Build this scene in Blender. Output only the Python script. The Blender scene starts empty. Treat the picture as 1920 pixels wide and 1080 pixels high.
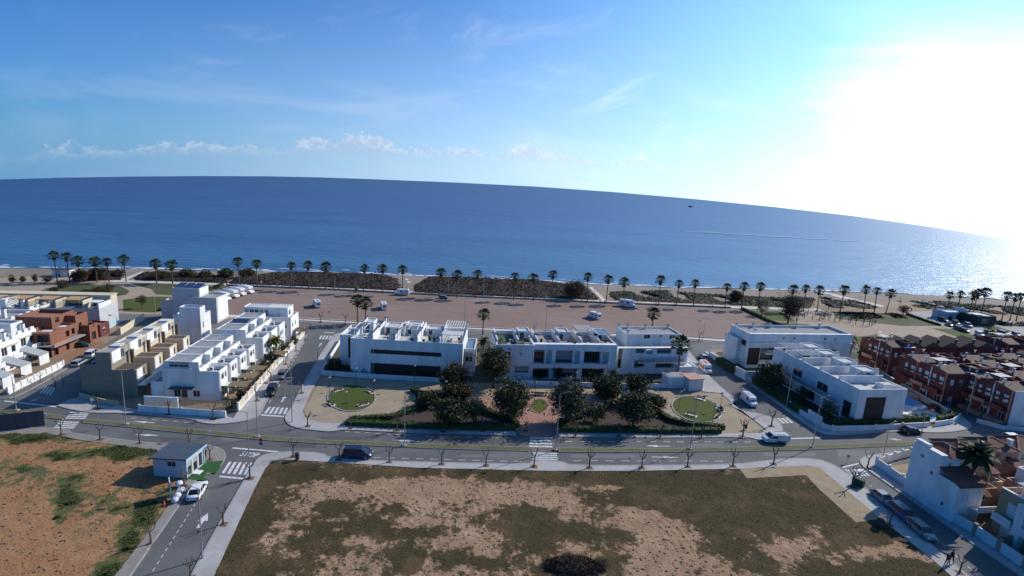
import bpy, bmesh, math, random
from math import sin, cos, pi, radians
from mathutils import Vector, Matrix, noise
from mathutils.geometry import tessellate_polygon
random.seed(7)
scene = bpy.context.scene
COL = scene.collection

# ------------------------------------------------------------------ camera
FPX, HCAM, CX, CY = 980.0, 43.0, 960.0, 540.0        # focal length in photo pixels, height above ground
PITCH, ROLL = radians(11.4), radians(3.3)
_R0, _FW, _D0 = Vector((1, 0, 0)), Vector((0, cos(PITCH), -sin(PITCH))), Vector((0, -sin(PITCH), -cos(PITCH)))
_RX = _R0 * cos(ROLL) - _D0 * sin(ROLL)
_DN = _R0 * sin(ROLL) + _D0 * cos(ROLL)
EYE = Vector((0, 0, HCAM))
cam = bpy.data.objects.new('camera', bpy.data.cameras.new('camera'))
COL.objects.link(cam)
cam.data.sensor_fit = 'HORIZONTAL'
cam.data.sensor_width = 36.0
cam.data.lens = 36.0 * FPX / 1920.0
cam.data.clip_start = 0.5
cam.data.clip_end = 60000
cam.matrix_world = Matrix(((_RX.x, -_DN.x, -_FW.x, 0), (_RX.y, -_DN.y, -_FW.y, 0), (_RX.z, -_DN.z, -_FW.z, HCAM), (0, 0, 0, 1)))
scene.camera = cam

# ------------------------------------------------------------------ sky, sun, exposure
SUN_AZ, SUN_EL = radians(56), radians(33)             # azimuth clockwise from +Y (towards the sea)
SUNDIR = Vector((sin(SUN_AZ) * cos(SUN_EL), cos(SUN_AZ) * cos(SUN_EL), sin(SUN_EL)))
world = bpy.data.worlds.new('World'); scene.world = world; world.use_nodes = True
def build_world():
    nt = world.node_tree; N, L = nt.nodes, nt.links
    N.clear()
    out = N.new('ShaderNodeOutputWorld'); bg = N.new('ShaderNodeBackground')
    L.new(bg.outputs[0], out.inputs[0])
    tc = N.new('ShaderNodeTexCoord')
    def M(op, a, b=None, c=None, clamp=False):
        n = N.new('ShaderNodeMath'); n.operation = op; n.use_clamp = clamp
        for i, v in enumerate((a, b, c)):
            if v is None: continue
            if isinstance(v, (int, float)): n.inputs[i].default_value = v
            else: L.new(v, n.inputs[i])
        return n.outputs[0]
    def ramp(v, a, b, lo=0.0, hi=1.0, smooth=True):
        n = N.new('ShaderNodeMapRange'); n.interpolation_type = 'SMOOTHSTEP' if smooth else 'LINEAR'
        L.new(v, n.inputs[0]); n.inputs[1].default_value = a; n.inputs[2].default_value = b
        n.inputs[3].default_value = lo; n.inputs[4].default_value = hi
        return n.outputs[0]
    def mixc(f, a, b):
        n = N.new('ShaderNodeMix'); n.data_type = 'RGBA'
        for i, v in ((0, f), (6, a), (7, b)):
            if isinstance(v, (int, float)): n.inputs[i].default_value = v
            elif isinstance(v, tuple): n.inputs[i].default_value = (*v, 1)
            else: L.new(v, n.inputs[i])
        return n.outputs[2]
    def nz(vec, scale, detail=4, rough=.55, dist=0.0):
        n = N.new('ShaderNodeTexNoise'); L.new(vec, n.inputs['Vector'])
        n.inputs['Scale'].default_value = scale; n.inputs['Detail'].default_value = detail
        n.inputs['Roughness'].default_value = rough; n.inputs['Distortion'].default_value = dist
        return n.outputs[0]
    vmax = N.new('ShaderNodeVectorMath'); vmax.operation = 'MAXIMUM'
    L.new(tc.outputs['Generated'], vmax.inputs[0]); vmax.inputs[1].default_value = (-2, -2, 0.02)
    sky = N.new('ShaderNodeTexSky'); sky.sky_type = 'NISHITA'; sky.sun_disc = False
    sky.sun_elevation = SUN_EL; sky.sun_rotation = SUN_AZ
    sky.altitude = 0; sky.air_density = SKY['air']; sky.dust_density = SKY['dust']; sky.ozone_density = SKY['ozone']
    L.new(vmax.outputs[0], sky.inputs[0])
    sc = N.new('ShaderNodeVectorMath'); sc.operation = 'MULTIPLY'
    L.new(sky.outputs[0], sc.inputs[0]); sc.inputs[1].default_value = SKY['gain']
    col = sc.outputs[0]
    sep = N.new('ShaderNodeSeparateXYZ'); L.new(tc.outputs['Generated'], sep.inputs[0])
    az = M('ARCTAN2', sep.outputs[0], sep.outputs[1])                 # radians, + to the right
    el = M('ARCSINE', sep.outputs[2])
    dot = N.new('ShaderNodeVectorMath'); dot.operation = 'DOT_PRODUCT'
    L.new(tc.outputs['Generated'], dot.inputs[0]); dot.inputs[1].default_value = tuple(SUNDIR)
    def comb(x, y, z=0.0):
        n = N.new('ShaderNodeCombineXYZ')
        for i, v in enumerate((x, y, z)):
            if isinstance(v, (int, float)): n.inputs[i].default_value = v
            else: L.new(v, n.inputs[i])
        return n.outputs[0]
    sunc = ramp(dot.outputs['Value'], -.25, .80, smooth=False)        # closeness to the sun
    el2 = M('ADD', el, M('MULTIPLY', M('MULTIPLY', az, az), .08))      # clouds follow the bowed horizon
    # milky haze low over the sea, brighter towards the sun
    hazef = M('MULTIPLY', M('POWER', ramp(el2, .50, 0.0, smooth=False), 2.3), .88)
    hazec = mixc(M('POWER', sunc, 1.15), (.105, .26, .51), (.90, 1.10, 1.28))
    col = mixc(hazef, col, hazec)
    # thin cirrus
    u = M('ADD', az, M('MULTIPLY', el, 1.5)); w = M('SUBTRACT', el, M('MULTIPLY', az, .42))
    c1 = nz(comb(M('MULTIPLY', u, 2.6), M('MULTIPLY', w, 11.0), 6.4), 1.6, 6, .6, .9)
    c2 = nz(comb(M('MULTIPLY', az, 1.3), M('MULTIPLY', el, 2.6), 7.7), 2.0, 3)
    cir = M('MULTIPLY', M('MULTIPLY', ramp(c1, .50, .80), ramp(c2, .44, .66)), ramp(el, .36, .20))
    cir = M('MULTIPLY', cir, .26)
    cloudc = mixc(sunc, (.40, .52, .74), (1.1, 1.1, 1.12))
    col = mixc(cir, col, cloudc)
    veil = nz(comb(M('MULTIPLY', az, 2.4), M('MULTIPLY', el2, 9.0), 12.1), 1.4, 5, .6, .6)
    veil = M('MULTIPLY', M('MULTIPLY', ramp(veil, .46, .70), ramp(el2, .22, .12)), .15)
    col = mixc(veil, col, cloudc)
    # row of small cumulus standing over the horizon
    t1 = nz(comb(M('MULTIPLY', az, 11.0), 0.0, 4.3), 1.0, 2)
    t2 = nz(comb(M('MULTIPLY', az, 46.0), M('MULTIPLY', el2, 52.0), 5.5), 1.0, 5, .62)
    def hump(c, w, h): return M('MULTIPLY', M('EXPONENT', M('MULTIPLY', M('POWER', M('DIVIDE', M('SUBTRACT', az, c), w), 2.0), -1.0)), h)
    env = M('ADD', M('ADD', hump(-.29, .075, .030), hump(.03, .06, .020)), M('ADD', hump(.22, .035, .014), hump(-.52, .05, .012)))
    top = M('ADD', M('ADD', env, M('MULTIPLY', ramp(t1, .36, .70), .014)), M('MULTIPLY', M('SUBTRACT', t2, .5), .070))
    body = M('SUBTRACT', top, M('SUBTRACT', el2, .045))
    cum = M('MULTIPLY', ramp(body, .0, .010), ramp(el2, .030, .058))
    lump = nz(comb(M('MULTIPLY', az, 95.0), M('MULTIPLY', el2, 95.0), 2.5), 1.0, 4, .6)
    edge = M('MULTIPLY', ramp(body, .026, .001), ramp(lump, .35, .62))
    shade = mixc(sunc, (.20, .34, .58), (.62, .72, .90))
    lit = mixc(sunc, (.44, .54, .72), (1.0, 1.0, 1.02))
    cumc = mixc(edge, shade, lit)
    cum = M('MULTIPLY', cum, ramp(az, .40, .20, 0.0, .75))
    col = mixc(cum, col, cumc)
    # bank of thin bright cloud on the sun's side
    b1 = nz(comb(M('MULTIPLY', az, 2.2), M('MULTIPLY', M('ADD', el2, M('MULTIPLY', az, -.10)), 9.0), 9.2), 1.3, 6, .55, .3)
    side = ramp(az, .34, .74)
    band = M('MULTIPLY', ramp(el2, .02, .12), ramp(el2, .33, .16))
    bank = M('MULTIPLY', ramp(M('ADD', M('MULTIPLY', b1, .9), M('MULTIPLY', side, .62)), .58, .98), band)
    bank = M('MULTIPLY', bank, ramp(az, .30, .50, 0.0, .9))
    col = mixc(bank, col, (1.12, 1.16, 1.2))
    low = M('MULTIPLY', ramp(az, .25, .85), ramp(el2, .26, .02))
    col = mixc(M('MULTIPLY', low, .75), col, (1.25, 1.28, 1.32))
    # aureole
    glow = M('POWER', ramp(dot.outputs['Value'], -.2, 1.0, smooth=False), 5.5)
    gl = N.new('ShaderNodeVectorMath'); gl.operation = 'SCALE'; gl.inputs[0].default_value = (.62, 1.03, 1.25)
    L.new(M('MULTIPLY', M('MULTIPLY', glow, ramp(el, .55, .22, .62, 1.0)), SKY['glow']), gl.inputs['Scale'])
    add = N.new('ShaderNodeVectorMath'); add.operation = 'ADD'; L.new(col, add.inputs[0]); L.new(gl.outputs[0], add.inputs[1])
    L.new(add.outputs[0], bg.inputs[0]); bg.inputs[1].default_value = SKY['strength']
SKY = dict(air=1.0, dust=.1, ozone=3.0, gain=(.009, .056, .112), glow=.92, strength=1.0)
build_world()
sun = bpy.data.objects.new('sun', bpy.data.lights.new('sun', 'SUN')); COL.objects.link(sun)
sun.data.energy = 4.3; sun.data.angle = radians(.55); sun.data.color = (1.0, .925, .81)
sun.rotation_euler = (-SUNDIR).to_track_quat('-Z', 'Y').to_euler()
vs = scene.view_settings
vs.view_transform = 'Standard'; vs.look = 'None'; vs.exposure = 0.12; vs.gamma = 1.0; vs.use_curve_mapping = False

# ------------------------------------------------------------------ helpers
def G(x, y, z=0.0):
    """the point of the plane z seen at photo pixel x, y"""
    d = _RX * ((x - CX) / FPX) + _DN * ((y - CY) / FPX) + _FW
    return EYE + d * ((z - HCAM) / d.z)
def PX(p):
    q = Vector(p) - EYE; zc = q.dot(_FW)
    return CX + FPX * q.dot(_RX) / zc, CY + FPX * q.dot(_DN) / zc
def HT(bx, by, ty):
    """height of something that stands at pixel bx, by and reaches pixel row ty"""
    p = G(bx, by); lo, hi = 0.0, 60.0
    for _ in range(40):
        m = (lo + hi) / 2
        if PX((p.x, p.y, m))[1] > ty: lo = m
        else: hi = m
    return lo
def lerp_tab(tab, x):
    if x <= tab[0][0]: a, b = tab[0], tab[1]
    elif x >= tab[-1][0]: a, b = tab[-2], tab[-1]
    else:
        for a, b in zip(tab, tab[1:]):
            if a[0] <= x <= b[0]: break
    return a[1] + (b[1] - a[1]) * (x - a[0]) / (b[0] - a[0])
ORD = 'first second third fourth fifth sixth seventh eighth ninth tenth eleventh twelfth thirteenth fourteenth fifteenth sixteenth seventeenth eighteenth nineteenth twentieth'.split()
def ordinal(i):
    if i < 20: return ORD[i]
    t = {2: 'twenty', 3: 'thirty', 4: 'forty'}[(i + 1) // 10]
    return {2: 'twentieth', 3: 'thirtieth', 4: 'fortieth'}[(i + 1) // 10] if (i + 1) % 10 == 0 else t + '-' + ORD[(i + 1) % 10 - 1]
def tag(o, label=None, cat=None, group=None, kind=None):
    if label: o['label'] = label
    if cat: o['category'] = cat
    if group: o['group'] = group
    if kind: o['kind'] = kind
    return o
def empty(name, loc=(0, 0, 0), rz=0.0, label=None, cat=None, group=None, s=1.0):
    o = bpy.data.objects.new(name, None); COL.objects.link(o)
    o.empty_display_size = .3
    o.location = loc; o.rotation_euler = (0, 0, rz); o.scale = (s, s, s)
    return tag(o, label, cat, group)
def link(name, me, mat=None, parent=None, loc=None, rz=None):
    o = bpy.data.objects.new(name, me); COL.objects.link(o)
    if mat is not None and not me.materials: me.materials.append(mat)
    if parent is not None: o.parent = parent
    if loc is not None: o.location = loc
    if rz is not None: o.rotation_euler = (0, 0, rz)
    return o
def copy_tree(o, parent=None):
    c = o.copy(); COL.objects.link(c); c.parent = parent
    for ch in o.children: copy_tree(ch, c)
    return c
class MB:
    """collects shapes for ONE mesh"""
    def __init__(s): s.v, s.f, s.m, s.sm = [], [], [], False
    def poly(s, pts, m=0):
        n = len(s.v); s.v += [tuple(p) for p in pts]; s.f.append(tuple(range(n, n + len(pts)))); s.m.append(m); return s
    def box(s, x0, x1, y0, y1, z0, z1, m=0, mtx=None):
        n = len(s.v)
        c = [Vector((x, y, z)) for z in (z0, z1) for y in (y0, y1) for x in (x0, x1)]
        if mtx is not None: c = [mtx @ q for q in c]
        s.v += [tuple(q) for q in c]
        for f in ((0, 2, 3, 1), (4, 5, 7, 6), (0, 1, 5, 4), (1, 3, 7, 5), (3, 2, 6, 7), (2, 0, 4, 6)):
            s.f.append(tuple(n + i for i in f)); s.m.append(m)
        return s
    def prism(s, pts, z0, z1, m=0):
        """upright prism over a plan outline; z0, z1 may be numbers or one per point"""
        k = len(pts); n = len(s.v)
        zz0 = [z0] * k if isinstance(z0, (int, float)) else z0
        zz1 = [z1] * k if isinstance(z1, (int, float)) else z1
        a = sum(pts[i][0] * pts[(i + 1) % k][1] - pts[(i + 1) % k][0] * pts[i][1] for i in range(k))
        if a < 0: pts = pts[::-1]; zz0 = zz0[::-1]; zz1 = zz1[::-1]
        s.v += [(p[0], p[1], z) for p, z in zip(pts, zz0)] + [(p[0], p[1], z) for p, z in zip(pts, zz1)]
        for i in range(k):
            j = (i + 1) % k; s.f.append((n + i, n + j, n + k + j, n + k + i)); s.m.append(m)
        for t in tessellate_polygon([[Vector((p[0], p[1], 0)) for p in pts]]):
            t = tuple(t)
            if sum(pts[t[q]][0] * pts[t[(q + 1) % 3]][1] - pts[t[(q + 1) % 3]][0] * pts[t[q]][1] for q in range(3)) < 0: t = t[::-1]
            s.f.append(tuple(n + k + i for i in t)); s.m.append(m)
            s.f.append(tuple(n + i for i in t[::-1])); s.m.append(m)
        return s
    def side(s, prof, x0, x1, m=0):
        """a profile in the y, z plane swept along x"""
        k = len(prof); n = len(s.v)
        s.v += [(x0, p[0], p[1]) for p in prof] + [(x1, p[0], p[1]) for p in prof]
        for i in range(k):
            j = (i + 1) % k; s.f.append((n + i, n + k + i, n + k + j, n + j)); s.m.append(m)
        s.f.append(tuple(n + i for i in range(k))); s.m.append(m)
        s.f.append(tuple(n + k + i for i in range(k))[::-1]); s.m.append(m)
        return s
    def tube(s, pts, rad, n=6, m=0, cap=True):
        pts = [Vector(p) for p in pts]
        if isinstance(rad, (int, float)): rad = [rad] * len(pts)
        b = len(s.v)
        for i, p in enumerate(pts):
            d = (pts[min(i + 1, len(pts) - 1)] - pts[max(i - 1, 0)]).normalized()
            a = d.cross(Vector((0, 0, 1)) if abs(d.z) < .95 else Vector((0, 1, 0))).normalized(); c = d.cross(a)
            for k in range(n):
                t = 2 * pi * k / n; s.v.append(tuple(p + (a * cos(t) + c * sin(t)) * rad[i]))
        for i in range(len(pts) - 1):
            for k in range(n):
                q = (k + 1) % n
                s.f.append((b + i * n + k, b + i * n + q, b + (i + 1) * n + q, b + (i + 1) * n + k)); s.m.append(m)
        if cap:
            s.f.append(tuple(b + k for k in range(n))[::-1]); s.m.append(m)
            e = b + (len(pts) - 1) * n; s.f.append(tuple(e + k for k in range(n))); s.m.append(m)
        return s
    def ball(s, c, r, nu=8, nv=5, m=0, jit=0.0, rnd=random):
        c = Vector(c); b = len(s.v); rr = r if hasattr(r, '__len__') else (r, r, r)
        for j in range(1, nv):
            for i in range(nu):
                th = pi * j / nv; ph = 2 * pi * i / nu; k = 1 + jit * (rnd.random() * 2 - 1)
                s.v.append((c.x + rr[0] * k * sin(th) * cos(ph), c.y + rr[1] * k * sin(th) * sin(ph), c.z + rr[2] * k * cos(th)))
        t = len(s.v); s.v.append((c.x, c.y, c.z + rr[2])); s.v.append((c.x, c.y, c.z - rr[2]))
        for j in range(nv - 2):
            for i in range(nu):
                q = (i + 1) % nu; a = b + j * nu
                s.f.append((a + i, a + nu + i, a + nu + q, a + q)); s.m.append(m)
        for i in range(nu):
            q = (i + 1) % nu
            s.f.append((t, b + i, b + q)); s.m.append(m)
            e = b + (nv - 2) * nu; s.f.append((t + 1, e + q, e + i)); s.m.append(m)
        return s
    def mesh(s, name, mats=None, smooth=False):
        me = bpy.data.meshes.new(name); me.from_pydata(s.v, [], s.f)
        if mats is not None:
            for q in (mats if isinstance(mats, (list, tuple)) else [mats]): me.materials.append(q)
            if isinstance(mats, (list, tuple)) and len(mats) > 1: me.polygons.foreach_set('material_index', s.m)
        if smooth: me.polygons.foreach_set('use_smooth', [True] * len(s.f))
        me.update(); return me
    def build(s, name, mats, parent=None, smooth=False, loc=None, rz=None):
        return link(name, s.mesh(name, mats, smooth), None, parent, loc, rz)

# ------------------------------------------------------------------ materials
MATS = {}
def pm(name, c1, c2=None, scale=1.0, rough=.8, bump=0.0, bscale=None, detail=4, spec=.3, metal=0.0, lo=.35, hi=.65, grime=0.0, coords='Object', stretch=None, c3=None, scale3=.08):
    """principled surface: two tones mixed by noise, optional larger-scale third tone, fine relief"""
    if name in MATS: return MATS[name]
    m = bpy.data.materials.new(name); m.use_nodes = True
    nt = m.node_tree; N, L = nt.nodes, nt.links; b = N['Principled BSDF']
    b.inputs['Roughness'].default_value = rough; b.inputs['Metallic'].default_value = metal
    b.inputs['Specular IOR Level'].default_value = spec
    b.inputs['Base Color'].default_value = (*c1, 1)
    tc = N.new('ShaderNodeTexCoord'); vec = tc.outputs[coords]
    if stretch:
        mp = N.new('ShaderNodeMapping'); mp.inputs['Scale'].default_value = stretch; L.new(vec, mp.inputs[0]); vec = mp.outputs[0]
    if c2 is not None:
        n = N.new('ShaderNodeTexNoise'); L.new(vec, n.inputs['Vector']); n.inputs['Scale'].default_value = scale; n.inputs['Detail'].default_value = detail; n.inputs['Roughness'].default_value = .6
        r = N.new('ShaderNodeMapRange'); L.new(n.outputs[0], r.inputs[0]); r.inputs[1].default_value = lo; r.inputs[2].default_value = hi
        x = N.new('ShaderNodeMix'); x.data_type = 'RGBA'; L.new(r.outputs[0], x.inputs[0]); x.inputs[6].default_value = (*c1, 1); x.inputs[7].default_value = (*c2, 1)
        last = x.outputs[2]
        if c3 is not None:
            n3 = N.new('ShaderNodeTexNoise'); L.new(vec, n3.inputs['Vector']); n3.inputs['Scale'].default_value = scale3; n3.inputs['Detail'].default_value = 5
            r3 = N.new('ShaderNodeMapRange'); L.new(n3.outputs[0], r3.inputs[0]); r3.inputs[1].default_value = .45; r3.inputs[2].default_value = .7
            x3 = N.new('ShaderNodeMix'); x3.data_type = 'RGBA'; L.new(r3.outputs[0], x3.inputs[0]); L.new(last, x3.inputs[6]); x3.inputs[7].default_value = (*c3, 1)
            last = x3.outputs[2]
        L.new(last, b.inputs['Base Color'])
    if bump:
        n = N.new('ShaderNodeTexNoise'); L.new(vec, n.inputs['Vector']); n.inputs['Scale'].default_value = bscale or scale * 3; n.inputs['Detail'].default_value = 5
        bp = N.new('ShaderNodeBump'); bp.inputs['Strength'].default_value = bump; bp.inputs['Distance'].default_value = .1; L.new(n.outputs[0], bp.inputs['Height']); L.new(bp.outputs[0], b.inputs['Normal'])
    MATS[name] = m; return m
def leafmat(name, c1, c2, scale=.6):
    """foliage: tone varies from clump to clump"""
    m = pm(name, c1, c2, scale, .7, spec=.2, lo=.3, hi=.7)
    return m
asphalt = pm('asphalt', (.095, .095, .098), (.128, .126, .125), 2.5, .85, .3, 40, detail=8, c3=(.158, .154, .148), scale3=.10)
asphalt_b = pm('asphalt_pale', (.150, .147, .143), (.175, .17, .165), 4, .85, .3, 40, c3=(.13, .128, .126), scale3=.15)
paving = pm('paving', (.36, .345, .335), (.42, .405, .395), 1.5, .85, .2, 20, c3=(.32, .30, .285), scale3=.2)
kerbstone = pm('kerbstone', (.33, .32, .31), (.26, .25, .245), 2, .85, .2, 12)
roadpaint = pm('road_paint', (.66, .66, .65), (.30, .30, .30), 2.2, .75, lo=.42, hi=.72)
paint_fresh = pm('road_lettering_paint', (.62, .62, .61), (.52, .52, .51), 3, .75)
white = pm('white_render', (.78, .78, .78), (.69, .69, .68), .9, .85, .1, 12, stretch=(1, 1, .22), c3=(.60, .595, .58), scale3=.55)
offwhite = pm('off_white_render', (.66, .66, .65), (.58, .58, .57), .6, .85, .1, 12)
cream = pm('cream_render', (.62, .54, .40), (.55, .47, .35), .6, .85, .1, 12)
beige = pm('beige_render', (.56, .46, .31), (.48, .39, .26), .5, .85, .1, 12)
glass = pm('window_glass', (.018, .022, .028), (.03, .035, .045), .4, .12, spec=.6)
dark_fill = pm('cladding_and_inner_shade', (.022, .017, .018), (.034, .026, .026), .8, .45)  # brown cladding, also a dark stand-in for shade inside openings
frame_dark = pm('dark_frame', (.05, .05, .055), (.07, .07, .075), 2, .5)
frame_white = pm('white_frame', (.75, .75, .75), (.68, .68, .68), 2, .6)
roofgrey = pm('grey_roof_deck', (.30, .31, .32), (.24, .25, .26), .5, .9, .2, 8)
rooflight = pm('pale_roof_deck', (.55, .55, .54), (.45, .45, .44), .5, .9, .2, 8)
terracotta = pm('terracotta_deck', (.36, .19, .13), (.28, .14, .10), .6, .9, .2, 8)
steel = pm('galvanised_steel', (.42, .43, .44), (.34, .35, .36), 3, .45, metal=.6)
darksteel = pm('dark_steel', (.05, .05, .055), (.08, .08, .085), 3, .5)
bark = pm('bark', (.13, .095, .07), (.085, .06, .045), 4, .9, .5, 20)
barkpale = pm('pale_bark', (.22, .18, .14), (.13, .10, .08), 4, .9, .5, 20)
# ================================================================== SETTING
def pts2(px, z=0.0): return [G(x, y, z) for x, y in px]
def sheet(name, px, z, mat, kind='structure', parent=None):
    p = pts2(px); mb = MB(); mb.v = [(q.x, q.y, z) for q in p]
    for t in tessellate_polygon([[Vector((q.x, q.y, 0)) for q in p]]):
        t = tuple(t); a, b, c = (p[i] for i in t)
        if (b.x - a.x) * (c.y - a.y) - (b.y - a.y) * (c.x - a.x) < 0: t = t[::-1]
        mb.f.append(t); mb.m.append(0)
    o = mb.build(name, mat, parent)
    if kind: o['kind'] = kind
    return o
def smooth_px(px, n=3, closed=False):
    """rounds a pixel polyline with Chaikin cuts"""
    for _ in range(n):
        q = []
        R = range(len(px)) if closed else range(len(px) - 1)
        if not closed: q.append(px[0])
        for i in R:
            a, b = px[i], px[(i + 1) % len(px)]
            q += [(a[0] * .75 + b[0] * .25, a[1] * .75 + b[1] * .25), (a[0] * .25 + b[0] * .75, a[1] * .25 + b[1] * .75)]
        if not closed: q.append(px[-1])
        px = q
    return px
def strip(name, px, w0, w1, z0, z1, mat, parent=None, kind=None, ztop=None):
    """a band that follows a pixel polyline on the ground, from offset w0 to w1 (metres, + = left of travel)"""
    p = [G(x, y) for x, y in px]; L_, R_ = [], []
    for i, q in enumerate(p):
        d = p[min(i + 1, len(p) - 1)] - p[max(i - 1, 0)]; n = Vector((-d.y, d.x, 0)).normalized()
        L_.append(q + n * w1); R_.append(q + n * w0)
    mb = MB(); k = len(p)
    mb.v = [(q.x, q.y, z0) for q in R_] + [(q.x, q.y, z0) for q in L_] + [(q.x, q.y, z1) for q in R_] + [(q.x, q.y, z1) for q in L_]
    for i in range(k - 1):
        mb.f += [(2 * k + i, 2 * k + i + 1, 3 * k + i + 1, 3 * k + i), (i, i + 1, 2 * k + i + 1, 2 * k + i), (k + i + 1, k + i, 3 * k + i, 3 * k + i + 1)]
    mb.f += [(0, 2 * k, 3 * k, k), (k - 1, 2 * k - 1, 4 * k - 1, 3 * k - 1)]
    mb.m = [0] * len(mb.f)
    o = mb.build(name, mat, parent)
    if kind: o['kind'] = kind
    return o
def slab(name, px, z0, z1, mat, parent=None, kind='structure'):
    p = pts2(px); o = MB().prism([(q.x, q.y) for q in p], z0, z1).build(name, mat, parent)
    if kind: o['kind'] = kind
    return o

# ---- land
SHORE = [(-700, 490), (-200, 497), (0, 500), (250, 502), (500, 507), (620, 509), (750, 514), (917, 521), (1050, 528), (1133, 532), (1250, 537), (1400, 541), (1500, 543), (1600, 546), (1750, 553), (1920, 563), (2100, 572), (2600, 600)]
soil = pm('bare_soil', (.33, .235, .16), (.27, .19, .13), .8, .95, .5, 6, c3=(.20, .16, .10), scale3=.06)
sand = pm('beach_sand', (.27, .225, .18), (.22, .185, .15), .3, .95, .3, 5, c3=(.18, .15, .125), scale3=.03)
p = [G(x, lerp_tab(SHORE, x) + 14) for x in range(-700, 2601, 60)]
mb = MB()
edge = [(q.x, q.y, 0) for q in p]
k = len(edge)
mb.v = edge + [(q[0] * 1.0, -60, 0) for q in edge]
mb.f = [(i, k + i, k + i + 1, i + 1) for i in range(k - 1)]; mb.m = [0] * len(mb.f)
ground = mb.build('ground', soil); ground['kind'] = 'structure'
# beach: from the dunes down under the water
mb = MB(); rows = [(15, 0.0), (9, .02), (3.5, -.10), (0, -.5), (-3, -1.0), (-8, -2.2)]
xs = list(range(-700, 2601, 25))
for dy, z in rows:
    for x in xs:
        q = G(x, lerp_tab(SHORE, x) + dy + .6 * sin(x * .021) + .4 * sin(x * .057), 0); mb.v.append((q.x, q.y, z + (.003 if dy > 10 else 0)))
k = len(xs)
for j in range(len(rows) - 1):
    for i in range(k - 1): mb.f.append((j * k + i, j * k + i + 1, (j + 1) * k + i + 1, (j + 1) * k + i)); mb.m.append(0)
o = mb.build('beach', sand, smooth=True); o['kind'] = 'structure'

# ---- sea: a broad sheet whose surface falls away gently to both sides, as the lens shows it
HORIZON = [(-900, 402), (-400, 356), (-200, 345), (0, 336.5), (125, 333), (250, 331), (375, 330), (500, 330.5), (600, 332.5), (700, 336), (850, 342), (1000, 349.5), (1150, 360), (1300, 373), (1450, 388), (1600, 405), (1750, 426), (1900, 450), (2100, 486), (2500, 570), (2900, 690)]
SEA_R = 9000.0; SEA_Z = -.42
def sea_far(x):
    y = lerp_tab(HORIZON, x)
    d = _RX * ((x - CX) / FPX) + _DN * ((y - CY) / FPX) + _FW
    h = math.hypot(d.x, d.y); return Vector((d.x / h, d.y / h, 0)), HCAM + SEA_R * d.z / h
def sea_point(x, t):
    """x = pixel column at the horizon, t = 0 at the shore .. 1 at the horizon"""
    d, zf = sea_far(x)
    s = G(x, lerp_tab(SHORE, x)); r0 = (math.hypot(s.x, s.y)) - 1.5
    r = r0 * (SEA_R / r0) ** t
    f = (r - r0) / (SEA_R - r0); f = f * f * (3 - 2 * f) * .35 + f * .65
    return Vector((d.x * r, d.y * r, SEA_Z + (zf - SEA_Z) * f))
def sea_material():
    m = bpy.data.materials.new('sea_water'); m.use_nodes = True; nt = m.node_tree; N, L = nt.nodes, nt.links
    N.remove(N['Principled BSDF']); out = N['Material Output']
    tc = N.new('ShaderNodeTexCoord')
    def noise_(scale, st=(1, 1, 1), detail=4, rot=0.0):
        mp = N.new('ShaderNodeMapping'); mp.inputs['Scale'].default_value = st; mp.inputs['Rotation'].default_value = (0, 0, rot); L.new(tc.outputs['Object'], mp.inputs[0])
        n = N.new('ShaderNodeTexNoise'); L.new(mp.outputs[0], n.inputs['Vector']); n.inputs['Scale'].default_value = scale; n.inputs['Detail'].default_value = detail; return n.outputs[0]
    def rng(v, a, b, lo=0., hi=1.):
        n = N.new('ShaderNodeMapRange'); L.new(v, n.inputs[0]); n.inputs[1].default_value = a; n.inputs[2].default_value = b; n.inputs[3].default_value = lo; n.inputs[4].default_value = hi; return n.outputs[0]
    def mixc(f, a, b):
        n = N.new('ShaderNodeMix'); n.data_type = 'RGBA'; L.new(f, n.inputs[0])
        for i, v in ((6, a), (7, b)):
            if isinstance(v, tuple): n.inputs[i].default_value = (*v, 1)
            else: L.new(v, n.inputs[i])
        return n.outputs[2]
    at = N.new('ShaderNodeAttribute'); at.attribute_name = 'offshore'     # depth of water, deeper = darker
    c = mixc(rng(at.outputs['Fac'], .0, .34), SEA['shallow'], SEA['mid'])
    c = mixc(rng(at.outputs['Fac'], .25, .9), c, SEA['deep'])
    band = noise_(.0035, (1, 5, 1), 5, .1)
    c = mixc(rng(band, .42, .62, 0, .55), c, SEA['band'])
    rip = noise_(.05, (.5, 3.2, 1), 5, .08)
    c = mixc(rng(rip, .50, .72, 0, .6), c, SEA['ripple'])
    spk = noise_(.22, (.35, 2.2, 1), 6, .06)
    c = mixc(rng(spk, .60, .70, 0, .55), c, (.008, .03, .08))
    dif = N.new('ShaderNodeBsdfDiffuse'); L.new(c, dif.inputs[0])
    gl = N.new('ShaderNodeBsdfGlossy'); gl.inputs['Roughness'].default_value = SEA['rough']; gl.inputs[0].default_value = (.85, .92, 1, 1)
    n1 = noise_(.9, (.6, 1.6, 1), 4); n2 = noise_(.12, (.6, 2.0, 1), 4)
    ad = N.new('ShaderNodeMath'); ad.operation = 'MULTIPLY_ADD'; L.new(n2, ad.inputs[0]); ad.inputs[1].default_value = 4.0; L.new(n1, ad.inputs[2])
    bp = N.new('ShaderNodeBump'); bp.inputs['Strength'].default_value = .6; bp.inputs['Distance'].default_value = .45; L.new(ad.outputs[0], bp.inputs['Height'])
    L.new(bp.outputs[0], gl.inputs['Normal']); L.new(bp.outputs[0], dif.inputs['Normal'])
    mx = N.new('ShaderNodeMixShader'); mx.inputs[0].default_value = SEA['gloss']; L.new(dif.outputs[0], mx.inputs[1]); L.new(gl.outputs[0], mx.inputs[2])
    L.new(mx.outputs[0], out.inputs[0]); return m
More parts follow.
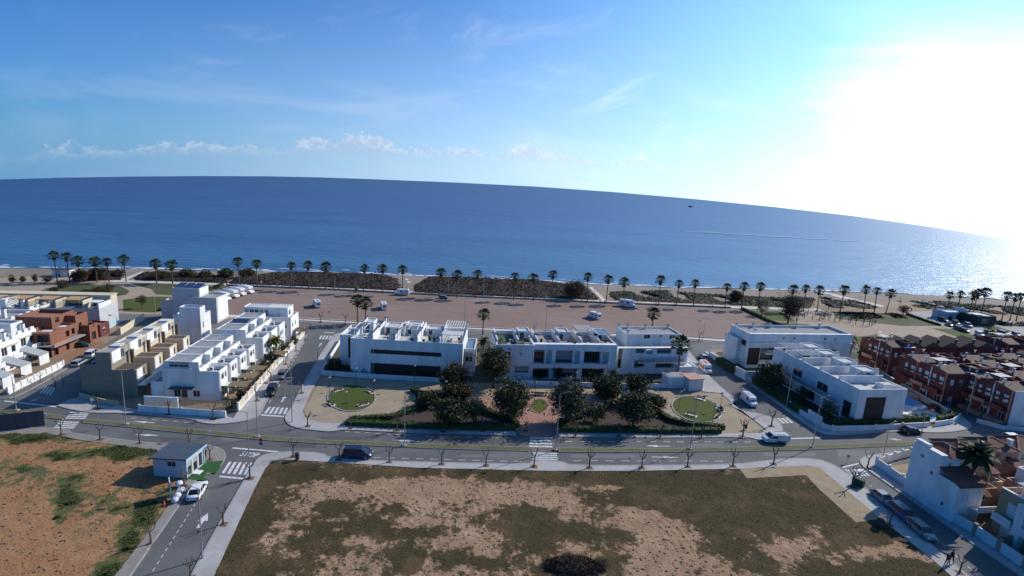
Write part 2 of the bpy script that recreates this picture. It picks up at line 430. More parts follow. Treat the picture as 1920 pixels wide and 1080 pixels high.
SEA = dict(shallow=(.036, .125, .225), mid=(.024, .082, .20), deep=(.016, .054, .145), band=(.013, .045, .118), ripple=(.045, .12, .24), rough=.30, gloss=.27)
mb = MB(); xs = list(range(-900, 2901, 25)); ts = [i / 70 for i in range(71)]; att = []
for t in ts:
    for x in xs: mb.v.append(tuple(sea_point(x, t))); att.append(t)
k = len(xs)
for j in range(len(ts) - 1):
    for i in range(k - 1): mb.f.append((j * k + i, j * k + i + 1, (j + 1) * k + i + 1, (j + 1) * k + i)); mb.m.append(0)
sea = mb.build('sea', sea_material(), smooth=True); sea['kind'] = 'structure'
a = sea.data.attributes.new('offshore', 'FLOAT', 'POINT'); a.data.foreach_set('value', att)
# surf: broken foam lines along the water's edge
foam = pm('sea_foam', (.80, .82, .84), (.62, .68, .72), .4, .9)
rnd = random.Random(3); mb = MB()
for dy, wid, prob in ((1.0, .9, .8), (-.6, .7, .42), (-3.2, .5, .18)):
    x = -300
    while x < 2300:
        ln = rnd.uniform(10, 46)
        if rnd.random() < prob:
            n = 6; row = []
            for i in range(n + 1):
                xx = x + ln * i / n; y = lerp_tab(SHORE, xx) + dy + .5 * sin(xx * .05 + dy)
                q = G(xx, y, SEA_Z); w = wid * sin(pi * i / n) ** .5 * rnd.uniform(.5, 1.2) if 0 < i < n else .05
                row.append((q, w))
            for (q, w), (q2, w2) in zip(row, row[1:]):
                z = SEA_Z + .1
                mb.poly([(q.x, q.y - w, z), (q2.x, q2.y - w2, z), (q2.x, q2.y + w2, z), (q.x, q.y + w, z)])
        x += ln * rnd.uniform(.8, 1.05)
tag(mb.build('surf', foam), 'white broken surf line washing along the sandy beach', 'surf', kind='stuff')
# long pale strip laid just above the water across the bay
def sea_at(x, y):
    lo, hi = 0.0, 1.0
    for _ in range(40):
        m = (lo + hi) / 2; q = sea_point(x, m)
        if PX(q)[1] > y: lo = m
        else: hi = m
    return sea_point(x, lo)
mb = MB(); prev = None
for i in range(34):
    x = 1290 + 330 * i / 33; q = sea_at(x, 434 + 19 * i / 33 + .6 * sin(i * .9)); w = 3.2 * (1 if 3 < i < 31 else .45) * (.7 + .5 * abs(sin(i * 1.7)))
    cur = ((q.x, q.y - w, q.z + .5), (q.x, q.y + w, q.z + .5))
    if prev: mb.poly([prev[0], cur[0], cur[1], prev[1]])
    prev = cur
tag(mb.build('sea_streak', pm('pale_streak_tone', (.42, .52, .64), (.34, .45, .60), .02, .9)), 'long pale streak across the sunlit bay', 'sea_streak', kind='stuff')

# ---- promenade, car park, lawns and paths along the front
PROM = [(-300, 530), (0, 533), (213, 528), (320, 531), (417, 534), (500, 537), (620, 542), (755, 549), (917, 557), (1024, 561.5), (1133, 567), (1270, 572), (1390, 577.5), (1520, 582), (1600, 581), (1700, 583), (1800, 588), (1920, 596), (2200, 612)]
prompave = pm('promenade_paving', (.60, .57, .53), (.50, .47, .44), .5, .85, .2, 6)
prom_px = [(x, lerp_tab(PROM, x)) for x in range(200, 1541, 20)]
strip('promenade', prom_px, -1.1, 2.6, 0, .10, prompave, kind='structure')
gravel = pm('car_park_gravel', (.255, .172, .138), (.215, .146, .118), .3, .95, .4, 8, detail=8, c3=(.25, .19, .165), scale3=.035)
car_park = sheet('car_park', [(425, 538), (500, 541), (755, 553), (1000, 564), (1390, 581), (1480, 619), (1367, 639), (993, 622), (645, 604), (542, 598), (290, 592)], .012, gravel)
rut = pm('wheel_rut_gravel', (.20, .135, .108), (.235, .16, .128), .6, .95)
rut_l = pm('pale_gravel', (.30, .215, .175), (.27, .19, .155), .5, .95)
rr_ = random.Random(12)
for i in range(26):
    x, y = rr_.uniform(470, 1350), 0; y = lerp_tab(PROM, x) + rr_.uniform(8, 38); ln = rr_.uniform(60, 190); bend = rr_.uniform(-9, 9); px = []
    for k in range(9):
        t = k / 8 - .5; px.append((x + ln * t, y + .045 * ln * t + bend * t * t))
    if all(lerp_tab(PROM, a) + 5 < b < lerp_tab(PROM, a) + 42 and 450 < a < 1400 for a, b in px):
        w = rr_.uniform(.2, .5); strip('wheel_rut', px, -w, w, .013, .017 + i * .0003, rut if i % 3 else rut_l, car_park)
lawn = pm('lawn_grass', (.072, .096, .016), (.055, .080, .014), 1.2, .95, .6, 12, c3=(.088, .088, .024), scale3=.15)
lawn_dk = pm('rough_grass', (.07, .085, .035), (.095, .095, .045), .8, .95, .6, 8, c3=(.05, .065, .025), scale3=.1)
pathm = pm('park_path', (.37, .29, .215), (.32, .25, .19), .6, .95, .2, 6)
sheet('park_path', smooth_px([(-40, 525), (90, 516), (215, 522), (300, 530), (350, 560), (310, 590), (225, 590), (60, 590), (-40, 575)], 1, True), .008, pathm)
for nm, px, m in (
    ('lawn', [(-60, 545), (20, 544), (34, 551), (18, 560), (30, 572), (45, 579), (-60, 574)], lawn),
    ('lawn', [(238, 529), (320, 533), (395, 536), (372, 550), (345, 555), (292, 552), (284, 542), (262, 537)], lawn_dk),
    ('lawn', [(230, 562), (284, 556), (345, 557), (300, 582), (288, 586), (232, 584)], lawn),
    ('lawn', [(70, 547), (120, 533), (170, 533), (228, 537), (243, 546), (236, 553), (180, 560), (110, 558)], lawn_dk),
    ('lawn', [(1402, 582), (1460, 583), (1492, 602), (1484, 604), (1450, 600)], lawn),
    ('lawn', [(1470, 606), (1515, 608), (1540, 620), (1500, 625), (1478, 616)], lawn),
    ('lawn', [(1600, 632), (1640, 628), (1652, 632), (1638, 645), (1610, 648)], lawn),
    ('lawn', [(1560, 584), (1690, 588), (1760, 611), (1690, 611), (1640, 606), (1570, 598)], lawn_dk),
    ('lawn', [(1745, 615), (1790, 618), (1838, 634), (1825, 645), (1790, 630)], lawn),
    ('lawn', [(1840, 613), (1870, 612), (1900, 622), (1860, 626)], lawn)):
    sheet(nm, px, .020, m)
sheet('park_path', [(1495, 585), (1560, 583), (1700, 587), (1780, 620), (1840, 650), (1760, 650), (1640, 632), (1480, 622), (1470, 617), (1500, 600)], .010, pathm)
pale = pm('pale_concrete', (.36, .34, .32), (.30, .285, .27), .3, .9, .2, 4)
sheet('forecourt', [(1700, 585), (1765, 582), (1860, 600), (1990, 610), (1990, 640), (1900, 625), (1840, 630), (1775, 615)], .016, pale)
sheet('beach_path', [(750, 524), (774, 526), (772, 552), (755, 551)], .05, sand)
sheet('beach_path', [(1104, 538), (1110, 538), (1141, 567), (1132, 567)], .05, prompave)
sheet('beach_path', [(212, 529), (266, 509), (271, 509), (228, 530)], .05, prompave)
sheet('beach_path', [(1528, 547), (1540, 546), (1660, 574), (1650, 576)], .05, prompave)

# ---- roads
avenue = sheet('avenue', [(-260, 722), (0, 744), (107, 757), (320, 776), (480, 768), (560, 795), (800, 804), (1050, 812), (1400, 812), (1480, 795), (1540, 800), (1750, 794), (1850, 778), (2100, 770), (2100, 850), (1800, 858), (1640, 876), (1530, 870), (1380, 876), (1000, 876), (520, 864), (430, 864), (280, 837), (130, 816), (0, 812), (-260, 795)], .020, asphalt)
st_side = sheet('street_between_terraces', [(470, 792), (488, 750), (520, 690), (560, 640), (578, 612), (648, 612), (620, 655), (585, 712), (555, 772), (548, 802)], .016, asphalt)
st_left = sheet('street_far_left', [(-10, 756), (50, 726), (118, 690), (188, 650), (226, 628), (270, 600), (345, 600), (300, 650), (230, 700), (175, 742), (130, 772), (30, 768)], .016, asphalt_b)
st_fore = sheet('street_foreground', [(420, 836), (545, 852), (490, 876), (420, 1000), (360, 1110), (250, 1240), (120, 1240), (225, 1110), (300, 985), (345, 935), (390, 880)], .016, asphalt)
st_right = sheet('street_to_sea', [(1275, 640), (1310, 690), (1338, 724), (1372, 766), (1450, 796), (1470, 832), (1575, 832), (1535, 796), (1410, 706), (1340, 662), (1310, 640)], .016, asphalt)
st_low = sheet('street_lower_right', [(1545, 855), (1620, 925), (1750, 1035), (1850, 1120), (2060, 1120), (1790, 985), (1650, 885), (1660, 850)], .016, asphalt)
st_back = sheet('seafront_road', [(-60, 585), (150, 585), (228, 588), (320, 592), (430, 598), (542, 602), (645, 607.5), (857, 619), (993, 625), (1290, 637), (1367, 643), (1500, 650), (1640, 652), (1640, 672), (1500, 668), (1365, 657), (1285, 652), (993, 643), (857, 637), (645, 627), (542, 621), (430, 617), (320, 611), (228, 607), (100, 603), (-60, 600)], .013, asphalt_b)
strip('seafront_pavement', [(300, 590), (430, 595), (542, 599.5), (645, 605), (857, 616), (993, 622), (1290, 635), (1367, 641), (1490, 647)], -.3, 2.4, 0, .13, prompave, kind='structure')
st_red = sheet('street_by_red_houses', [(1575, 650), (1612, 648), (1720, 712), (1800, 752), (1860, 788), (1940, 808), (2060, 812), (2060, 860), (1850, 842), (1800, 820), (1740, 772), (1650, 706)], .017, asphalt)

# ---- pavements with kerbs
def pavement(name, road, inner, mat=None):
    road = smooth_px(road, 1)
    o = slab(name, road + inner[::-1], 0, .125, mat or paving)
    p = pts2(road); c = sum((Vector(q) for q in pts2(inner)), Vector()) / len(inner)
    a = sum((p[i].x * p[(i + 1) % len(p)].y - p[(i + 1) % len(p)].x * p[i].y) for i in range(len(p) - 1))
    q = pts2(road + inner[::-1]); area = sum(q[i].x * q[(i + 1) % len(q)].y - q[(i + 1) % len(q)].x * q[i].y for i in range(len(q)))
    s = 1 if area > 0 else -1
    kb = strip('kerb', road, -.012 * s if s > 0 else -.22, .22 if s > 0 else .012, .0, .137, kerbstone, o)
    return o
pavement('pavement', [(107, 762), (140, 771), (180, 776), (225, 775), (320, 783), (367, 788), (370, 793), (408, 797), (460, 791), (484, 782), (491, 773), (498, 757), (512, 735), (530, 705), (548, 675), (566, 648), (575, 630)],
         [(125, 752), (160, 742), (205, 757), (260, 771), (425, 781), (437, 785), (447, 770), (500, 708), (540, 662), (569, 625)])
pavement('pavement', [(625, 628), (612, 648), (597, 670), (580, 700), (565, 725), (547, 763), (535, 778), (533, 787), (541, 798), (562, 805), (592, 808), (622, 811), (638, 806), (775, 813), (900, 816), (968, 818)],
         [(648, 622), (641, 640), (606, 695), (597, 712), (582, 735), (567, 770), (573, 785), (600, 794), (645, 795), (700, 798), (905, 802), (966, 807)])
pavement('pavement', [(1047, 820), (1094, 820), (1236, 822), (1400, 820), (1422, 826), (1440, 826), (1460, 819), (1469, 808), (1465, 796), (1447, 783), (1420, 775), (1396, 772), (1366, 760), (1383, 752), (1345, 720), (1325, 700), (1300, 668), (1282, 646)],
         [(1047, 810), (1200, 811), (1360, 814), (1430, 812), (1437, 807), (1412, 787), (1380, 763), (1352, 738), (1318, 735), (1305, 722), (1290, 690), (1272, 646)])
near_pave = pavement('pavement', [(345, 1105), (383, 1030), (458, 899), (472, 874), (483, 860), (497, 852), (530, 847), (605, 849), (617, 859), (722, 865), (850, 868), (990, 871), (1003, 863), (1053, 865), (1069, 873), (1194, 873), (1372, 872), (1444, 863), (1494, 859), (1528, 861), (1550, 866), (1575, 878), (1600, 897), (1640, 930), (1672, 958), (1750, 1024), (1850, 1110)],
         [(390, 1105), (478, 915), (497, 880), (508, 867), (531, 863), (628, 868), (778, 878), (1028, 884), (1194, 884), (1380, 880), (1442, 877), (1514, 874), (1536, 878), (1583, 917), (1651, 974), (1750, 1052), (1815, 1110)])
pavement('pavement', [(-120, 806), (86, 802), (130, 806), (133, 813), (292, 833), (389, 834), (417, 842), (425, 853), (419, 869), (400, 888), (375, 893), (352, 925), (336, 949), (250, 1074), (226, 1110)],
         [(-120, 816), (90, 814), (150, 826), (290, 845), (352, 868), (352, 900), (330, 930), (290, 985), (193, 1110)], pm('worn_concrete', (.27, .245, .22), (.22, .195, .17), .8, .9, .3, 10))
pavement('pavement', [(1320, 660), (1378, 702), (1440, 746), (1500, 790), (1535, 814), (1575, 818), (1675, 809), (1741, 812), (1775, 812), (1817, 806), (1823, 797), (1813, 788), (1790, 770), (1720, 722)],
         [(1338, 660), (1398, 708), (1440, 735), (1517, 786), (1540, 803), (1560, 808), (1741, 800), (1783, 794), (1798, 783), (1782, 775), (1716, 728)])
pavement('pavement', [(2000, 836), (1700, 846), (1647, 852), (1625, 855), (1613, 860), (1611, 867), (1618, 876), (1630, 885), (1700, 934), (1770, 985), (1940, 1100)],
         [(2000, 846), (1720, 853), (1660, 860), (1642, 873), (1740, 942), (1830, 1003), (1970, 1100)])
pavement('pavement', [(-120, 747), (0, 749), (25, 747), (72, 724), (125, 692), (160, 672)], [(-120, 741), (0, 743), (20, 738), (66, 714), (118, 686), (150, 670)], asphalt_b)

# ---- median
medgrass = pm('median_grass', (.115, .12, .055), (.15, .14, .075), 1.5, .95, .5, 10, c3=(.09, .10, .04), scale3=.2)
def median(top, bot):
    o = slab('median', top + bot[::-1], 0, .16, medgrass)
    strip('kerb', bot, -.10, .12, 0, .15, kerbstone, o); strip('kerb', top, -.12, .10, 0, .15, kerbstone, o)
median([(-150, 757), (0, 768), (88, 777), (121, 781)], [(-150, 763), (0, 774), (88, 784), (118, 787)])
median([(157, 787), (237, 794), (317, 802), (389, 809), (500, 818.5), (600, 826), (739, 832), (860, 836), (992, 840)], [(154, 793), (237, 801), (320, 809.5), (389, 816), (500, 826), (600, 832), (667, 835), (805, 841), (992, 846.5)])
median([(1047, 841.5), (1200, 842.5), (1294, 842), (1455, 837.5), (1528, 836), (1721, 829), (1900, 820)], [(1047, 848), (1194, 848.5), (1389, 846.5), (1500, 844.5), (1528, 843), (1719, 835), (1900, 826)])

# ---- markings: every stripe, dash and arrow is its own sheet on its road
def mark(name, px, parent, z=.0265):
    p = pts2(px); c = sum(p, Vector()) / len(p); mb = MB(); mb.poly([(q.x - c.x, q.y - c.y, 0) for q in p])
    a = sum(p[i].x * p[(i + 1) % len(p)].y - p[(i + 1) % len(p)].x * p[i].y for i in range(len(p)))
    if a < 0: mb.f = [f[::-1] for f in mb.f]
    return mb.build(name, roadpaint, parent, loc=(c.x, c.y, z))
def zebra(a, b, c, d, n, road):
    """quad a-b (first side), d-c (far side); n stripes counted from a-d to b-c"""
    A, B, C, D = (Vector((*q, 0)) for q in (a, b, c, d))
    for i in range(n):
        t0, t1 = (i + .12) / n, (i + .68) / n
        q = [A.lerp(B, t0), A.lerp(B, t1), D.lerp(C, t1), D.lerp(C, t0)]
        mark('zebra_stripe', [(v.x, v.y) for v in q], road)
zebra((133, 772), (121, 786), (159, 787), (168, 774), 4, avenue)
zebra((112, 789), (101, 803), (137, 805), (149, 791), 4, avenue)
zebra((994, 819), (992, 840), (1036, 841), (1034, 819), 4, avenue)
zebra((1000, 848), (998, 863), (1046, 864), (1044, 849), 4, avenue)
zebra((494, 775), (538, 777), (543, 765), (503, 763), 5, st_side)
zebra((414, 887), (466, 891), (476, 868), (428, 866), 5, st_fore)
zebra((597, 636), (627, 637), (630, 630), (601, 629), 5, st_side)
zebra((73, 737), (97, 741), (106, 727), (85, 724), 4, st_left)
zebra((1460, 795), (1490, 793), (1478, 783), (1448, 785), 4, st_right)
zebra((1586, 880), (1598, 893), (1634, 887), (1621, 878), 1, st_low)
zebra((1582, 879), (1627, 887), (1634, 893), (1596, 893), 6, st_low)
for px, r in (([(436, 839), (522, 846), (522, 848.5), (436, 841.5)], st_fore), ([(412, 892), (464, 897), (463, 900), (411, 895)], st_fore),
              ([(490, 777), (533, 780), (532, 782.5), (489, 779.5)], st_side), ([(8, 751), (106, 762), (106, 764), (8, 753)], st_left),
              ([(1468, 822), (1540, 820), (1540, 822), (1468, 824)], st_right), ([(1578, 876), (1610, 868), (1611, 870), (1580, 878)], st_low)):
    mark('stop_line', px, r, .031)
def dashes(a, b, n, road, w=.12, duty=.5):
    A, B = G(*a), G(*b); d = (B - A).normalized(); s = Vector((-d.y, d.x, 0)) * w / 2; ln = (B - A).length / n * duty
    me = MB().poly([-s, d * ln - s, d * ln + s, s]).mesh('lane_dash', roadpaint)
    for i in range(n):
        q = A.lerp(B, i / n); link('lane_dash', me, None, road, (q.x, q.y, .027))
dashes((505, 755), (572, 640), 15, st_side)
dashes((366, 945), (282, 1078), 12, st_fore)
dashes((628, 808), (780, 817), 8, avenue); dashes((800, 818), (970, 822), 7, avenue)
dashes((1060, 828), (1420, 829), 14, avenue, .14); dashes((1075, 864), (1370, 865), 10, avenue); dashes((700, 858), (990, 866), 11, avenue)
dashes((245, 784), (365, 793), 6, avenue); dashes((1745, 1000), (1840, 1085), 8, st_low); dashes((1610, 893), (1650, 925), 4, st_low)
dashes((1375, 745), (1460, 800), 7, st_right)
def arrow(tail, head, road, w=.16, hw=.5, hl=1.6):
    A, B = G(*tail), G(*head); d = (B - A); ln = d.length; d.normalize(); s = Vector((-d.y, d.x, 0)); n = ln - hl
    p = [-s * w, d * n - s * w, d * n - s * hw, d * ln, d * n + s * hw, d * n + s * w, s * w]
    MB().poly(p).build('lane_arrow', roadpaint, road, loc=(A.x, A.y, .0275))
arrow((371, 990), (390, 962), st_fore, .18, .6, 1.6); arrow((528, 754), (535, 742), st_side, .14, .45, 1.2); arrow((598, 650), (603, 643), st_side, .12, .4, 1.2)
arrow((255, 815), (300, 817), avenue, .1, .35, 2.4); arrow((290, 793), (248, 790), avenue, .1, .35, 2.4); arrow((785, 828), (733, 825), avenue, .1, .35, 3.2)
arrow((1256, 837), (1208, 836), avenue, .1, .35, 2.4); arrow((1222, 857), (1272, 858), avenue, .1, .35, 2.4)
arrow((1690, 825), (1665, 823), avenue, .1, .35, 1.6)
arrow((66, 750), (56, 753), st_left, .12, .4, 1.0)
def road_text(txt, px, px2, road, size):
    cu = bpy.data.curves.new('road_lettering', 'FONT'); cu.body = txt; cu.size = size; cu.align_x = 'CENTER'; cu.offset = .03
    t = bpy.data.objects.new('road_lettering', cu); COL.objects.link(t)
    dg = bpy.context.evaluated_depsgraph_get(); me = bpy.data.meshes.new_from_object(t.evaluated_get(dg))
    bpy.data.objects.remove(t)
    A, B = G(*px), G(*px2); d = (B - A); o = link('road_lettering', me, paint_fresh, road, (A.x, A.y, .028), math.atan2(d.y, d.x)); o.scale = (1, 1.5, 1)
    return o
road_text('STOP', (464, 856), (474, 857), st_fore, 1.15)
road_text('STOP', (616, 625), (626, 625.5), st_side, 1.1)

rp = random.Random(4)
patch_d, patch_l = pm('asphalt_patch_dark', (.075, .075, .078), (.09, .09, .092), 5, .85), pm('asphalt_patch_pale', (.17, .166, .16), (.15, .147, .142), 3, .85)
for i, (x, y, w, h) in enumerate(((560, 836, 34, 4), (900, 855, 46, 3), (1130, 856, 60, 4), (640, 822, 40, 3), (1330, 835, 40, 3), (440, 822, 26, 5), (330, 824, 30, 4), (1600, 850, 30, 6), (1480, 852, 50, 4), (845, 826, 30, 3), (1690, 845, 40, 4))):
    mark('asphalt_patch', [(x - w, y - h), (x + w, y - h + .6), (x + w - 3, y + h), (x - w + 2, y + h - 1)], avenue, .0225).data.materials[0] = patch_l if i % 3 else patch_d
for i, (x, y, r) in enumerate(((383, 1000, st_fore), (430, 905, st_fore), (530, 730, st_side), (575, 670, st_side), (610, 838, avenue), (1010, 830, avenue), (1180, 860, avenue), (860, 852, avenue), (1420, 745, st_right), (1680, 935, st_low), (250, 812, avenue))):
    q = G(x, y); MB().tube([(0, 0, 0), (0, 0, .004)], .33, 14).build('manhole_cover', patch_d, r, loc=(q.x, q.y, .0285))
# ---- the park between the avenue and the white blocks
parkdirt = pm('park_gravel', (.36, .29, .20), (.31, .245, .17), .6, .95, .3, 6, c3=(.27, .21, .15), scale3=.1)
park_px = [(604, 708), (568, 772), (574, 787), (600, 796), (700, 800), (966, 808), (1047, 812), (1360, 815), (1437, 809), (1350, 738), (1250, 733), (1000, 722), (830, 716)]
sheet('park_ground', park_px, .05, parkdirt)
mulch = pm('dark_mulch', (.075, .05, .042), (.055, .038, .032), 1.2, .95, .5, 8)
sheet('planting_bed', smooth_px([(770, 732), (840, 745), (905, 762), (930, 780), (966, 790), (968, 806), (860, 802), (655, 796), (660, 789), (745, 783), (790, 768), (788, 750)], 1, True), .062, mulch)
sheet('planting_bed', smooth_px([(1045, 806), (1050, 792), (1110, 770), (1150, 757), (1180, 740), (1230, 740), (1205, 757), (1235, 780), (1290, 798), (1352, 803), (1355, 812), (1200, 811)], 1, True), .062, mulch)
redpave = pm('red_paving', (.36, .20, .155), (.31, .17, .13), 1.0, .9, .2, 10)
sheet('plaza', smooth_px([(890, 748), (940, 738), (1000, 734), (1060, 738), (1135, 756), (1105, 770), (1050, 782), (1040, 795), (1042, 820), (972, 820), (972, 800), (955, 784), (905, 772)], 1, True), .070, redpave)
def oval(cx, cy, rx, ry, n=28, tilt=0.0): return [(cx + rx * cos(2 * pi * i / n) + tilt * ry * sin(2 * pi * i / n), cy + ry * sin(2 * pi * i / n)) for i in range(n)]
def oval_lawn(px, label, km=None):
    o = slab('lawn', px, 0, .13, lawn); px2 = px + [px[0]]
    strip('kerb', px2, -.14, .14, 0, .17, km or kerbstone, o)
oval_lawn(oval(659, 747, 45, 25), ''); oval_lawn(oval(1306, 768, 44, 25, tilt=.55), ''); oval_lawn(oval(1011, 762, 17, 13), '', redpave)
# gardens behind the block walls
gardensoil = pm('garden_soil', (.075, .065, .05), (.05, .06, .03), .7, .95, .4, 6)
sheet('garden_ground', [(606, 695), (640, 640), (900, 645), (905, 640), (1270, 648), (1300, 690), (1310, 722), (1250, 730), (1000, 720), (825, 716)], .03, gardensoil)
sheet('garden_ground', [(1338, 662), (1398, 708), (1540, 803), (1741, 800), (1783, 794), (1798, 783), (1600, 660), (1380, 655)], .03, gardensoil)
tiles_pale = pm('pool_terrace', (.55, .50, .46), (.48, .44, .40), .6, .85)
sheet('pool_terrace', [(1662, 738), (1688, 731), (1772, 784), (1750, 792), (1676, 792), (1666, 770)], .06, tiles_pale)
poolw = pm('pool_water', (.04, .30, .66), (.08, .42, .74), .8, .08, .2, 3, spec=.6)
sheet('swimming_pool', [(1672, 742), (1692, 737), (1726, 758), (1712, 762), (1676, 756)], .075, poolw)
sheet('paddling_pool', smooth_px([(1722, 782), (1738, 776), (1757, 781), (1748, 788)], 1, True), .075, poolw)
sheet('dirt_frontage', [(108, 676), (122, 664), (170, 642), (188, 640), (200, 646), (182, 658), (140, 680), (118, 690)], .022, pm('red_earth', (.30, .17, .10), (.24, .13, .08), 1, .95, .4, 6))

# ---- building plots in front: uneven dirt with patches of growth
def gblob(px, blobs):
    v = 0.0
    for cx, cy, rx, ry, s in blobs:
        d = ((px[0] - cx) / rx) ** 2 + ((px[1] - cy) / ry) ** 2
        if d < 9: v += s * math.exp(-d)
    return v
def inside(p, poly):
    c = False; j = len(poly) - 1
    for i in range(len(poly)):
        a, b = poly[i], poly[j]
        if (a[1] > p[1]) != (b[1] > p[1]) and p[0] < (b[0] - a[0]) * (p[1] - a[1]) / (b[1] - a[1]) + a[0]: c = not c
        j = i
    return c
def plot(name, poly, blobs, base, step, mat, tracks=(), relief=.06):
    wp = [(q.x, q.y) for q in pts2(poly)]
    x0, x1 = min(q[0] for q in wp), max(q[0] for q in wp); y0, y1 = min(q[1] for q in wp), max(q[1] for q in wp)
    nx, ny = int((x1 - x0) / step) + 1, int((y1 - y0) / step) + 1
    ins = [[inside((x0 + i * step, y0 + j * step), wp) for i in range(nx)] for j in range(ny)]
    idx = {}; mb = MB(); veg = []; spots = []
    tr = [[G(*q) for q in t] for t in tracks]
    def vert(i, j):
        if (i, j) in idx: return idx[i, j]
        x, y = x0 + i * step, y0 + j * step
        px = PX((x, y, 0)); v = base + gblob(px, blobs) + .36 * noise.noise(Vector((x * .13, y * .13, 3))) + .30 * noise.noise(Vector((x * .42, y * .42, 9))) + .2 * noise.noise(Vector((x * 1.1, y * 1.1, 4)))
        z = .085 + relief * .5 * (noise.noise(Vector((x * .25, y * .25, 0))) + .8 * noise.noise(Vector((x * .9, y * .9, 5)))) + .03 * noise.noise(Vector((x * 2.1, y * 2.1, 2)))
        if v < .5:
            for t in tr:
                for a, b in zip(t, t[1:]):
                    ab = b - a; q = max(0, min(1, ((x - a.x) * ab.x + (y - a.y) * ab.y) / ab.length_squared))
                    dd = math.hypot(x - a.x - ab.x * q, y - a.y - ab.y * q)
                    if dd < 2.4: z -= .055 * cos(dd * 2 * pi / .96) * (1 - dd / 2.6)
        idx[i, j] = len(mb.v); mb.v.append((x, y, max(.034, min(z, .30)))); veg.append(v); return idx[i, j]
    for j in range(ny - 1):
        for i in range(nx - 1):
            if ins[j][i] and ins[j][i + 1] and ins[j + 1][i] and ins[j + 1][i + 1]:
                mb.f.append((vert(i, j), vert(i + 1, j), vert(i + 1, j + 1), vert(i, j + 1))); mb.m.append(0)
    o = mb.build(name, mat, smooth=True); o['kind'] = 'structure'
    a = o.data.attributes.new('veg', 'FLOAT', 'POINT'); a.data.foreach_set('value', veg)
    return o, mb.v, veg
def plot_material(name, d1, d2, d3, g1, g2, g3):
    m = bpy.data.materials.new(name); m.use_nodes = True; nt = m.node_tree; N, L = nt.nodes, nt.links; b = N['Principled BSDF']
    b.inputs['Roughness'].default_value = .95; b.inputs['Specular IOR Level'].default_value = .1
    tc = N.new('ShaderNodeTexCoord')
    def nz(s, d=6, st=None):
        n = N.new('ShaderNodeTexNoise'); n.inputs['Scale'].default_value = s; n.inputs['Detail'].default_value = d; n.inputs['Roughness'].default_value = .65
        L.new(tc.outputs['Object'], n.inputs['Vector']); return n.outputs[0]
    def rng(v, a_, b_):
        n = N.new('ShaderNodeMapRange'); L.new(v, n.inputs[0]); n.inputs[1].default_value = a_; n.inputs[2].default_value = b_; return n.outputs[0]
    def mix(f, a_, b_):
        n = N.new('ShaderNodeMix'); n.data_type = 'RGBA'; L.new(f, n.inputs[0])
        for i, v in ((6, a_), (7, b_)):
            if isinstance(v, tuple): n.inputs[i].default_value = (*v, 1)
            else: L.new(v, n.inputs[i])
        return n.outputs[2]
    at = N.new('ShaderNodeAttribute'); at.attribute_name = 'veg'
    n1 = nz(.55); n2 = nz(2.2); n3 = nz(.16, 3); n4 = nz(7, 4)
    dirt = mix(rng(n1, .35, .65), d1, d2); dirt = mix(rng(n3, .5, .72), dirt, d3); dirt = mix(rng(n4, .57, .70), dirt, (.11, .075, .048)); dirt = mix(rng(nz(1.3, 8), .58, .68), dirt, (.15, .105, .068))
    gr = mix(rng(n2, .35, .65), g1, g2); gr = mix(rng(n3, .48, .62), gr, g3)
    s = N.new('ShaderNodeMath'); s.operation = 'MULTIPLY_ADD'; L.new(n2, s.inputs[0]); s.inputs[1].default_value = .9; L.new(at.outputs['Fac'], s.inputs[2])
    s3 = N.new('ShaderNodeMath'); s3.operation = 'MULTIPLY_ADD'; L.new(nz(.8, 9), s3.inputs[0]); s3.inputs[1].default_value = 1.1; L.new(s.outputs[0], s3.inputs[2])
    s2 = N.new('ShaderNodeMath'); s2.operation = 'MULTIPLY_ADD'; L.new(n4, s2.inputs[0]); s2.inputs[1].default_value = .5; L.new(s3.outputs[0], s2.inputs[2])
    f = rng(s2.outputs[0], 1.52, 1.70)
    L.new(mix(f, dirt, gr), b.inputs['Base Color'])
    bp = N.new('ShaderNodeBump'); bp.inputs['Strength'].default_value = .9; bp.inputs['Distance'].default_value = .16; L.new(nz(3.2, 8), bp.inputs['Height']); L.new(bp.outputs[0], b.inputs['Normal'])
    return m
mat_c = plot_material('plot_earth', (.37, .238, .15), (.29, .183, .112), (.44, .295, .19), (.050, .042, .020), (.072, .056, .028), (.105, .072, .038))
mat_l = plot_material('plot_earth_left', (.37, .21, .108), (.29, .155, .078), (.31, .12, .052), (.085, .095, .035), (.115, .105, .05), (.075, .09, .03))
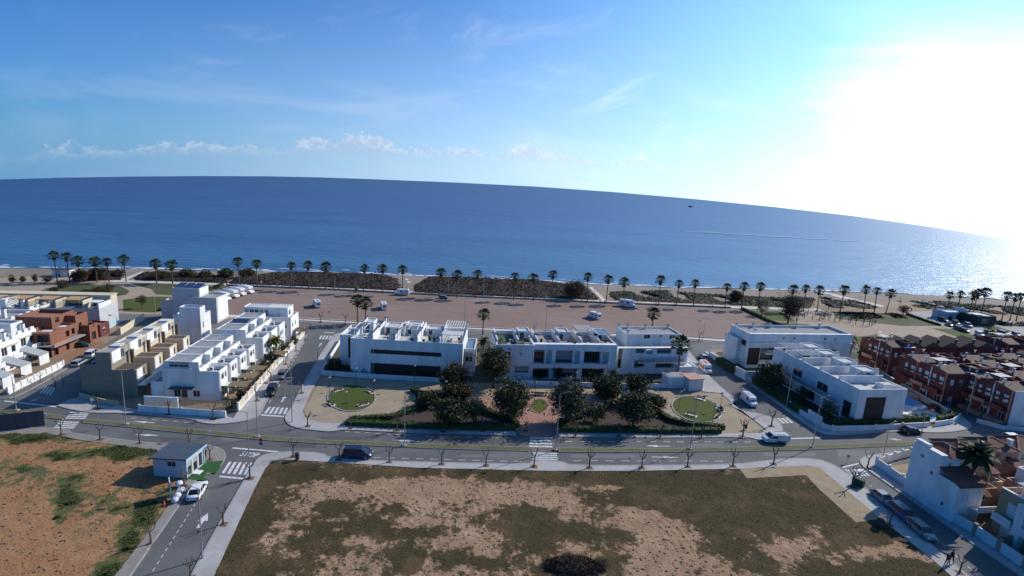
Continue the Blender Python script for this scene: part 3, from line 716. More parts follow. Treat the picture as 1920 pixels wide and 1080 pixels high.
BL_C = [(560, 885, 90, 22, .55), (470, 960, 50, 80, .6), (420, 1060, 60, 50, .6), (620, 950, 28, 14, .55), (745, 955, 20, 12, .6), (700, 985, 30, 16, .45), (600, 1015, 40, 30, .5), (660, 985, 60, 10, .2),
        (775, 1000, 60, 14, .4), (770, 1045, 30, 22, .55), (850, 1045, 35, 12, .5), (905, 1055, 45, 10, .55), (1010, 960, 30, 12, .3), (1010, 1000, 45, 25, .5), (760, 885, 120, 10, .5), (960, 892, 100, 14, .5), (1150, 893, 120, 18, .7),
        (1120, 930, 60, 18, .45), (1300, 930, 110, 42, .95), (1430, 930, 90, 40, .8), (1400, 970, 60, 25, .5), (1540, 960, 50, 30, .75), (1600, 1000, 40, 25, .6), (1360, 1030, 45, 18, .65), (1440, 1000, 70, 18, .4), (1420, 1060, 50, 12, .5),
        (1080, 1000, 60, 20, .45), (1200, 985, 22, 10, .3), (1180, 1010, 28, 12, .3), (1560, 1075, 60, 20, .55), (1700, 1070, 60, 18, .9), (1650, 1010, 60, 20, .4), (1150, 1060, 30, 16, .5), (930, 980, 40, 16, .35), (520, 1060, 50, 14, .45),
        (650, 915, 70, 12, -.35), (830, 920, 120, 20, -.5), (1080, 905, 30, 10, -.2), (1040, 935, 60, 14, -.45), (1140, 915, 36, 7, -.75), (1220, 970, 60, 16, -.55), (1260, 1000, 40, 16, -.6), (1250, 1050, 60, 30, -.45), (1470, 920, 20, 9, -.5), (1540, 985, 40, 12, -.4), (1480, 1030, 50, 10, -.35), (900, 1010, 40, 16, -.3), (1650, 1035, 40, 10, -.5)]
TR = [[(700, 925), (760, 960), (800, 1000), (810, 1060)], [(560, 990), (600, 1030), (630, 1075)], [(880, 925), (895, 950), (900, 985)], [(900, 990), (950, 1030), (965, 1075)], [(1220, 965), (1260, 1000), (1280, 1030)], [(650, 940), (720, 985), (760, 1010)]]
plot_c, PV, PVEG = plot('building_plot', [(506, 865), (531, 861), (628, 866), (778, 876), (1028, 882), (1194, 882), (1380, 878), (1514, 873), (1536, 877), (1583, 916), (1651, 973), (1750, 1051), (1900, 1190), (320, 1190), (385, 1105), (476, 914), (495, 880)], BL_C, .30, .24, mat_c, TR)
BL_L = [(60, 822, 70, 12, .7), (225, 850, 55, 16, .8), (110, 855, 40, 10, .7), (160, 822, 30, 6, .5), (290, 845, 30, 10, .6), (278, 960, 26, 30, .7), (242, 1020, 28, 36, .7), (200, 1080, 30, 30, .7), (128, 940, 22, 22, .7), (110, 970, 18, 20, .5), (60, 880, 60, 14, .35), (20, 905, 30, 14, .3), (150, 900, 60, 12, .3), (200, 945, 30, 20, .3), (310, 925, 20, 18, .3),
        (180, 875, 90, 10, -.5), (60, 1020, 80, 60, -.5), (60, 845, 60, 8, -.3), (230, 900, 50, 10, -.5)]
plot_l, PV2, PVEG2 = plot('building_plot', [(-160, 808), (90, 812), (150, 825), (290, 843), (350, 868), (352, 900), (331, 930), (291, 985), (193, 1110), (100, 1190), (-160, 1190)], BL_L, .20, .24, mat_l, relief=.10)
sheet('dirt_apron', [(1386, 879), (1400, 898), (1511, 892), (1536, 919), (1605, 981), (1651, 974), (1583, 917), (1536, 878), (1514, 874), (1442, 877)], .118, pm('compacted_tan', (.34, .27, .18), (.28, .22, .15), .7, .95, .4, 8, c3=(.33, .235, .12), scale3=.25))
turf = pm('artificial_turf', (.022, .085, .022), (.03, .105, .028), 4, .9, .3, 30)
slab('turf', [(348, 899), (364, 868), (419, 866), (404, 889), (388, 887), (381, 897), (392, 902), (388, 904)], 0, .16, turf)
# ================================================================== BUILDINGS
class Bld:
    """a building in its own frame: u along the front, v away from the front, z up"""
    def __init__(s, name, org, rot, label, cat='house', group=None):
        s.o = Vector((org[0], org[1], 0)); s.r = radians(rot)
        s.u = Vector((cos(s.r), sin(s.r), 0)); s.v = Vector((-sin(s.r), cos(s.r), 0))
        s.e = empty(name, s.o, s.r, label, cat, group)
    def hit(s, px, py, side, c):
        d = _RX * ((px - CX) / FPX) + _DN * ((py - CY) / FPX) + _FW
        n = s.v if side in ('front', 'back') else s.u
        t = (c - (EYE - s.o).dot(n)) / d.dot(n); q = EYE + d * t - s.o
        return (q.dot(s.u) if side in ('front', 'back') else q.dot(s.v)), q.z
    def W(s, x0, y0, x1, y1, side='front', c=0.0, kind='w'):
        """an opening given by two opposite picture corners on the plane of a side"""
        a, z1 = s.hit(x0, y0, side, c); b, z0 = s.hit(x1, y1, side, c)
        return (min(a, b), max(a, b), max(.12, min(z0, z1)), max(z0, z1), kind)
    def block(s, u0, u1, v0, v1, z0, z1, mat=None, op=None, par=.45, roof=None, t=.2, tf=None, name='wall', deck=True):
        mat = mat or white; op = op or {}; roof = roof or roofgrey; mb = MB()
        tt = {'front': tf or t, 'back': t, 'left': t, 'right': t}
        spec = {'front': ((u0, v0), (1, 0), (0, 1), u1 - u0, 0, 0), 'back': ((u1, v1), (-1, 0), (0, -1), u1 - u0, 0, 0),
                'right': ((u1, v0), (0, 1), (-1, 0), v1 - v0, tt['front'], tt['back']), 'left': ((u0, v1), (0, -1), (1, 0), v1 - v0, tt['back'], tt['front'])}
        for side, (o, d, n, ln, a0, a1) in spec.items():
            M = Matrix(((d[0], n[0], 0, o[0]), (d[1], n[1], 0, o[1]), (0, 0, 1, 0), (0, 0, 0, 1))); th = tt[side]
            ops = []
            for q in op.get(side, ()):
                a, b = q[0], q[1]
                if side == 'front': a, b = a - u0, b - u0
                elif side == 'back': a, b = u1 - b, u1 - a
                elif side == 'right': a, b = a - v0, b - v0
                else: a, b = v1 - b, v1 - a
                a, b = max(a, a0 + .1), min(b, ln - a1 - .1); c0, c1 = max(q[2], z0 + .02), min(q[3], z1 - .15)
                if b - a > .15 and c1 - c0 > .15: ops.append((a, b, c0, c1, q[4]))
            ss = sorted({a0, ln - a1, *[x for q in ops for x in q[:2]]}); zz = sorted({z0, z1, *[x for q in ops for x in q[2:4]]})
            for i in range(len(ss) - 1):
                run = None
                for j in range(len(zz) - 1):
                    cs, cz = (ss[i] + ss[i + 1]) / 2, (zz[j] + zz[j + 1]) / 2
                    hole = any(q[0] < cs < q[1] and q[2] < cz < q[3] for q in ops)
                    if not hole and run is None: run = zz[j]
                    if run is not None and (hole or j == len(zz) - 2):
                        top = zz[j] if hole else zz[j + 1]
                        mb.box(ss[i], ss[i + 1], 0, th, run, top, 0, M); run = None
            for q in ops: s.fill(q, M, th)
        w = mb.build(name, mat, s.e)
        e = .004
        MB().box(u0 + tt['left'] + e, u1 - tt['right'] - e, v0 + tt['front'] + e, v1 - tt['back'] - e, z0 + .01, z1 - par - .06).build('inner_wall', mat if tf else dark_fill, s.e)  # solid core; its dark colour stands in for interior shade unless tf is set
        if deck: MB().box(u0 + tt['left'] + e, u1 - tt['right'] - e, v0 + t + e, v1 - tt['back'] - e, z1 - par - .05, z1 - par).build('roof', roof, s.e)
        return w
    def fill(s, q, M, th):
        a, b, c0, c1, k = q; pos = M @ Vector(((a + b) / 2, 0, (c0 + c1) / 2)); rz = math.atan2(M[1][0], M[0][0]); w, h = (b - a) / 2, (c1 - c0) / 2
        if k == 'o': return
        f = .05; d0, d1 = (.05, .11)
        if k == 'd':
            MB().box(-w, w, .06, .10, -h, h).build('dark_panel', dark_fill, s.e, loc=pos, rz=rz); return
        if k == 'g':            # deep-set glazing at the back of a loggia
            d0, d1 = th - .12, th - .05
        mb = MB().box(-w, w, d0, d1, -h, -h + f).box(-w, w, d0, d1, h - f, h).box(-w, -w + f, d0, d1, -h + f, h - f).box(w - f, w, d0, d1, -h + f, h - f)
        if 2 * w > 1.0: mb.box(-f / 2, f / 2, d0, d1, -h + f, h - f)
        o = mb.build('window', frame_white if k in 'ws' else frame_dark, s.e, loc=pos, rz=rz)
        MB().box(-w + f, w - f, d0 + .02, d1 - .015, -h + f, h - f).build('pane', glass if k != 's' else offwhite, o)
        if k in 'wg' and (int(abs(pos.x * 7.3 + pos.y * 3.1 + pos.z * 5.7)) % 5) in (0, 2, 3):
            fr = (.35, .6, .25, .8, .5)[int(abs(pos.x * 3.7 + pos.z * 2.3)) % 5]
            MB().box(-w + f, w - f, d0 - .012, d0 + .008, h - f - fr * (2 * h - 2 * f), h - f).build('blind', blindm, o)
    def box(s, name, u0, u1, v0, v1, z0, z1, mat): return MB().box(u0, u1, v0, v1, z0, z1).build(name, mat, s.e)
    def pergola(s, u0, u1, v0, v1, z0, z1, n=6, mat=None, w=.1, along='v'):
        mb = MB()
        for x in (u0, u1 - w):
            for y in (v0, v1 - w): mb.box(x, x + w, y, y + w, z0, z1)
        mb.box(u0, u1, v0, v0 + w, z1, z1 + .14).box(u0, u1, v1 - w, v1, z1, z1 + .14)
        for i in range(n):
            x = u0 + (u1 - u0 - w) * i / max(1, n - 1); mb.box(x, x + w, v0 - .15, v1 + .15, z1 + .145, z1 + .26)
        return mb.build('pergola', mat or frame_white, s.e)
    def railing(s, u0, u1, v, z0, h=.9, mat=None, glassy=True, side=False):
        mb = MB(); n = max(2, int(abs(u1 - u0) / 1.2))
        B = (lambda a, b, c, d, e, f: mb.box(c, d, a, b, e, f)) if side else mb.box
        B(u0, u1, v, v + .05, z0 + h - .05, z0 + h)
        for i in range(n + 1):
            x = u0 + (u1 - u0 - .05) * i / n; B(x, x + .05, v + .002, v + .048, z0, z0 + h - .05)
        o = mb.build('railing', mat or steel, s.e)
        if glassy:
            g = MB(); (g.box(v + .015, v + .03, u0, u1, z0 + .08, z0 + h - .08) if side else g.box(u0, u1, v + .015, v + .03, z0 + .08, z0 + h - .08)); g.build('glass_panel', balglass, o)
        return o
    def chimney(s, u, v, z, h=1.0, w=.5, mat=None):
        o = MB().box(u - w / 2, u + w / 2, v - w / 2, v + w / 2, z, z + h).build('chimney', mat or white, s.e)
        MB().box(u - w / 2 - .12, u + w / 2 + .12, v - w / 2 - .12, v + w / 2 + .12, z + h + .05, z + h + .13).build('chimney_cap', darksteel, o); return o
    def ac_unit(s, u, v, z):
        o = MB().box(u - .42, u + .42, v - .17, v + .17, z + .08, z + .68).build('air_conditioner', frame_white, s.e)
        MB().tube([(u, v - .172, z + .38), (u, v - .19, z + .38)], .24, 10).build('fan_grille', darksteel, o)
    def aerial(s, u, v, z, h=2.2):
        mb = MB().tube([(u, v, z), (u, v, z + h)], .03, 4)
        for k in range(4): mb.tube([(u - .35 + .06 * k, v, z + h - .1 - .16 * k), (u + .35 - .06 * k, v, z + h - .1 - .16 * k)], .018, 3)
        mb.build('aerial', steel, s.e)
    def drainpipe(s, u, v, z1): MB().tube([(u, v, .1), (u, v, z1)], .05, 5).build('drainpipe', offwhite, s.e)
    def solar(s, u, v, z, w=2.0, d=1.1, tilt=.45):
        MB().poly([(u, v, z + .15), (u + w, v, z + .15), (u + w, v + d, z + .15 + tilt), (u, v + d, z + .15 + tilt)]).poly([(u, v + d, z + .1 + tilt), (u + w, v + d, z + .1 + tilt), (u + w, v, z + .1), (u, v, z + .1)]).box(u + .1, u + .16, v + d - .1, v + d - .04, z, z + tilt + .08).box(u + w - .16, u + w - .1, v + d - .1, v + d - .04, z, z + tilt + .08).build('solar_panel', solarm, s.e)
blindm = pm('grey_blind', (.34, .33, .32), (.29, .285, .28), 3, .8)
balglass = pm('balcony_glass', (.20, .23, .27), (.24, .27, .31), .5, .15, spec=.5)
solarm = pm('solar_cells', (.03, .045, .10), (.04, .06, .13), 1.5, .2, spec=.6)
canvas = pm('shade_canvas', (.60, .58, .54), (.52, .50, .46), 1, .9)
wood = pm('brown_timber', (.14, .09, .055), (.10, .065, .04), 3, .8)
brickm = pm('red_brickwork', (.27, .12, .08), (.21, .09, .06), 2.2, .9, .4, 14)
brickpale = pm('orange_brickwork', (.43, .235, .15), (.37, .19, .12), 2.2, .9, .4, 14)
concrete = pm('grey_concrete', (.30, .30, .30), (.24, .24, .24), .8, .9, .2, 8)
redwall = pm('dark_red_render', (.17, .050, .046), (.12, .038, .036), .35, .85, .1, 10)
salmon = pm('salmon_render', (.42, .24, .18), (.36, .20, .15), .7, .85, .1, 10)
greywall = pm('pale_grey_render', (.50, .51, .52), (.44, .45, .46), .6, .85, .1, 10)
tile = pm('roof_tile_clay', (.185, .072, .055), (.135, .052, .042), 1.6, .85, .6, 5)
tilebrown = pm('roof_tile_brown', (.135, .088, .072), (.10, .066, .055), 1.6, .85, .6, 5)
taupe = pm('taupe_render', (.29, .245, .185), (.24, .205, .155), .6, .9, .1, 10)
brownroof = pm('brown_roof_deck', (.10, .075, .06), (.08, .06, .05), .7, .9, .2, 8)
bluegrey = pm('blue_grey_metal', (.13, .20, .30), (.10, .16, .25), .8, .5)

def roof_clutter(b, u0, u1, v0, v1, z, rnd, n=4):
    """chairs, boxes and planters left on a roof terrace: parts of the terrace"""
    for i in range(n):
        u, v = rnd.uniform(u0 + .5, u1 - .8), rnd.uniform(v0 + .5, v1 - .8); k = rnd.random()
        if k < .35:
            o = MB().box(u, u + .5, v, v + .5, z + .4, z + .46).box(u, u + .5, v + .45, v + .5, z + .46, z + .9).box(u, u + .05, v, v + .05, z, z + .4).box(u + .45, u + .5, v, v + .05, z, z + .4).box(u, u + .05, v + .45, v + .5, z, z + .4).box(u + .45, u + .5, v + .45, v + .5, z, z + .4)
            o.build('terrace_chair', frame_white if rnd.random() < .5 else wood, b.e)
        elif k < .6: MB().box(u, u + 1.3, v, v + .6, z, z + .45).box(u, u + 1.3, v + .5, v + .62, z + .45, z + .8).build('sun_bed', frame_white if rnd.random() < .6 else bluegrey, b.e)
        elif k < .8: b.ac_unit(u + .4, v + .3, z)
        else:
            o = MB().tube([(u, v, z), (u, v, z + .5)], [.2, .28], 8).build('planter', tile, b.e); MB().ball((u, v, z + .8), .36, 6, 4, jit=.3, rnd=rnd).build('plant', leaf_hedge, o)
leaf_hedge = leafmat('hedge_leaf', (.03, .055, .018), (.055, .085, .028), 1.2)

# ---- long white block in the centre
rnd = random.Random(21)
b = Bld('apartment_block', (-34.0, 107.4), 0.7, 'long white block with one dark ribbon window behind the left lawn', 'building')
H1 = 8.4
b.block(0, 24.2, 0, 12.5, 0, H1, white, {'front': [b.W(695, 654.5, 828, 669.5, kind='d'), b.W(695, 680, 826, 712, kind='d')], 'right': [(2, 5, 3.6, 5.8, 'w'), (7, 10, 3.6, 5.8, 'w')]}, par=.9, roof=rooflight)  # lower panel puts the ground-floor opening's shade into a dark colour
b.block(-3.4, -.01, 3.6, 12.0, 0, H1 - .5, white, {'front': [(-1.6, -.12, 2.6, 7.4, 'd')]}, par=.5, roof=rooflight)
b.block(24.21, 26.6, 3.0, 11.0, 0, 6.4, offwhite, {'front': [(24.6, 26.2, 3.4, 5.6, 'w')], 'right': [(4, 6, 3.4, 5.6, 'w'), (8, 10, 3.4, 5.6, 'w')]}, par=.3, roof=bluegrey)
zr = H1 - .9
for u in (4.6, 9.4, 14.2, 19.0):
    b.box('terrace_wall', u, u + .22, .25, 12.2, zr, zr + 1.9, white); b.box('wall_cap', u - .06, u + .28, 5.6, 6.9, zr + 1.9, zr + 2.02, darksteel)
for u0, u1, v0, v1, hh in ((.6, 2.9, 8.0, 11.6, 2.4), (5.4, 8.9, 7.5, 11.8, 1.6), (10.2, 13.8, 7.8, 11.8, 2.2), (15.0, 18.6, 8.2, 11.6, 1.5)):
    b.block(u0, u1, v0, v1, zr, zr + hh, white, {'front': [(u0 + .5, u0 + 1.4, zr + .05, zr + 1.9, 'w')]}, par=.25, roof=rooflight)
b.pergola(19.4, 23.8, 5.2, 11.8, zr, zr + 2.5, 9); b.pergola(10.0, 13.9, 2.5, 7.0, zr, zr + 2.7, 3); b.pergola(.2, 4.4, 2.0, 7.0, zr, zr + 2.3, 3)
b.box('canopy', 19.3, 23.9, 1.6, 5.0, zr + 2.2, zr + 2.32, rooflight); b.box('canopy_post', 19.35, 19.5, 1.7, 1.85, zr, zr + 2.2, white); b.box('canopy_post', 23.7, 23.85, 1.7, 1.85, zr, zr + 2.2, white)
for u, v in ((.2, 11.9), (4.7, 11.9), (9.5, 2.4), (14.3, 5.0), (10.2, 6.5), (24.0, 11.9), (1.2, 4.2)): b.chimney(u, v, zr, 2.5, .5)
for u in range(5): roof_clutter(b, .3 + u * 4.8, 4.6 + u * 4.8, .4, 6.5, zr, rnd, 4)
b.railing(.3, 4.4, 12.0, zr + .9, .9)
for u in (3.0, 12.5, 20.5): b.aerial(u, 11.0, zr, 3.0)
for u in (.25, 4.9, 19.6, 23.9): b.drainpipe(u, -.06, 7.3)
b.box('stain_band', 0.01, 24.19, -.012, -.001, H1 - .12, H1 + .004, offwhite)

# ---- white block with balconies to its right
b = Bld('apartment_block', (5.6, 110.8), 8.8, 'white block with three dark balcony bays behind the park trees', 'building')
H2 = 8.3
b.block(-8.4, -.01, -.6, 10.5, 0, H2, white, {'front': [b.W(946, 659, 957, 673, c=-.6), b.W(965, 686, 991, 699, c=-.6)], 'left': [(2, 4, 3.5, 5.4, 'w')]}, par=.9, roof=pm('green_turf_roof', (.06, .10, .06), (.06, .085, .06), 2, .9))
bays = [b.W(997.5, 655.5, 1021, 675), b.W(1043, 657, 1074, 676), b.W(1096, 659, 1126, 678)]
ops = []
for a, c, z0, z1, k in bays: ops.append((a, c, 3.7, z1, 'g')); ops.append((a - .2, c + 1.2, .2, 2.7, 'g'))
ops += [(bays[0][1] + .3, bays[0][1] + 1.6, 3.6, bays[0][3] - .1, 'o'), (bays[1][1] + .3, bays[1][1] + 1.6, 3.6, bays[1][3] - .1, 'o'), (bays[2][1] + .3, bays[2][1] + 1.9, 3.6, bays[2][3] - .1, 'o')]
b.block(0, 19.2, 0, 10.5, 0, H2, white, {'front': ops}, par=.9, tf=1.3, roof=pm('worn_terrace_tiles', (.33, .28, .255), (.26, .22, .2), .8, .9))
for a, c, *_ in bays:
    b.box('balcony_slab', a - .3, c + 2.0, -.9, -.01, 3.05, 3.3, white); b.box('balcony_front', a - .3, c + 2.0, -.9, -.75, 3.31, 4.0, offwhite)
zr = H2 - .9
for i, u in enumerate((-8.1, -3.4, 1.0, 6.0, 11.2, 15.4)):
    b.box('terrace_wall', u, u + .22, 1.5, 10.2, zr, zr + 1.5, white); b.box('wall_cap', u - .1, u + .9, 5.0, 6.2, zr + 1.55, zr + 1.7, darksteel)
    if i % 2: b.block(u + .8, u + 3.6, 6.4, 9.8, zr, zr + 2.0, white, {'front': [(u + 1.2, u + 2.2, zr + .05, zr + 1.7, 'w')]}, par=.25, roof=rooflight)
    roof_clutter(b, u, u + 4.4, .3, 5.5, zr, rnd, 4)
b.aerial(2.0, 9.5, zr, 3.0); b.aerial(9.5, 9.5, zr, 3.0); b.drainpipe(-.3, -.66, 7.0); b.drainpipe(19.0, -.06, 7.0); b.pergola(11.5, 15.2, 5.6, 10.0, zr, zr + 2.4, 8); b.box('shade_sail', 15.9, 18.6, 4.2, 9.0, zr + 2.1, zr + 2.16, bluegrey); b.pergola(15.8, 18.7, 4.0, 9.2, zr, zr + 2.0, 2)
b = Bld('apartment_block', (25.7, 117.3), 11.3, 'white stepped block with raised top storey left of the sea street', 'building')
b.block(0, 17.8, 0, 10, 0, 6.5, white, {'front': [b.W(1152, 652, 1166, 692, kind='g'), b.W(1193, 648, 1210, 662, kind='g'), b.W(1233, 648, 1259, 663, kind='g'), b.W(1190, 676, 1209, 690, kind='g'), b.W(1230, 676, 1262, 690, kind='g'), b.W(1213, 650, 1224, 664, kind='o')], 'right': [(2, 4.5, 3.4, 5.4, 'w')]}, par=.8, tf=1.1, roof=rooflight)
b.block(3.2, 17.5, 3.4, 9.8, 5.8, 8.9, white, {'front': [b.W(1208, 626, 1219, 635, c=3.4), b.W(1237.5, 626.5, 1240.5, 632, c=3.4), b.W(1256, 627, 1266, 635.5, c=3.4)]}, par=.35, roof=concrete)
b.box('balcony_slab', 5.2, 16.5, -.95, -.01, 2.95, 3.15, white); b.railing(5.2, 16.5, -.95, 3.15, .95)
for u, v in ((3.5, 9.4), (6, 9.4), (10.5, 9.0), (16.8, 9.2), (3.5, 3.8)): b.chimney(u, v, 8.55, 1.1, .45)
b.box('garden_store', 8.5, 13.0, -9.0, -6.0, 0, 2.7, white); b.box('store_roof', 8.7, 12.8, -8.8, -6.2, 2.701, 2.78, roofgrey)

# ---- white buildings right of the sea street
b = Bld('apartment_block', (60.6, 127.4), 9.6, 'white angular block with dark corner strip beyond the sea street', 'building')
b.block(0, 29.5, 0, 8.6, 0, 9.1, white, {'front': [b.W(1404, 652, 1421, 684, kind='d'), b.W(1427, 652, 1451, 676, kind='g'), b.W(1452, 650, 1458, 664), b.W(1547, 655, 1569, 668, kind='g'), b.W(1468, 631.5, 1471.5, 636), b.W(1488, 632, 1491.5, 636.5), b.W(1546, 633, 1549.5, 638), b.W(1565, 634, 1568, 638.5), b.W(1500, 655, 1520, 668, kind='g')],
        'left': [(1.2, 5.6, 5.4, 6.9, 'd')], 'right': [(2, 5, 3, 5, 'w')]}, par=.6, tf=.9, roof=concrete)
b.box('balcony_slab', 4.2, 9.6, -1.5, -.01, 4.1, 4.3, white); b.railing(4.2, 9.6, -1.5, 4.3, .95)
b.box('ledge', .2, 29.3, -.5, -.01, 6.7, 6.9, white)
for u, v in ((.8, 7.5), (6, 8), (11, 8), (19, 8), (26, 8), (2.5, 2)): b.chimney(u, v, 8.5, 1.2, .5)
b.block(-1.2, -.01, 3.0, 8.6, 0, 7.0, white, {}, par=.4)
b = Bld('apartment_block', (68.2, 95.7), 9.5, 'white long block with tall dark front strip beside the pool', 'building')
HB = 7.7
b.block(0, 10.6, 0, 26.0, 0, HB, white, {'front': [b.W(1625, 745, 1653.5, 786, kind='d')], 'left': [b.W(1582, 748, 1591, 786, 'left', kind='d'), b.W(1533, 713, 1550, 738, 'left', kind='w'), b.W(1488.7, 687, 1502.6, 710, 'left', kind='w'), (3.4, 6.6, 3.9, 6.3, 's'), (11.8, 15.2, 3.9, 6.3, 's'), (19.6, 22.6, 3.9, 6.3, 's'), (4.0, 8.4, .3, 2.7, 'w'), (11, 15.5, .3, 2.7, 'w'), (18, 23, .3, 2.7, 'w')], 'right': [(3, 6, 3.6, 5.8, 'w'), (10, 13, 3.6, 5.8, 'w')]}, par=.9, roof=rooflight)
b.box('balcony_slab', -1.6, -.01, 3.0, 25.6, 3.1, 3.3, white); b.railing(3.0, 25.6, -1.6, 3.3, .95, side=True)
zr = HB - .9
for i, v in enumerate((5.6, 11.0, 16.4, 21.4)):
    b.box('terrace_wall', .25, 10.3, v, v + .22, zr, zr + 1.6, white)
    b.block(6.0, 9.8, v + .6, v + 4.0, zr, zr + 2.3, white, {'front': [(6.8, 7.8, zr + .05, zr + 1.9, 'w')]}, par=.25, roof=rooflight)
    b.chimney(5.2, v + .9, zr, 2.0, .6); b.chimney(9.0, v + .5, zr + 2.3, .5, .5); roof_clutter(b, .4, 5.2, v, v + 5, zr, rnd, 3)
    if i > 1: b.pergola(.6, 5.4, v + .8, v + 4.2, zr, zr + 2.0, 5)
b.box('skylight', 6.6, 9.6, 1.6, 3.6, zr, zr + .9, white); b.box('skylight_top', 6.9, 9.3, 1.8, 3.4, zr + .95, zr + 1.05, rooflight)

# ---- white terrace left of the side street: each house its own thing
def white_house(org, rot, label, h=6.1, deep=4.3, first=False, annex=True, group='white terraced houses along the side street', variant=0):
    b = Bld('terraced_house', org, rot, label, 'house', group)
    op = {'right': [(.9, 1.9, 3.7, 5.0, 'w'), (2.3, 2.9, 3.7, 5.0, 'w'), (.8, 3.2, .3, 2.4, 'w')]}
    if first: op['front'] = [(1.8, 3.0, .6, 2.0, 'w'), (5.2, 6.4, .6, 1.9, 'w')]
    b.block(0, 6.6, .02, deep, 0, h, white, dict(front=op.get('front', [])), par=.35, roof=roofgrey)
    b.block(6.61, 10.0, .02, deep - .9, 0, h - .4, white, dict(right=op['right']), par=.8, roof=concrete)
    if first: b.block(.3, 5.2, .3, deep, h - .35, h + 1.3, white, {'front': [(1.1, 4.6, h + .15, h + 1.15, 'w')]}, par=.12, roof=roofgrey)
    else: b.block(.3, 5.2, 0.03, deep - .02, h - .35, h + 1.3, white, {}, par=.12, roof=roofgrey)
    # raking party fins either side of the roof
    MB().side([(.03, h + 1.3), (.03, h - .3), (.22, h - .3), (.22, h + 1.3)], 5.25, 6.5).build('party_fin', white, b.e)
    MB().prism([(-1.9, .05), (.28, .05), (.28, .25), (-1.9, .25)], [h - 1.2, h - .4, h - .4, h - 1.2], [h - .9, h + .9, h + .9, h - .9]).build('raking_fin', white, b.e)
    b.box('terrace_wall', -1.9, -.01, .3, deep - .1, 0, 3.2, white)
    b.box('door_canopy', 10.02, 10.9, .6, 2.4, 2.6, 2.72, offwhite)
    if annex:
        b.pergola(11.0, 14.2, .6, 3.4, 0, 2.3, 6, wood); b.box('pergola_mat', 11.1, 14.1, .7, 3.3, 2.57, 2.6, pm('reed_mat', (.22, .17, .10), (.16, .12, .07), 3, .95))
    if variant: b.solar(1.0, .6, h + 1.2, 3.6, 1.6)
    b.ac_unit(7.4, deep - 1.6, h - 1.2); b.ac_unit(8.9, .7, h - 1.2); b.aerial(5.8, deep - .5, h - .3, 3.0); b.drainpipe(10.07, .2, h - .6)
    return b
VD = Vector((-sin(radians(5)), cos(radians(5)), 0))
o0 = Vector((-63.2, 90.2, 0))
for i in range(4):
    q = o0 + VD * 4.35 * i
    b = white_house((q.x, q.y), 5, ['white terraced house nearest the avenue, blank shaded gable', 'second white terraced house from the avenue on the side street', 'third white terraced house from the avenue on the side street', 'fourth white terraced house from the avenue on the side street'][i], first=(i == 0), annex=i < 3)
    if i == 0:
        b.box('door_canopy', 1.4, 5.6, -1.3, -.01, 2.5, 2.62, darksteel); b.box('door', 3.2, 4.2, -.04, -.002, .1, 2.1, frame_dark)
        b.block(-1.85, -.02, -.5, 4.2, 0, 3.6, white, {}, par=.3)
for i in range(3):
    q = o0 + VD * (18.6 + 5.0 * i) + Vector((.8, 0, 0))
    white_house((q.x, q.y), 5, ['white terraced house behind the gap, taller with blank end wall', 'white terraced house with blue solar panels on its roof', 'white terraced house just before the seafront end house'][i], h=6.9, deep=4.9, annex=i == 0, variant=(i == 1))
q = o0 + VD * 36.5 + Vector((1.4, 0, 0))
b = Bld('end_house', (q.x, q.y), 5, 'white end house with glazed roof room facing the car park', 'house')
b.block(0, 9.6, 0, 6.0, 0, 6.4, white, {'right': [(1.0, 1.7, 3.6, 5.0, 'w'), (3.2, 3.9, 3.6, 5.0, 'w')], 'front': [(7.9, 8.6, 3.6, 4.6, 'w')]}, par=.5, roof=roofgrey)
b.block(-2.5, 8.4, 1.6, 5.8, 5.9, 8.4, white, {'front': [(-2.2 + i * 1.2, -1.2 + i * 1.2, 6.2, 7.8, 'w') for i in range(5)], 'right': [(2.2, 3.6, 6.4, 7.8, 'w')]}, par=.15, roof=rooflight)
for i in range(7): b.box('roof_slat', 3.2 + i * .72, 3.5 + i * .72, 1.9, 5.5, 8.40, 8.48, offwhite)
b.box('awning', 9.62, 12.6, 1.0, 4.6, 2.5, 2.6, wood); b.ac_unit(6.4, 1.3, 6.0)

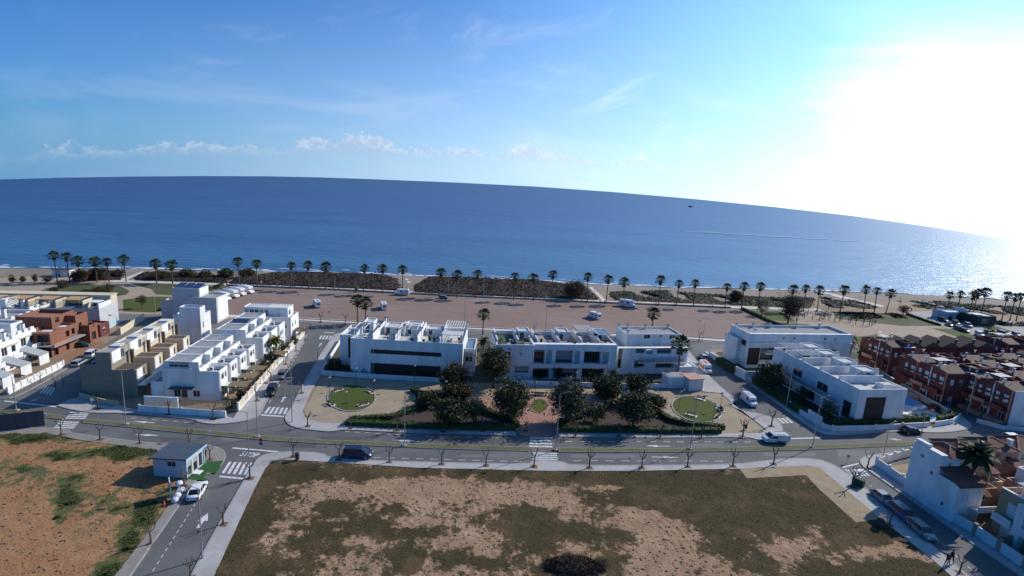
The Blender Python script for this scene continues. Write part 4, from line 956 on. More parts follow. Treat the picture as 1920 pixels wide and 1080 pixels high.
# ---- beige terrace
bd = Vector((-sin(radians(8.5)), cos(radians(8.5)), 0)); o0 = Vector((-77.4, 89.2, 0))
for i in range(4):
    q = o0 + bd * 5.9 * i
    b = Bld('terraced_house', (q.x, q.y), 8.5, ['beige terraced house nearest the avenue, taupe shaded gable', 'second beige terraced house from the avenue', 'third beige terraced house from the avenue', 'beige terraced house farthest from the avenue'][i], 'house', 'beige terraced houses')
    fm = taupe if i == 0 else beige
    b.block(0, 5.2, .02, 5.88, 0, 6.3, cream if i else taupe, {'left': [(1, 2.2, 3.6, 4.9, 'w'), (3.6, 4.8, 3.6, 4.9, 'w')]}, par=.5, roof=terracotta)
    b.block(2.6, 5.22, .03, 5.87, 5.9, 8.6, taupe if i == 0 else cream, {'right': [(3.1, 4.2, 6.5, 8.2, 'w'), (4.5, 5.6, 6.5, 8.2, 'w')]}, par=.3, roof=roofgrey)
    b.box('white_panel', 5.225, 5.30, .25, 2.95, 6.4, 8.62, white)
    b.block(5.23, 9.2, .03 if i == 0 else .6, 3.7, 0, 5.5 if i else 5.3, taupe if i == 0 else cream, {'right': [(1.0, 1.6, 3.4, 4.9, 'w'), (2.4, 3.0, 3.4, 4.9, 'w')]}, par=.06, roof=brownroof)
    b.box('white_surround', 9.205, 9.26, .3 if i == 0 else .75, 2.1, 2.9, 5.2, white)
    b.box('balcony_slab', 9.21, 10.6, .1, 5.8, 2.2, 2.4, offwhite); b.box('balcony_front', 10.45, 10.6, .1, 5.8, 2.401, 3.1, offwhite)
    b.box('link_wall', 5.23, 8.0, 3.9, 5.85, 0, 4.2, beige); b.chimney(5.9, 5.4, 5.0, 2.3, .5, brownroof)
    roof_clutter(b, .2, 2.5, .4, 5.4, 5.8, rnd, 3)
    MB().box(3.0, 4.8, 3.9, 4.6, 8.35, 8.65).box(3.0, 4.8, 4.8, 5.5, 8.35, 8.65).build('roof_vents', frame_white, b.e)

# ---- white and grey houses between the terraces and the park
b = Bld('house', (-81.6, 121.8), 6, 'tall white house with stepped sunlit side wall', 'house')
b.block(0, 6.3, 0, 5.2, 0, 7.0, white, {'right': [(1.0, 1.5, 3.6, 5.2, 'w'), (.8, 1.4, .6, 2.2, 'w')], 'front': []}, par=.4, roof=bluegrey)
b.block(1.5, 6.28, .02, 2.6, 6.6, 9.0, white, {}, par=.25, roof=bluegrey)
b.box('glass_screen', 1.6, 6.1, .25, .32, 7.0, 8.2, balglass)
b = Bld('house', (-93.5, 139.0), 4, 'grey cubic house with blue panelled roof beside the car park', 'house')
b.block(4.5, 12.2, 0, 6.5, 0, 7.2, greywall, {'right': [], 'front': []}, par=.4, roof=roofgrey)
b.block(0, 7.2, 1.0, 6.2, 0, 9.4, greywall, {}, par=.1, roof=bluegrey)
b.box('white_panel', 12.21, 12.3, .4, 6.3, .5, 7.0, white); b.box('white_panel', 7.21, 7.29, 1.2, 5.8, 7.2, 9.3, white)
for k in range(3): b.solar(.4 + k * 2.3, 1.4, 9.3, 2.0, 3.6, .7)
b.block(-3.8, -.02, 2, 6, 0, 5.2, greywall, {}, par=.3)

# ---- apartment house with timber pergolas on its roof
b = Bld('apartment_house', (-133.0, 121.0), 9.5, 'cream flat-roofed block with four timber pergolas on its terrace', 'building')
b.block(0, 30.5, 0, 8.0, 0, 6.2, greywall, {'front': [b.W(180, 592.5, 183.5, 597), b.W(187, 593.5, 192, 599)], 'right': [(.4, 7.6, .1, 1.9, 's')]}, par=.35, roof=bluegrey)
b.block(0, 30.5, 5.2, 8.0, 6.21, 8.4, cream, {}, par=.2, roof=salmon)
b.box('roof_edge', -.2, 30.7, 5.0, 8.2, 8.41, 8.56, cream)
b.box('end_wall', 30.1, 30.49, .02, 5.18, 6.21, 7.4, white)
for k in range(4):
    u = 4.0 + k * 6.0
    b.pergola(u, u + 3.6, 1.0, 4.8, 5.86, 8.0, 7, pm('pale_timber', (.50, .34, .18), (.42, .28, .14), 2, .8)); b.box('privacy_wall', u + 4.4, u + 4.7, .6, 4.8, 5.86, 8.0, cream)
b.box('garage_door', 30.51, 30.56, .6, 7.4, .1, 2.2, pm('pale_blue_metal', (.42, .55, .58), (.38, .5, .54), 1, .6))
for u in (.8, 27.6): b.box('awning', u, u + 2.4, .6, 3.4, 7.6, 7.7, white)

# ---- brick shell under construction
b = Bld('unfinished_house', (-104.5, 107.0), 6, 'unfinished brick house with open balconies and flat red roofs', 'house')
b.block(0, 5.4, 0, 8.0, 0, 5.6, brickm, {'right': [(.6, 1.9, .1, 2.4, 'o'), (4.6, 5.6, 3.2, 4.6, 'o'), (6.3, 7.3, 3.3, 4.7, 'o'), (4.2, 5.2, .2, 2.3, 'o')], 'front': [(2.8, 5.0, 3.2, 5.0, 'o'), (2.6, 5.2, .1, 2.3, 'o')]}, par=.7, roof=terracotta, t=.4)
b.block(-5.0, 2.4, 5.0, 12.0, 0, 7.6, brickm, {'right': [(6, 7.2, 6, 7.2, 'o')]}, par=.8, roof=terracotta)
b.block(2.41, 4.6, 9.0, 13.0, 0, 7.0, brickm, {'right': [(9.8, 10.8, 3.4, 5.0, 'o'), (11.6, 12.6, .2, 2.4, 'o')]}, par=.8, roof=terracotta)
b.block(4.61, 6.6, 10.2, 13.0, 0, 4.4, brickm, {'right': [(10.9, 12.2, .6, 2.6, 'o')]}, par=.6, roof=terracotta)
b.block(2.0, 5.8, 15.0, 18.5, 0, 3.2, redwall, {'right': [(16, 17, 1, 2.2, 'w')]}, par=.4, roof=terracotta)
b.box('balcony_slab', 3.4, 6.9, -1.1, 3.2, 2.55, 2.8, concrete); b.box('balcony_front', 6.72, 6.9, -1.1, 3.2, 2.81, 3.4, brickpale); b.railing(3.4, 6.6, -1.1, 2.8, .9, steel, False)
b.box('balcony_slab', 5.42, 6.9, 3.3, 8.4, 2.55, 2.8, concrete); b.box('parapet_cap', -5.1, 2.5, 4.9, 5.0, 7.4, 7.62, brickpale); b.box('parapet_cap', .4, 5.42, -.1, -.01, 5.3, 5.62, brickpale)
b.box('skylight_sheet', 3.2, 5.0, .6, 1.6, 5.62, 5.68, white); b.box('skylight_sheet', 4.0, 5.2, 4.4, 5.6, 5.62, 5.68, white)

# ---- white terrace on the far left with garages and a slatted white fence
td = Vector((.09, 1.0, 0)).normalized()
for i, (px, lab) in enumerate((((-14, 735), 'leftmost white terraced house, partly out of frame, with green-edged bay'), ((22, 712), 'white terraced house with pointed parapet left of the brick shell'), ((58, 690), 'white terraced house closest to the unfinished brick house'))):
    q = G(*px)
    b = Bld('terraced_house', (q.x - 12.5, q.y), 5, lab, 'house', 'white terraced houses far left')
    b.block(0, 8.4, .02, 6.4, 0, 6.2, white, {'right': [(.7, 1.7, 3.5, 4.9, 'w'), (2.3, 3.6, 3.3, 5.0, 'w'), (4.6, 5.6, 3.5, 4.9, 'w'), (.8, 2.6, .2, 2.3, 'w'), (3.6, 4.6, .2, 2.2, 'w')], 'front': [(2, 3.2, 3.4, 4.7, 'w')]}, par=.6, roof=roofgrey)
    for v in (.3, 1.9, 3.5, 5.1): b.box('merlon', 8.05, 8.38, v, v + .9, 6.21, 6.8, white)
    b.box('cornice', 8.41, 8.62, .1, 6.3, 5.1, 5.3, cream)
    b.block(1.2, 6.2, 3.0, 6.0, 5.6, 8.0, white, {'front': [(2, 3, 5.9, 7.6, 'w')]}, par=.4, roof=roofgrey)
    b.box('bay', 8.41, 9.9, 3.1, 5.3, 2.5, 2.7, white); b.box('bay_front', 9.75, 9.9, 3.1, 5.3, 2.71, 3.5, white)
    b.chimney(1.0, 1.0, 5.6, 2.2, .5); b.chimney(6.8, 5.2, 5.6, 1.9, .5); roof_clutter(b, .5, 7.6, .4, 3.0, 5.6, rnd, 4)
    MB().prism([(9.0, .3), (13.2, .3), (13.2, 2.9), (9.0, 2.9)], [2.6, 2.0, 2.0, 2.6], [3.4, 2.2, 2.2, 3.4]).build('garage_roof', pm('grey_sheet_roof', (.34, .37, .38), (.28, .31, .32), .8, .7), b.e)
    b.box('garage_wall', 12.9, 13.15, .35, 2.85, 0, 1.98, white)
for i, (px, rot) in enumerate((((-20, 655), 8), ((18, 632), 8))):
    q = G(*px); b = Bld('terraced_house', (q.x - 8, q.y), rot, ['white roof-terraced house at the left frame edge, rear row', 'white roof-terraced house behind the brick shell, rear row'][i], 'house', 'white terraced houses rear row')
    b.block(-6, 12.0, 0, 9.0, 0, 6.6, white, {'right': [(2, 3.2, 3.4, 4.8, 'w'), (5, 6.2, 3.4, 4.8, 'w')], 'front': [(3, 4.4, 3.4, 4.8, 'w'), (7, 8.4, 3.4, 4.8, 'w')]}, par=.7, roof=roofgrey)
    for v in range(4): b.box('merlon', 11.6, 11.98, v * 2.2 + .4, v * 2.2 + 1.6, 6.61, 7.1, white)
    b.block(0, 5, 3, 7, 5.9, 8.2, white, {}, par=.4, roof=roofgrey); b.chimney(8, 4, 5.9, 2.1, .6); roof_clutter(b, -5, 11, .5, 8, 5.9, rnd, 9)
# ---- small hipped and sloped roofs
def hip_roof(b, u0, u1, v0, v1, z, rise, mat, over=.35, name='roof'):
    u0 -= over; u1 += over; v0 -= over; v1 += over; a = min(u1 - u0, v1 - v0) / 2
    if u1 - u0 >= v1 - v0: r0, r1 = (u0 + a, (v0 + v1) / 2), (u1 - a, (v0 + v1) / 2)
    else: r0, r1 = ((u0 + u1) / 2, v0 + a), ((u0 + u1) / 2, v1 - a)
    mb = MB(); c = [(u0, v0, z), (u1, v0, z), (u1, v1, z), (u0, v1, z)]; R0, R1 = (*r0, z + rise), (*r1, z + rise)
    if u1 - u0 >= v1 - v0:
        mb.poly([c[0], c[1], R1, R0]).poly([c[1], c[2], R1]).poly([c[2], c[3], R0, R1]).poly([c[3], c[0], R0])
    else:
        mb.poly([c[0], c[1], R0]).poly([c[1], c[2], R1, R0]).poly([c[2], c[3], R1]).poly([c[3], c[0], R0, R1])
    mb.poly(c[::-1]); o = mb.build(name, mat, b.e)
    ridge = MB()
    for p, q in ((c[0], R0), (c[1], R1 if u1 - u0 >= v1 - v0 else R0), (c[2], R1), (c[3], R0 if u1 - u0 >= v1 - v0 else R1), (R0, R1)): ridge.tube([Vector(p) + Vector((0, 0, .04)), Vector(q) + Vector((0, 0, .04))], .09, 5)
    ridge.build('ridge_tiles', pm('ridge_clay', (.42, .27, .20), (.34, .22, .16), 2, .85), o)
    return o
# ---- white corner house and its neighbours, lower right
b = Bld('corner_house', (62.8, 65.6), 9, 'white corner house with clay roofs and walled courtyard', 'house')
b.block(0, 4.6, 3.0, 7.6, 0, 8.1, white, {'left': [(3.8, 4.3, 5.0, 5.6, 'w'), (5.6, 6.2, 6.7, 7.3, 'w')], 'front': [(1.2, 1.8, 6.6, 7.4, 'w'), (3.2, 4.1, 6.5, 7.4, 'w')]}, par=.1, roof=rooflight)
b.block(0, 4.3, 0, 2.99, 0, 5.7, white, {'left': [(1.5, 1.9, 1.6, 2.2, 'w')], 'front': [(.7, 1.9, 3.2, 4.6, 's'), (2.7, 3.7, 2.6, 4.7, 's'), (.8, 2.0, .9, 2.1, 's')]}, par=.05, roof=rooflight)
MB().prism([(-.15, -.35), (4.5, -.35), (4.5, 2.95), (-.15, 2.95)], [5.5, 5.5, 6.7, 6.7], [5.66, 5.66, 6.9, 6.9]).build('lower_roof', tile, b.e)
hip_roof(b, 1.3, 4.6, 3.1, 7.5, 8.11, 1.0, tile, over=.2)
b.box('roof_terrace_wall', 0.02, 1.0, 3.1, 7.5, 8.105, 8.5, white); b.box('balcony_slab', 2.4, 5.6, -1.3, -.02, 2.3, 2.45, white); b.box('balcony_front', 2.4, 5.6, -1.3, -1.15, 2.46, 3.2, white)
b.box('parapet_block', .1, .8, 5.4, 7.4, 8.51, 8.95, white); b.block(4.62, 7.6, .8, 3.4, 0, 4.6, salmon, {'front': [(5.2, 6.6, 2.8, 4.0, 'w')]}, par=.4, roof=rooflight)
MB().prism([(4.4, -.3), (5.5, -.3), (5.5, .75), (4.4, .75)], [3.9, 3.9, 4.5, 4.5], [4.05, 4.05, 4.7, 4.7]).build('porch_roof', tile, b.e)
for i, (q, m) in enumerate((((67.6, 69.0), cream), ((73.2, 70.2), salmon), ((78.8, 71.4), cream), ((73.4, 61.8), salmon), ((79.4, 62.8), cream))):
    b2 = Bld('terraced_house', q, 9, ['cream terraced house with hipped clay roof next to the corner house', 'salmon terraced house with hipped clay roof, second from the corner house', 'cream terraced house with hipped clay roof at the right frame edge', 'salmon house with roof terrace behind the big feathery palm', 'cream house with roof terrace at the right edge below the clay roofs'][i], 'house', 'clay roofed houses lower right')
    hh = 7.4 if i < 3 else 5.6
    b2.block(0, 5.5, 2.6, 7.2, 0, hh, m, {'front': [(.8, 1.5, hh - 1.6, hh - .6, 'w'), (3.3, 4.3, hh - 1.8, hh - .5, 'w')]}, par=.1 if i < 3 else .6, roof=rooflight)
    if i < 3: hip_roof(b2, .1, 5.4, 2.7, 7.1, hh + .02, 1.2, tile, over=.25)
    else: b2.block(1.2, 4.0, 4.0, 7.0, hh - .6, hh + 1.8, white, {}, par=.3); roof_clutter(b2, .3, 5.2, 2.8, 4.0, hh - .6, rnd, 4)
    b2.block(.2, 5.3, -.2, 2.58, 0, hh - 2.9, m, {'front': [(.9, 2.2, hh - 4.6, hh - 3.4, 's'), (3.2, 4.3, hh - 4.7, hh - 3.4, 'w')]}, par=.7, roof=terracotta)
    MB().prism([(3.2, .2), (5.2, .2), (5.2, 2.5), (3.2, 2.5)], [hh - 2.0, hh - 2.0, hh - 1.3, hh - 1.3], [hh - 1.85, hh - 1.85, hh - 1.1, hh - 1.1]).build('porch_roof', tile, b2.e); b2.box('porch_post', 3.3, 3.45, .3, .45, hh - 3.6, hh - 2.0, m); b2.box('porch_post', 5.0, 5.15, .3, .45, hh - 3.6, hh - 2.0, m)
    b2.chimney(4.7, 3.6, hh + .2, 1.2, .5); b2.ac_unit(1.2, 2.0, hh - 3.6)
for i, (q, lab) in enumerate((((68.2, 57.6), 'orange-brown house with white balconies by the lower right street'), ((69.6, 50.6), 'orange-brown house with curved garden walls at the lower right corner'))):
    b = Bld('terraced_house', q, 8, lab, 'house', 'orange-brown houses lower right')
    ob = pm('orange_brown_render', (.44, .30, .19), (.38, .25, .15), .7, .85, .1, 10)
    b.block(0, 9.0, 0, 6.8, 0, 6.6, ob, {'left': [(.8, 2.0, 3.3, 5.2, 's'), (4.4, 5.6, 3.3, 5.2, 's'), (.8, 2.2, .2, 2.4, 's'), (4.2, 5.8, .2, 2.4, 's')], 'front': [(2, 3.2, 3.2, 5, 'w')]}, par=.7, roof=terracotta)
    for v in (.5, 4.0): b.box('balcony_front', -1.2, -1.05, v, v + 2.3, 2.6, 3.5, offwhite); b.box('balcony_slab', -1.2, -.02, v, v + 2.3, 2.4, 2.58, white)
    b.block(1.6, 6.0, .8, 5.6, 5.9, 8.4, white, {'left': [(2, 3, 6.1, 7.8, 'w'), (3.8, 4.8, 6.1, 7.8, 'w')], 'front': [(2.6, 4.0, 6.2, 7.6, 'w')]}, par=.5, roof=rooflight); b.pergola(.2, 1.5, 1.0, 5.2, 5.9, 8.0, 4); b.box('white_bay', -.9, -.02, 2.9, 3.9, 0, 6.2, white); b.chimney(7.4, 5.6, 5.9, 2.0, .5); b.box('parapet_cap', -.08, .25, .05, 6.75, 6.61, 6.72, white)
    b.box('roof_bench', .5, 1.4, 2.2, 3.6, 5.95, 6.9, white); b.ac_unit(3, .7, 5.95)
    for v in (.1, 3.4): b.box('garden_wall', -3.2, -.05, v, v + .2, 0, 1.8, salmon)

# ---- dark red terraces on the right
def red_house(org, rot, w, d, h, label, gable='left', annex=False, group='dark red terraced houses'):
    b = Bld('terraced_house', org, rot, label, 'house', group)
    b.block(0, w, 0, d, 0, h, redwall, {'left': [(.7 + 3.6 * k, 1.7 + 3.6 * k, h - 2.7, h - 1.1, 's') for k in range(int(d // 3.7))] + [(.6 + 3.6 * k, 2.0 + 3.6 * k, .3, 2.3, 'w') for k in range(int(d // 3.7))], 'front': [(1.0, 1.9, h - 2.6, h - 1.3, 's'), (3.2, 4.1, h - 2.6, h - 1.3, 'w'), (1.2, 2.4, .3, 2.3, 'w')]}, par=.4, roof=tilebrown)
    for k in range(int(d // 3.7)):
        v = .3 + 3.6 * k
        b.box('bay_base', -1.6, -.02, v, v + 3.3, 0, .9, salmon); b.box('balcony_front', -1.5, -1.35, v, v + 3.3, 3.1, 3.9, salmon if k % 2 else redwall); b.box('balcony_slab', -1.5, -.02, v, v + 3.3, 2.9, 3.09, redwall)
        b.box('awning', -1.2, -.02, v + .2, v + 3.0, 5.5, 5.62, tilebrown)
        if k % 3 != 1:
            MB().prism([(.1, v - .2), (w * .62, v - .2), (w * .62, v + 3.3), (.1, v + 3.3)], h - .3, [h + .1, h + .1, h + .9, h + .9]).build('sloped_roof', tilebrown, b.e)
            b.block(w * .64, w - .1, v, v + 3.2, h - .4, h + 1.3, salmon if k % 2 else redwall, {'front': [(w * .7, w * .7 + .8, h - .2, h + 1.0, 's')]}, par=.4, roof=tilebrown)
        else:
            b.box('terrace_wall', .2, w - .2, v, v + .15, h - .4, h + .7, salmon); b.box('terrace_wall', .2, .35, v + .16, v + 3.2, h - .4, h + .5, redwall); b.ac_unit(w * .5, v + 1.6, h - .4); b.box('shade_sail', w * .2, w * .55, v + .5, v + 2.8, h + 1.5, h + 1.56, canvas); b.box('sail_post', w * .2, w * .2 + .1, v + .5, v + .6, h - .4, h + 1.5, offwhite); b.box('sail_post', w * .55 - .1, w * .55, v + 2.7, v + 2.8, h - .4, h + 1.5, offwhite)
        b.chimney(.9, v + 2.6, h + .3, 1.3, .3, offwhite); b.box('party_post', -.25, -.03, v - .28, v - .08, 0, h + .3, offwhite if k % 2 else salmon); b.aerial(w * .4, v + 2.9, h, 2.4)
        b.box('shutter', -.06, -.012, v + 2.2, v + 2.9, h - 2.6, h - 1.0, offwhite)
    b.box('roof_edge', w * .55, w + .25, -.35, 1.8, h + .02, h + .18, offwhite)
    return b
red_house((97.2, 128.0), 10, 6.5, 9.6, 7.4, 'dark red house nearest the white blocks, with pale side annex')
red_house((95.6, 108.6), 8, 10.0, 12.5, 7.6, 'dark red terrace with white shutters facing the pool')
b = red_house((102.4, 100.4), 8, 8.5, 15.5, 7.3, 'dark red terrace with white gable wall at the street bend')
b.box('white_gable', .3, 8.4, -.12, -.01, 0, 7.5, white)
red_house((112.0, 108.5), 9, 9, 15.0, 7.2, 'dark red terrace behind the white gabled one')
red_house((124.0, 112.0), 9, 9, 16.0, 7.2, 'dark red terrace at the right frame edge')
for i in range(5):
    b = Bld('terraced_house', (104.6 + i * 5.6, 133.6 + i * .95), 9.5, ['salmon gabled house beside the first dark red house', 'second dark red gabled house in the rear row', 'third dark red gabled house in the rear row', 'fourth dark red gabled house in the rear row', 'fifth dark red gabled house in the rear row'][i], 'house', 'gabled houses of the rear red row')
    m = salmon if i == 0 else redwall
    b.block(0, 5.55, 0, 7.0, 0, 6.2, m, {'front': [(.8, 1.8, 3.5, 4.8, 's' if i % 2 else 'w'), (3.2, 4.2, 3.5, 4.8, 'w'), (1, 2.2, .3, 2.3, 'w')]}, par=.1, roof=tilebrown)
    MB().prism([(0, -.2), (2.75, -.2), (2.75, 7.1), (0, 7.1)], 6.15, [6.3, 7.7, 7.7, 6.3]).prism([(2.76, -.2), (5.55, -.2), (5.55, 7.1), (2.76, 7.1)], 6.15, [7.7, 6.3, 6.3, 7.7]).build('gable_roof', tilebrown, b.e)
    b.chimney(1.0, 2.0, 6.6, 1.2, .4, m)
    b.box('terrace_slab', .3, 5.2, -1.8, -.02, 2.7, 2.9, m); b.box('garden_wall', .1, 5.4, -3.4, -3.2, 0, 1.5, salmon)
for i, q in enumerate(((139, 141), (149, 143), (138, 127), (149, 129), (160, 131))):
    b = red_house(q, 9, 8.6, 9.0, 6.6, ['dark red terrace end house beside the seafront car park', 'dark red terrace house at right edge, rear row', 'dark red house behind the street of red terraces', 'dark red house between the rear terraces at right', 'dark red house farthest right of the terraces'][i])

# ---- sales cabin with its turf, and the hoarding at the left
b = Bld('sales_cabin', (-48.4, 65.8), -2.5, 'small grey site cabin with dark flat roof and blue glazed front', 'cabin')
b.block(0, 4.7, 0, 3.9, .1, 2.75, greywall, {'front': [b.W(312, 864.5, 329.5, 876)], 'right': [(.35, 1.25, .2, 2.3, 'w'), (1.55, 2.45, .2, 2.3, 'w'), (2.75, 3.55, .2, 2.3, 'w')]}, par=.05, roof=roofgrey)
MB().prism([(-.35, -.3), (5.0, -.3), (5.0, 4.25), (-.35, 4.25)], [2.78, 2.95, 2.95, 2.78], [2.98, 3.15, 3.15, 2.98]).build('roof_slab', pm('slate_blue_sheet', (.075, .10, .13), (.06, .08, .105), .8, .6), b.e)
b.box('fascia', 5.01, 5.06, -.3, 4.25, 2.85, 3.12, pm('pale_blue_trim', (.36, .58, .68), (.32, .52, .62), 2, .5)); b.box('corner_post', 4.71, 4.83, -.02, .1, .1, 2.75, MATS['pale_blue_trim']); b.box('corner_post', 4.71, 4.83, 3.8, 3.92, .1, 2.75, MATS['pale_blue_trim'])
b.box('doorstep', 4.75, 5.8, 1.0, 2.0, .12, .28, white); b.box('base_frame', -.05, 4.75, -.05, 3.95, 0, .1, concrete)
def px_wall(name, px, h, th, mat, label, cat='wall', group=None, cap=None, post=0, pmat=None, ph=None, z0=0.0, pw=.32):
    e = empty(name, G(*px[0]), 0, label, cat, group); o = strip('wall', px, -th / 2, th / 2, z0, h, mat)
    o.data.transform(Matrix.Translation(-e.location)); o.parent = e
    if cap:
        c = strip('coping', px, -th / 2 - .05, th / 2 + .05, h + .002, h + .07, cap); c.data.transform(Matrix.Translation(-e.location)); c.parent = e
    if post:
        p = [G(*q) - e.location for q in px]; me = MB().box(-pw / 2, pw / 2, -pw / 2, pw / 2, 0, ph or h + .2).mesh('post', pmat or mat)
        for a, c in zip(p, p[1:]):
            n = max(1, round((c - a).length / post))
            for i in range(n): q = a.lerp(c, i / n); link('post', me, None, e, (q.x, q.y, 0), math.atan2((c - a).y, (c - a).x))
    return e
def panel_fence(name, px, h, label, mat_p, mat_post, n, cat='fence', gap=.0, base=.45):
    """posts with separate panels between them on a low plinth"""
    A, B = G(*px[0]), G(*px[1]); e = empty(name, A, math.atan2((B - A).y, (B - A).x), label, cat); L_ = (B - A).length / n
    MB().box(0, L_ * n, -.12, .12, 0, base).build('plinth', mat_post, e)
    mp = MB().box(-.17, .17, -.15, .15, base + .002, h + .1).mesh('post', mat_post); mq = MB().box(.19, L_ - .19, -.05, .05, base + .01, h).mesh('panel', mat_p)
    for i in range(n + 1):
        link('post', mp, None, e, (L_ * i, 0, 0))
        if i < n: link('panel', mq, None, e, (L_ * i, 0, 0))
    return e
px_wall('garden_wall', [(603, 703), (700, 710), (824, 717)], 1.05, .2, white, 'low white garden wall in front of the ribbon-window block')
px_wall('garden_wall', [(955, 722), (1030, 724), (1120, 727), (1200, 729), (1292, 727)], 1.15, .2, white, 'low white garden wall in front of the balcony block')
px_wall('garden_wall', [(606, 697), (620, 672), (640, 640)], 1.0, .2, white, 'white garden wall running beside the side street')
px_wall('garden_wall', [(262, 773), (340, 778), (424, 784)], 1.3, .22, white, 'white boundary wall before the white terrace gable', post=8)
px_wall('garden_wall', [(272, 765), (335, 768)], 2.3, .2, white, 'higher white wall corner behind the boundary wall')
def lattice(px, h0, h1, label):
    A, B = G(*px[0]), G(*px[1]); e = empty('lattice_screen', A, math.atan2((B - A).y, (B - A).x), label, 'screen'); L_ = (B - A).length
    mb = MB(); n = int(L_ / .28)
    for i in range(n + 1): mb.box(L_ * i / n - .025, L_ * i / n + .025, -.02, .02, h0, h1)
    for k in range(5): z = h0 + (h1 - h0) * k / 4; mb.box(0, L_, .021, .05, z - .025, z + .025)
    mb.build('lattice', pm('tan_lattice', (.42, .33, .22), (.36, .28, .19), 3, .9), e)
lattice([(272, 771.5), (422, 782)], 1.31, 2.1, 'tan lattice screen on top of the boundary wall')
lattice([(340, 768), (433, 775)], 1.4, 2.3, 'brown lattice screen behind the boundary wall')
panel_fence('street_fence', [(447, 772), (571, 626)], 1.7, 'white fence with cream panels along the side street', cream, white, 20)
panel_fence('street_fence', [(16, 741), (119, 689)], 1.5, 'white fence with blue shaded gaps along the far left street', white, white, 9)
px_wall('garden_wall', [(150, 746), (190, 757), (222, 762)], 1.0, .2, beige, 'low beige wall at the foot of the taupe gable')
px_wall('garden_wall', [(226, 628), (247, 614), (270, 599)], 1.7, .25, cream, 'cream wall along the upper end of the far left street', post=5)
px_wall('garden_wall', [(1398, 710), (1440, 738), (1480, 764), (1515, 787)], 1.05, .2, white, 'long white wall along the sea street before the pool block', post=6, ph=1.35)
px_wall('garden_wall', [(1513, 786), (1538, 802)], 2.2, .22, white, 'taller white entrance wall at the pool block corner')
px_wall('garden_wall', [(1541, 804), (1560, 809), (1640, 807), (1740, 801)], 1.1, .2, white, 'white wall along the avenue before the pool block', post=7)
px_wall('garden_wall', [(1752, 800), (1785, 795), (1799, 783)], 1.1, .2, white, 'short curved white wall right of the pool gate')
px_wall('garden_wall', [(1330, 668), (1362, 690), (1392, 707)], 1.2, .2, white, 'white wall beside the sea street before the angular block', post=5, ph=1.5)
px_wall('garden_wall', [(1378, 703), (1396, 713), (1430, 713)], 2.3, .2, white, 'tall white entrance wall below the angular block')
px_wall('pool_wall', [(1651, 706), (1690, 729), (1776, 779)], 1.3, .25, concrete, 'grey wall between the pool and the red terraces', cap=offwhite)
px_wall('garden_wall', [(1642, 874), (1690, 908), (1722, 931)], 1.5, .2, white, 'white courtyard wall with pale openings at the corner house', post=2.4, ph=1.8)
px_wall('garden_wall', [(1645, 873), (1690, 859), (1722, 851)], 1.4, .2, white, 'white courtyard wall facing the avenue at the corner house', post=2.6, ph=1.7)
px_wall('garden_wall', [(1772, 972), (1826, 1003), (1920, 1068), (1990, 1115)], 1.5, .22, offwhite, 'pale garden wall with salmon piers beside the lower right street', post=3.2, pmat=salmon, ph=1.75, pw=.45)
px_wall('garden_wall', [(1830, 792), (1880, 806), (1960, 812)], .9, .2, offwhite, 'low pale wall before the white gabled red terrace')
px_wall('garden_wall', [(1622, 688), (1665, 700), (1704, 718), (1775, 748)], 1.0, .2, salmon, 'salmon garden wall before the pool-side red terrace', post=4)
px_wall('promenade_wall', [(x, lerp_tab(PROM, x) + 1.6) for x in range(425, 1391, 35)], .62, .3, concrete, 'low concrete wall between the car park and the promenade', post=8, ph=.95)
px_wall('low_kerb_wall', [(545, 597.5), (645, 602.5), (857, 613.5), (993, 619.5), (1290, 632.5), (1380, 638)], .32, .2, concrete, 'low kerb wall along the landward edge of the car park')
hd = pm('dark_grey_hoarding', (.085, .085, .095), (.07, .07, .08), .5, .6)
A, B = G(-60, 815), G(85, 799); e = empty('hoarding', A, math.atan2((B - A).y, (B - A).x), 'dark grey site hoarding at the left frame edge', 'hoarding'); L_ = (B - A).length
me = MB().box(.02, L_ / 8 - .02, -.03, .03, .1, 2.75).mesh('panel', hd); mp = MB().box(-.04, .04, .031, .12, 0, 2.8).mesh('post', darksteel)
for i in range(8): link('panel', me, None, e, (L_ / 8 * i, 0, 0)); link('post', mp, None, e, (L_ / 8 * i, 0, 0))

# ---- kiosk, substation and beach buildings
b = Bld('kiosk', tuple(G(1291, 734))[:2], 14, 'small stone-faced kiosk with tiled flat roof at the park corner', 'kiosk')
b.block(0, 3.4, 0, 3.6, 0, 2.7, offwhite, {'right': [(1.0, 2.0, .1, 2.1, 'w')]}, par=.03, roof=salmon); b.box('roof_tiles', -.2, 3.6, -.2, 3.8, 2.71, 2.86, pm('salmon_tiles', (.50, .30, .23), (.42, .25, .19), 2, .85))
b = Bld('garage', tuple(G(1272, 706))[:2], 14, 'low white garage behind the kiosk beside the sea street', 'garage')
b.block(0, 4.6, 0, 5.6, 0, 2.4, white, {'front': []}, par=.25, roof=offwhite); b.pergola(.3, 4.4, 1, 5, 2.2, 2.9, 4)
b = Bld('beach_hut', tuple(G(98, 518.5))[:2], 4, 'white beach hut with dark roof at the left end of the beach', 'hut')
b.block(0, 5.6, 0, 3.4, 0, 2.6, white, {'front': [(2.0, 2.7, .1, 2.2, 'w')]}, par=.02); b.box('roof_slab', -.3, 5.9, -.3, 3.7, 2.62, 2.82, darksteel)
b = Bld('beach_bar', tuple(G(1773, 601))[:2], 10, 'grey beach pavilion with pale roof by the seafront car park', 'building')
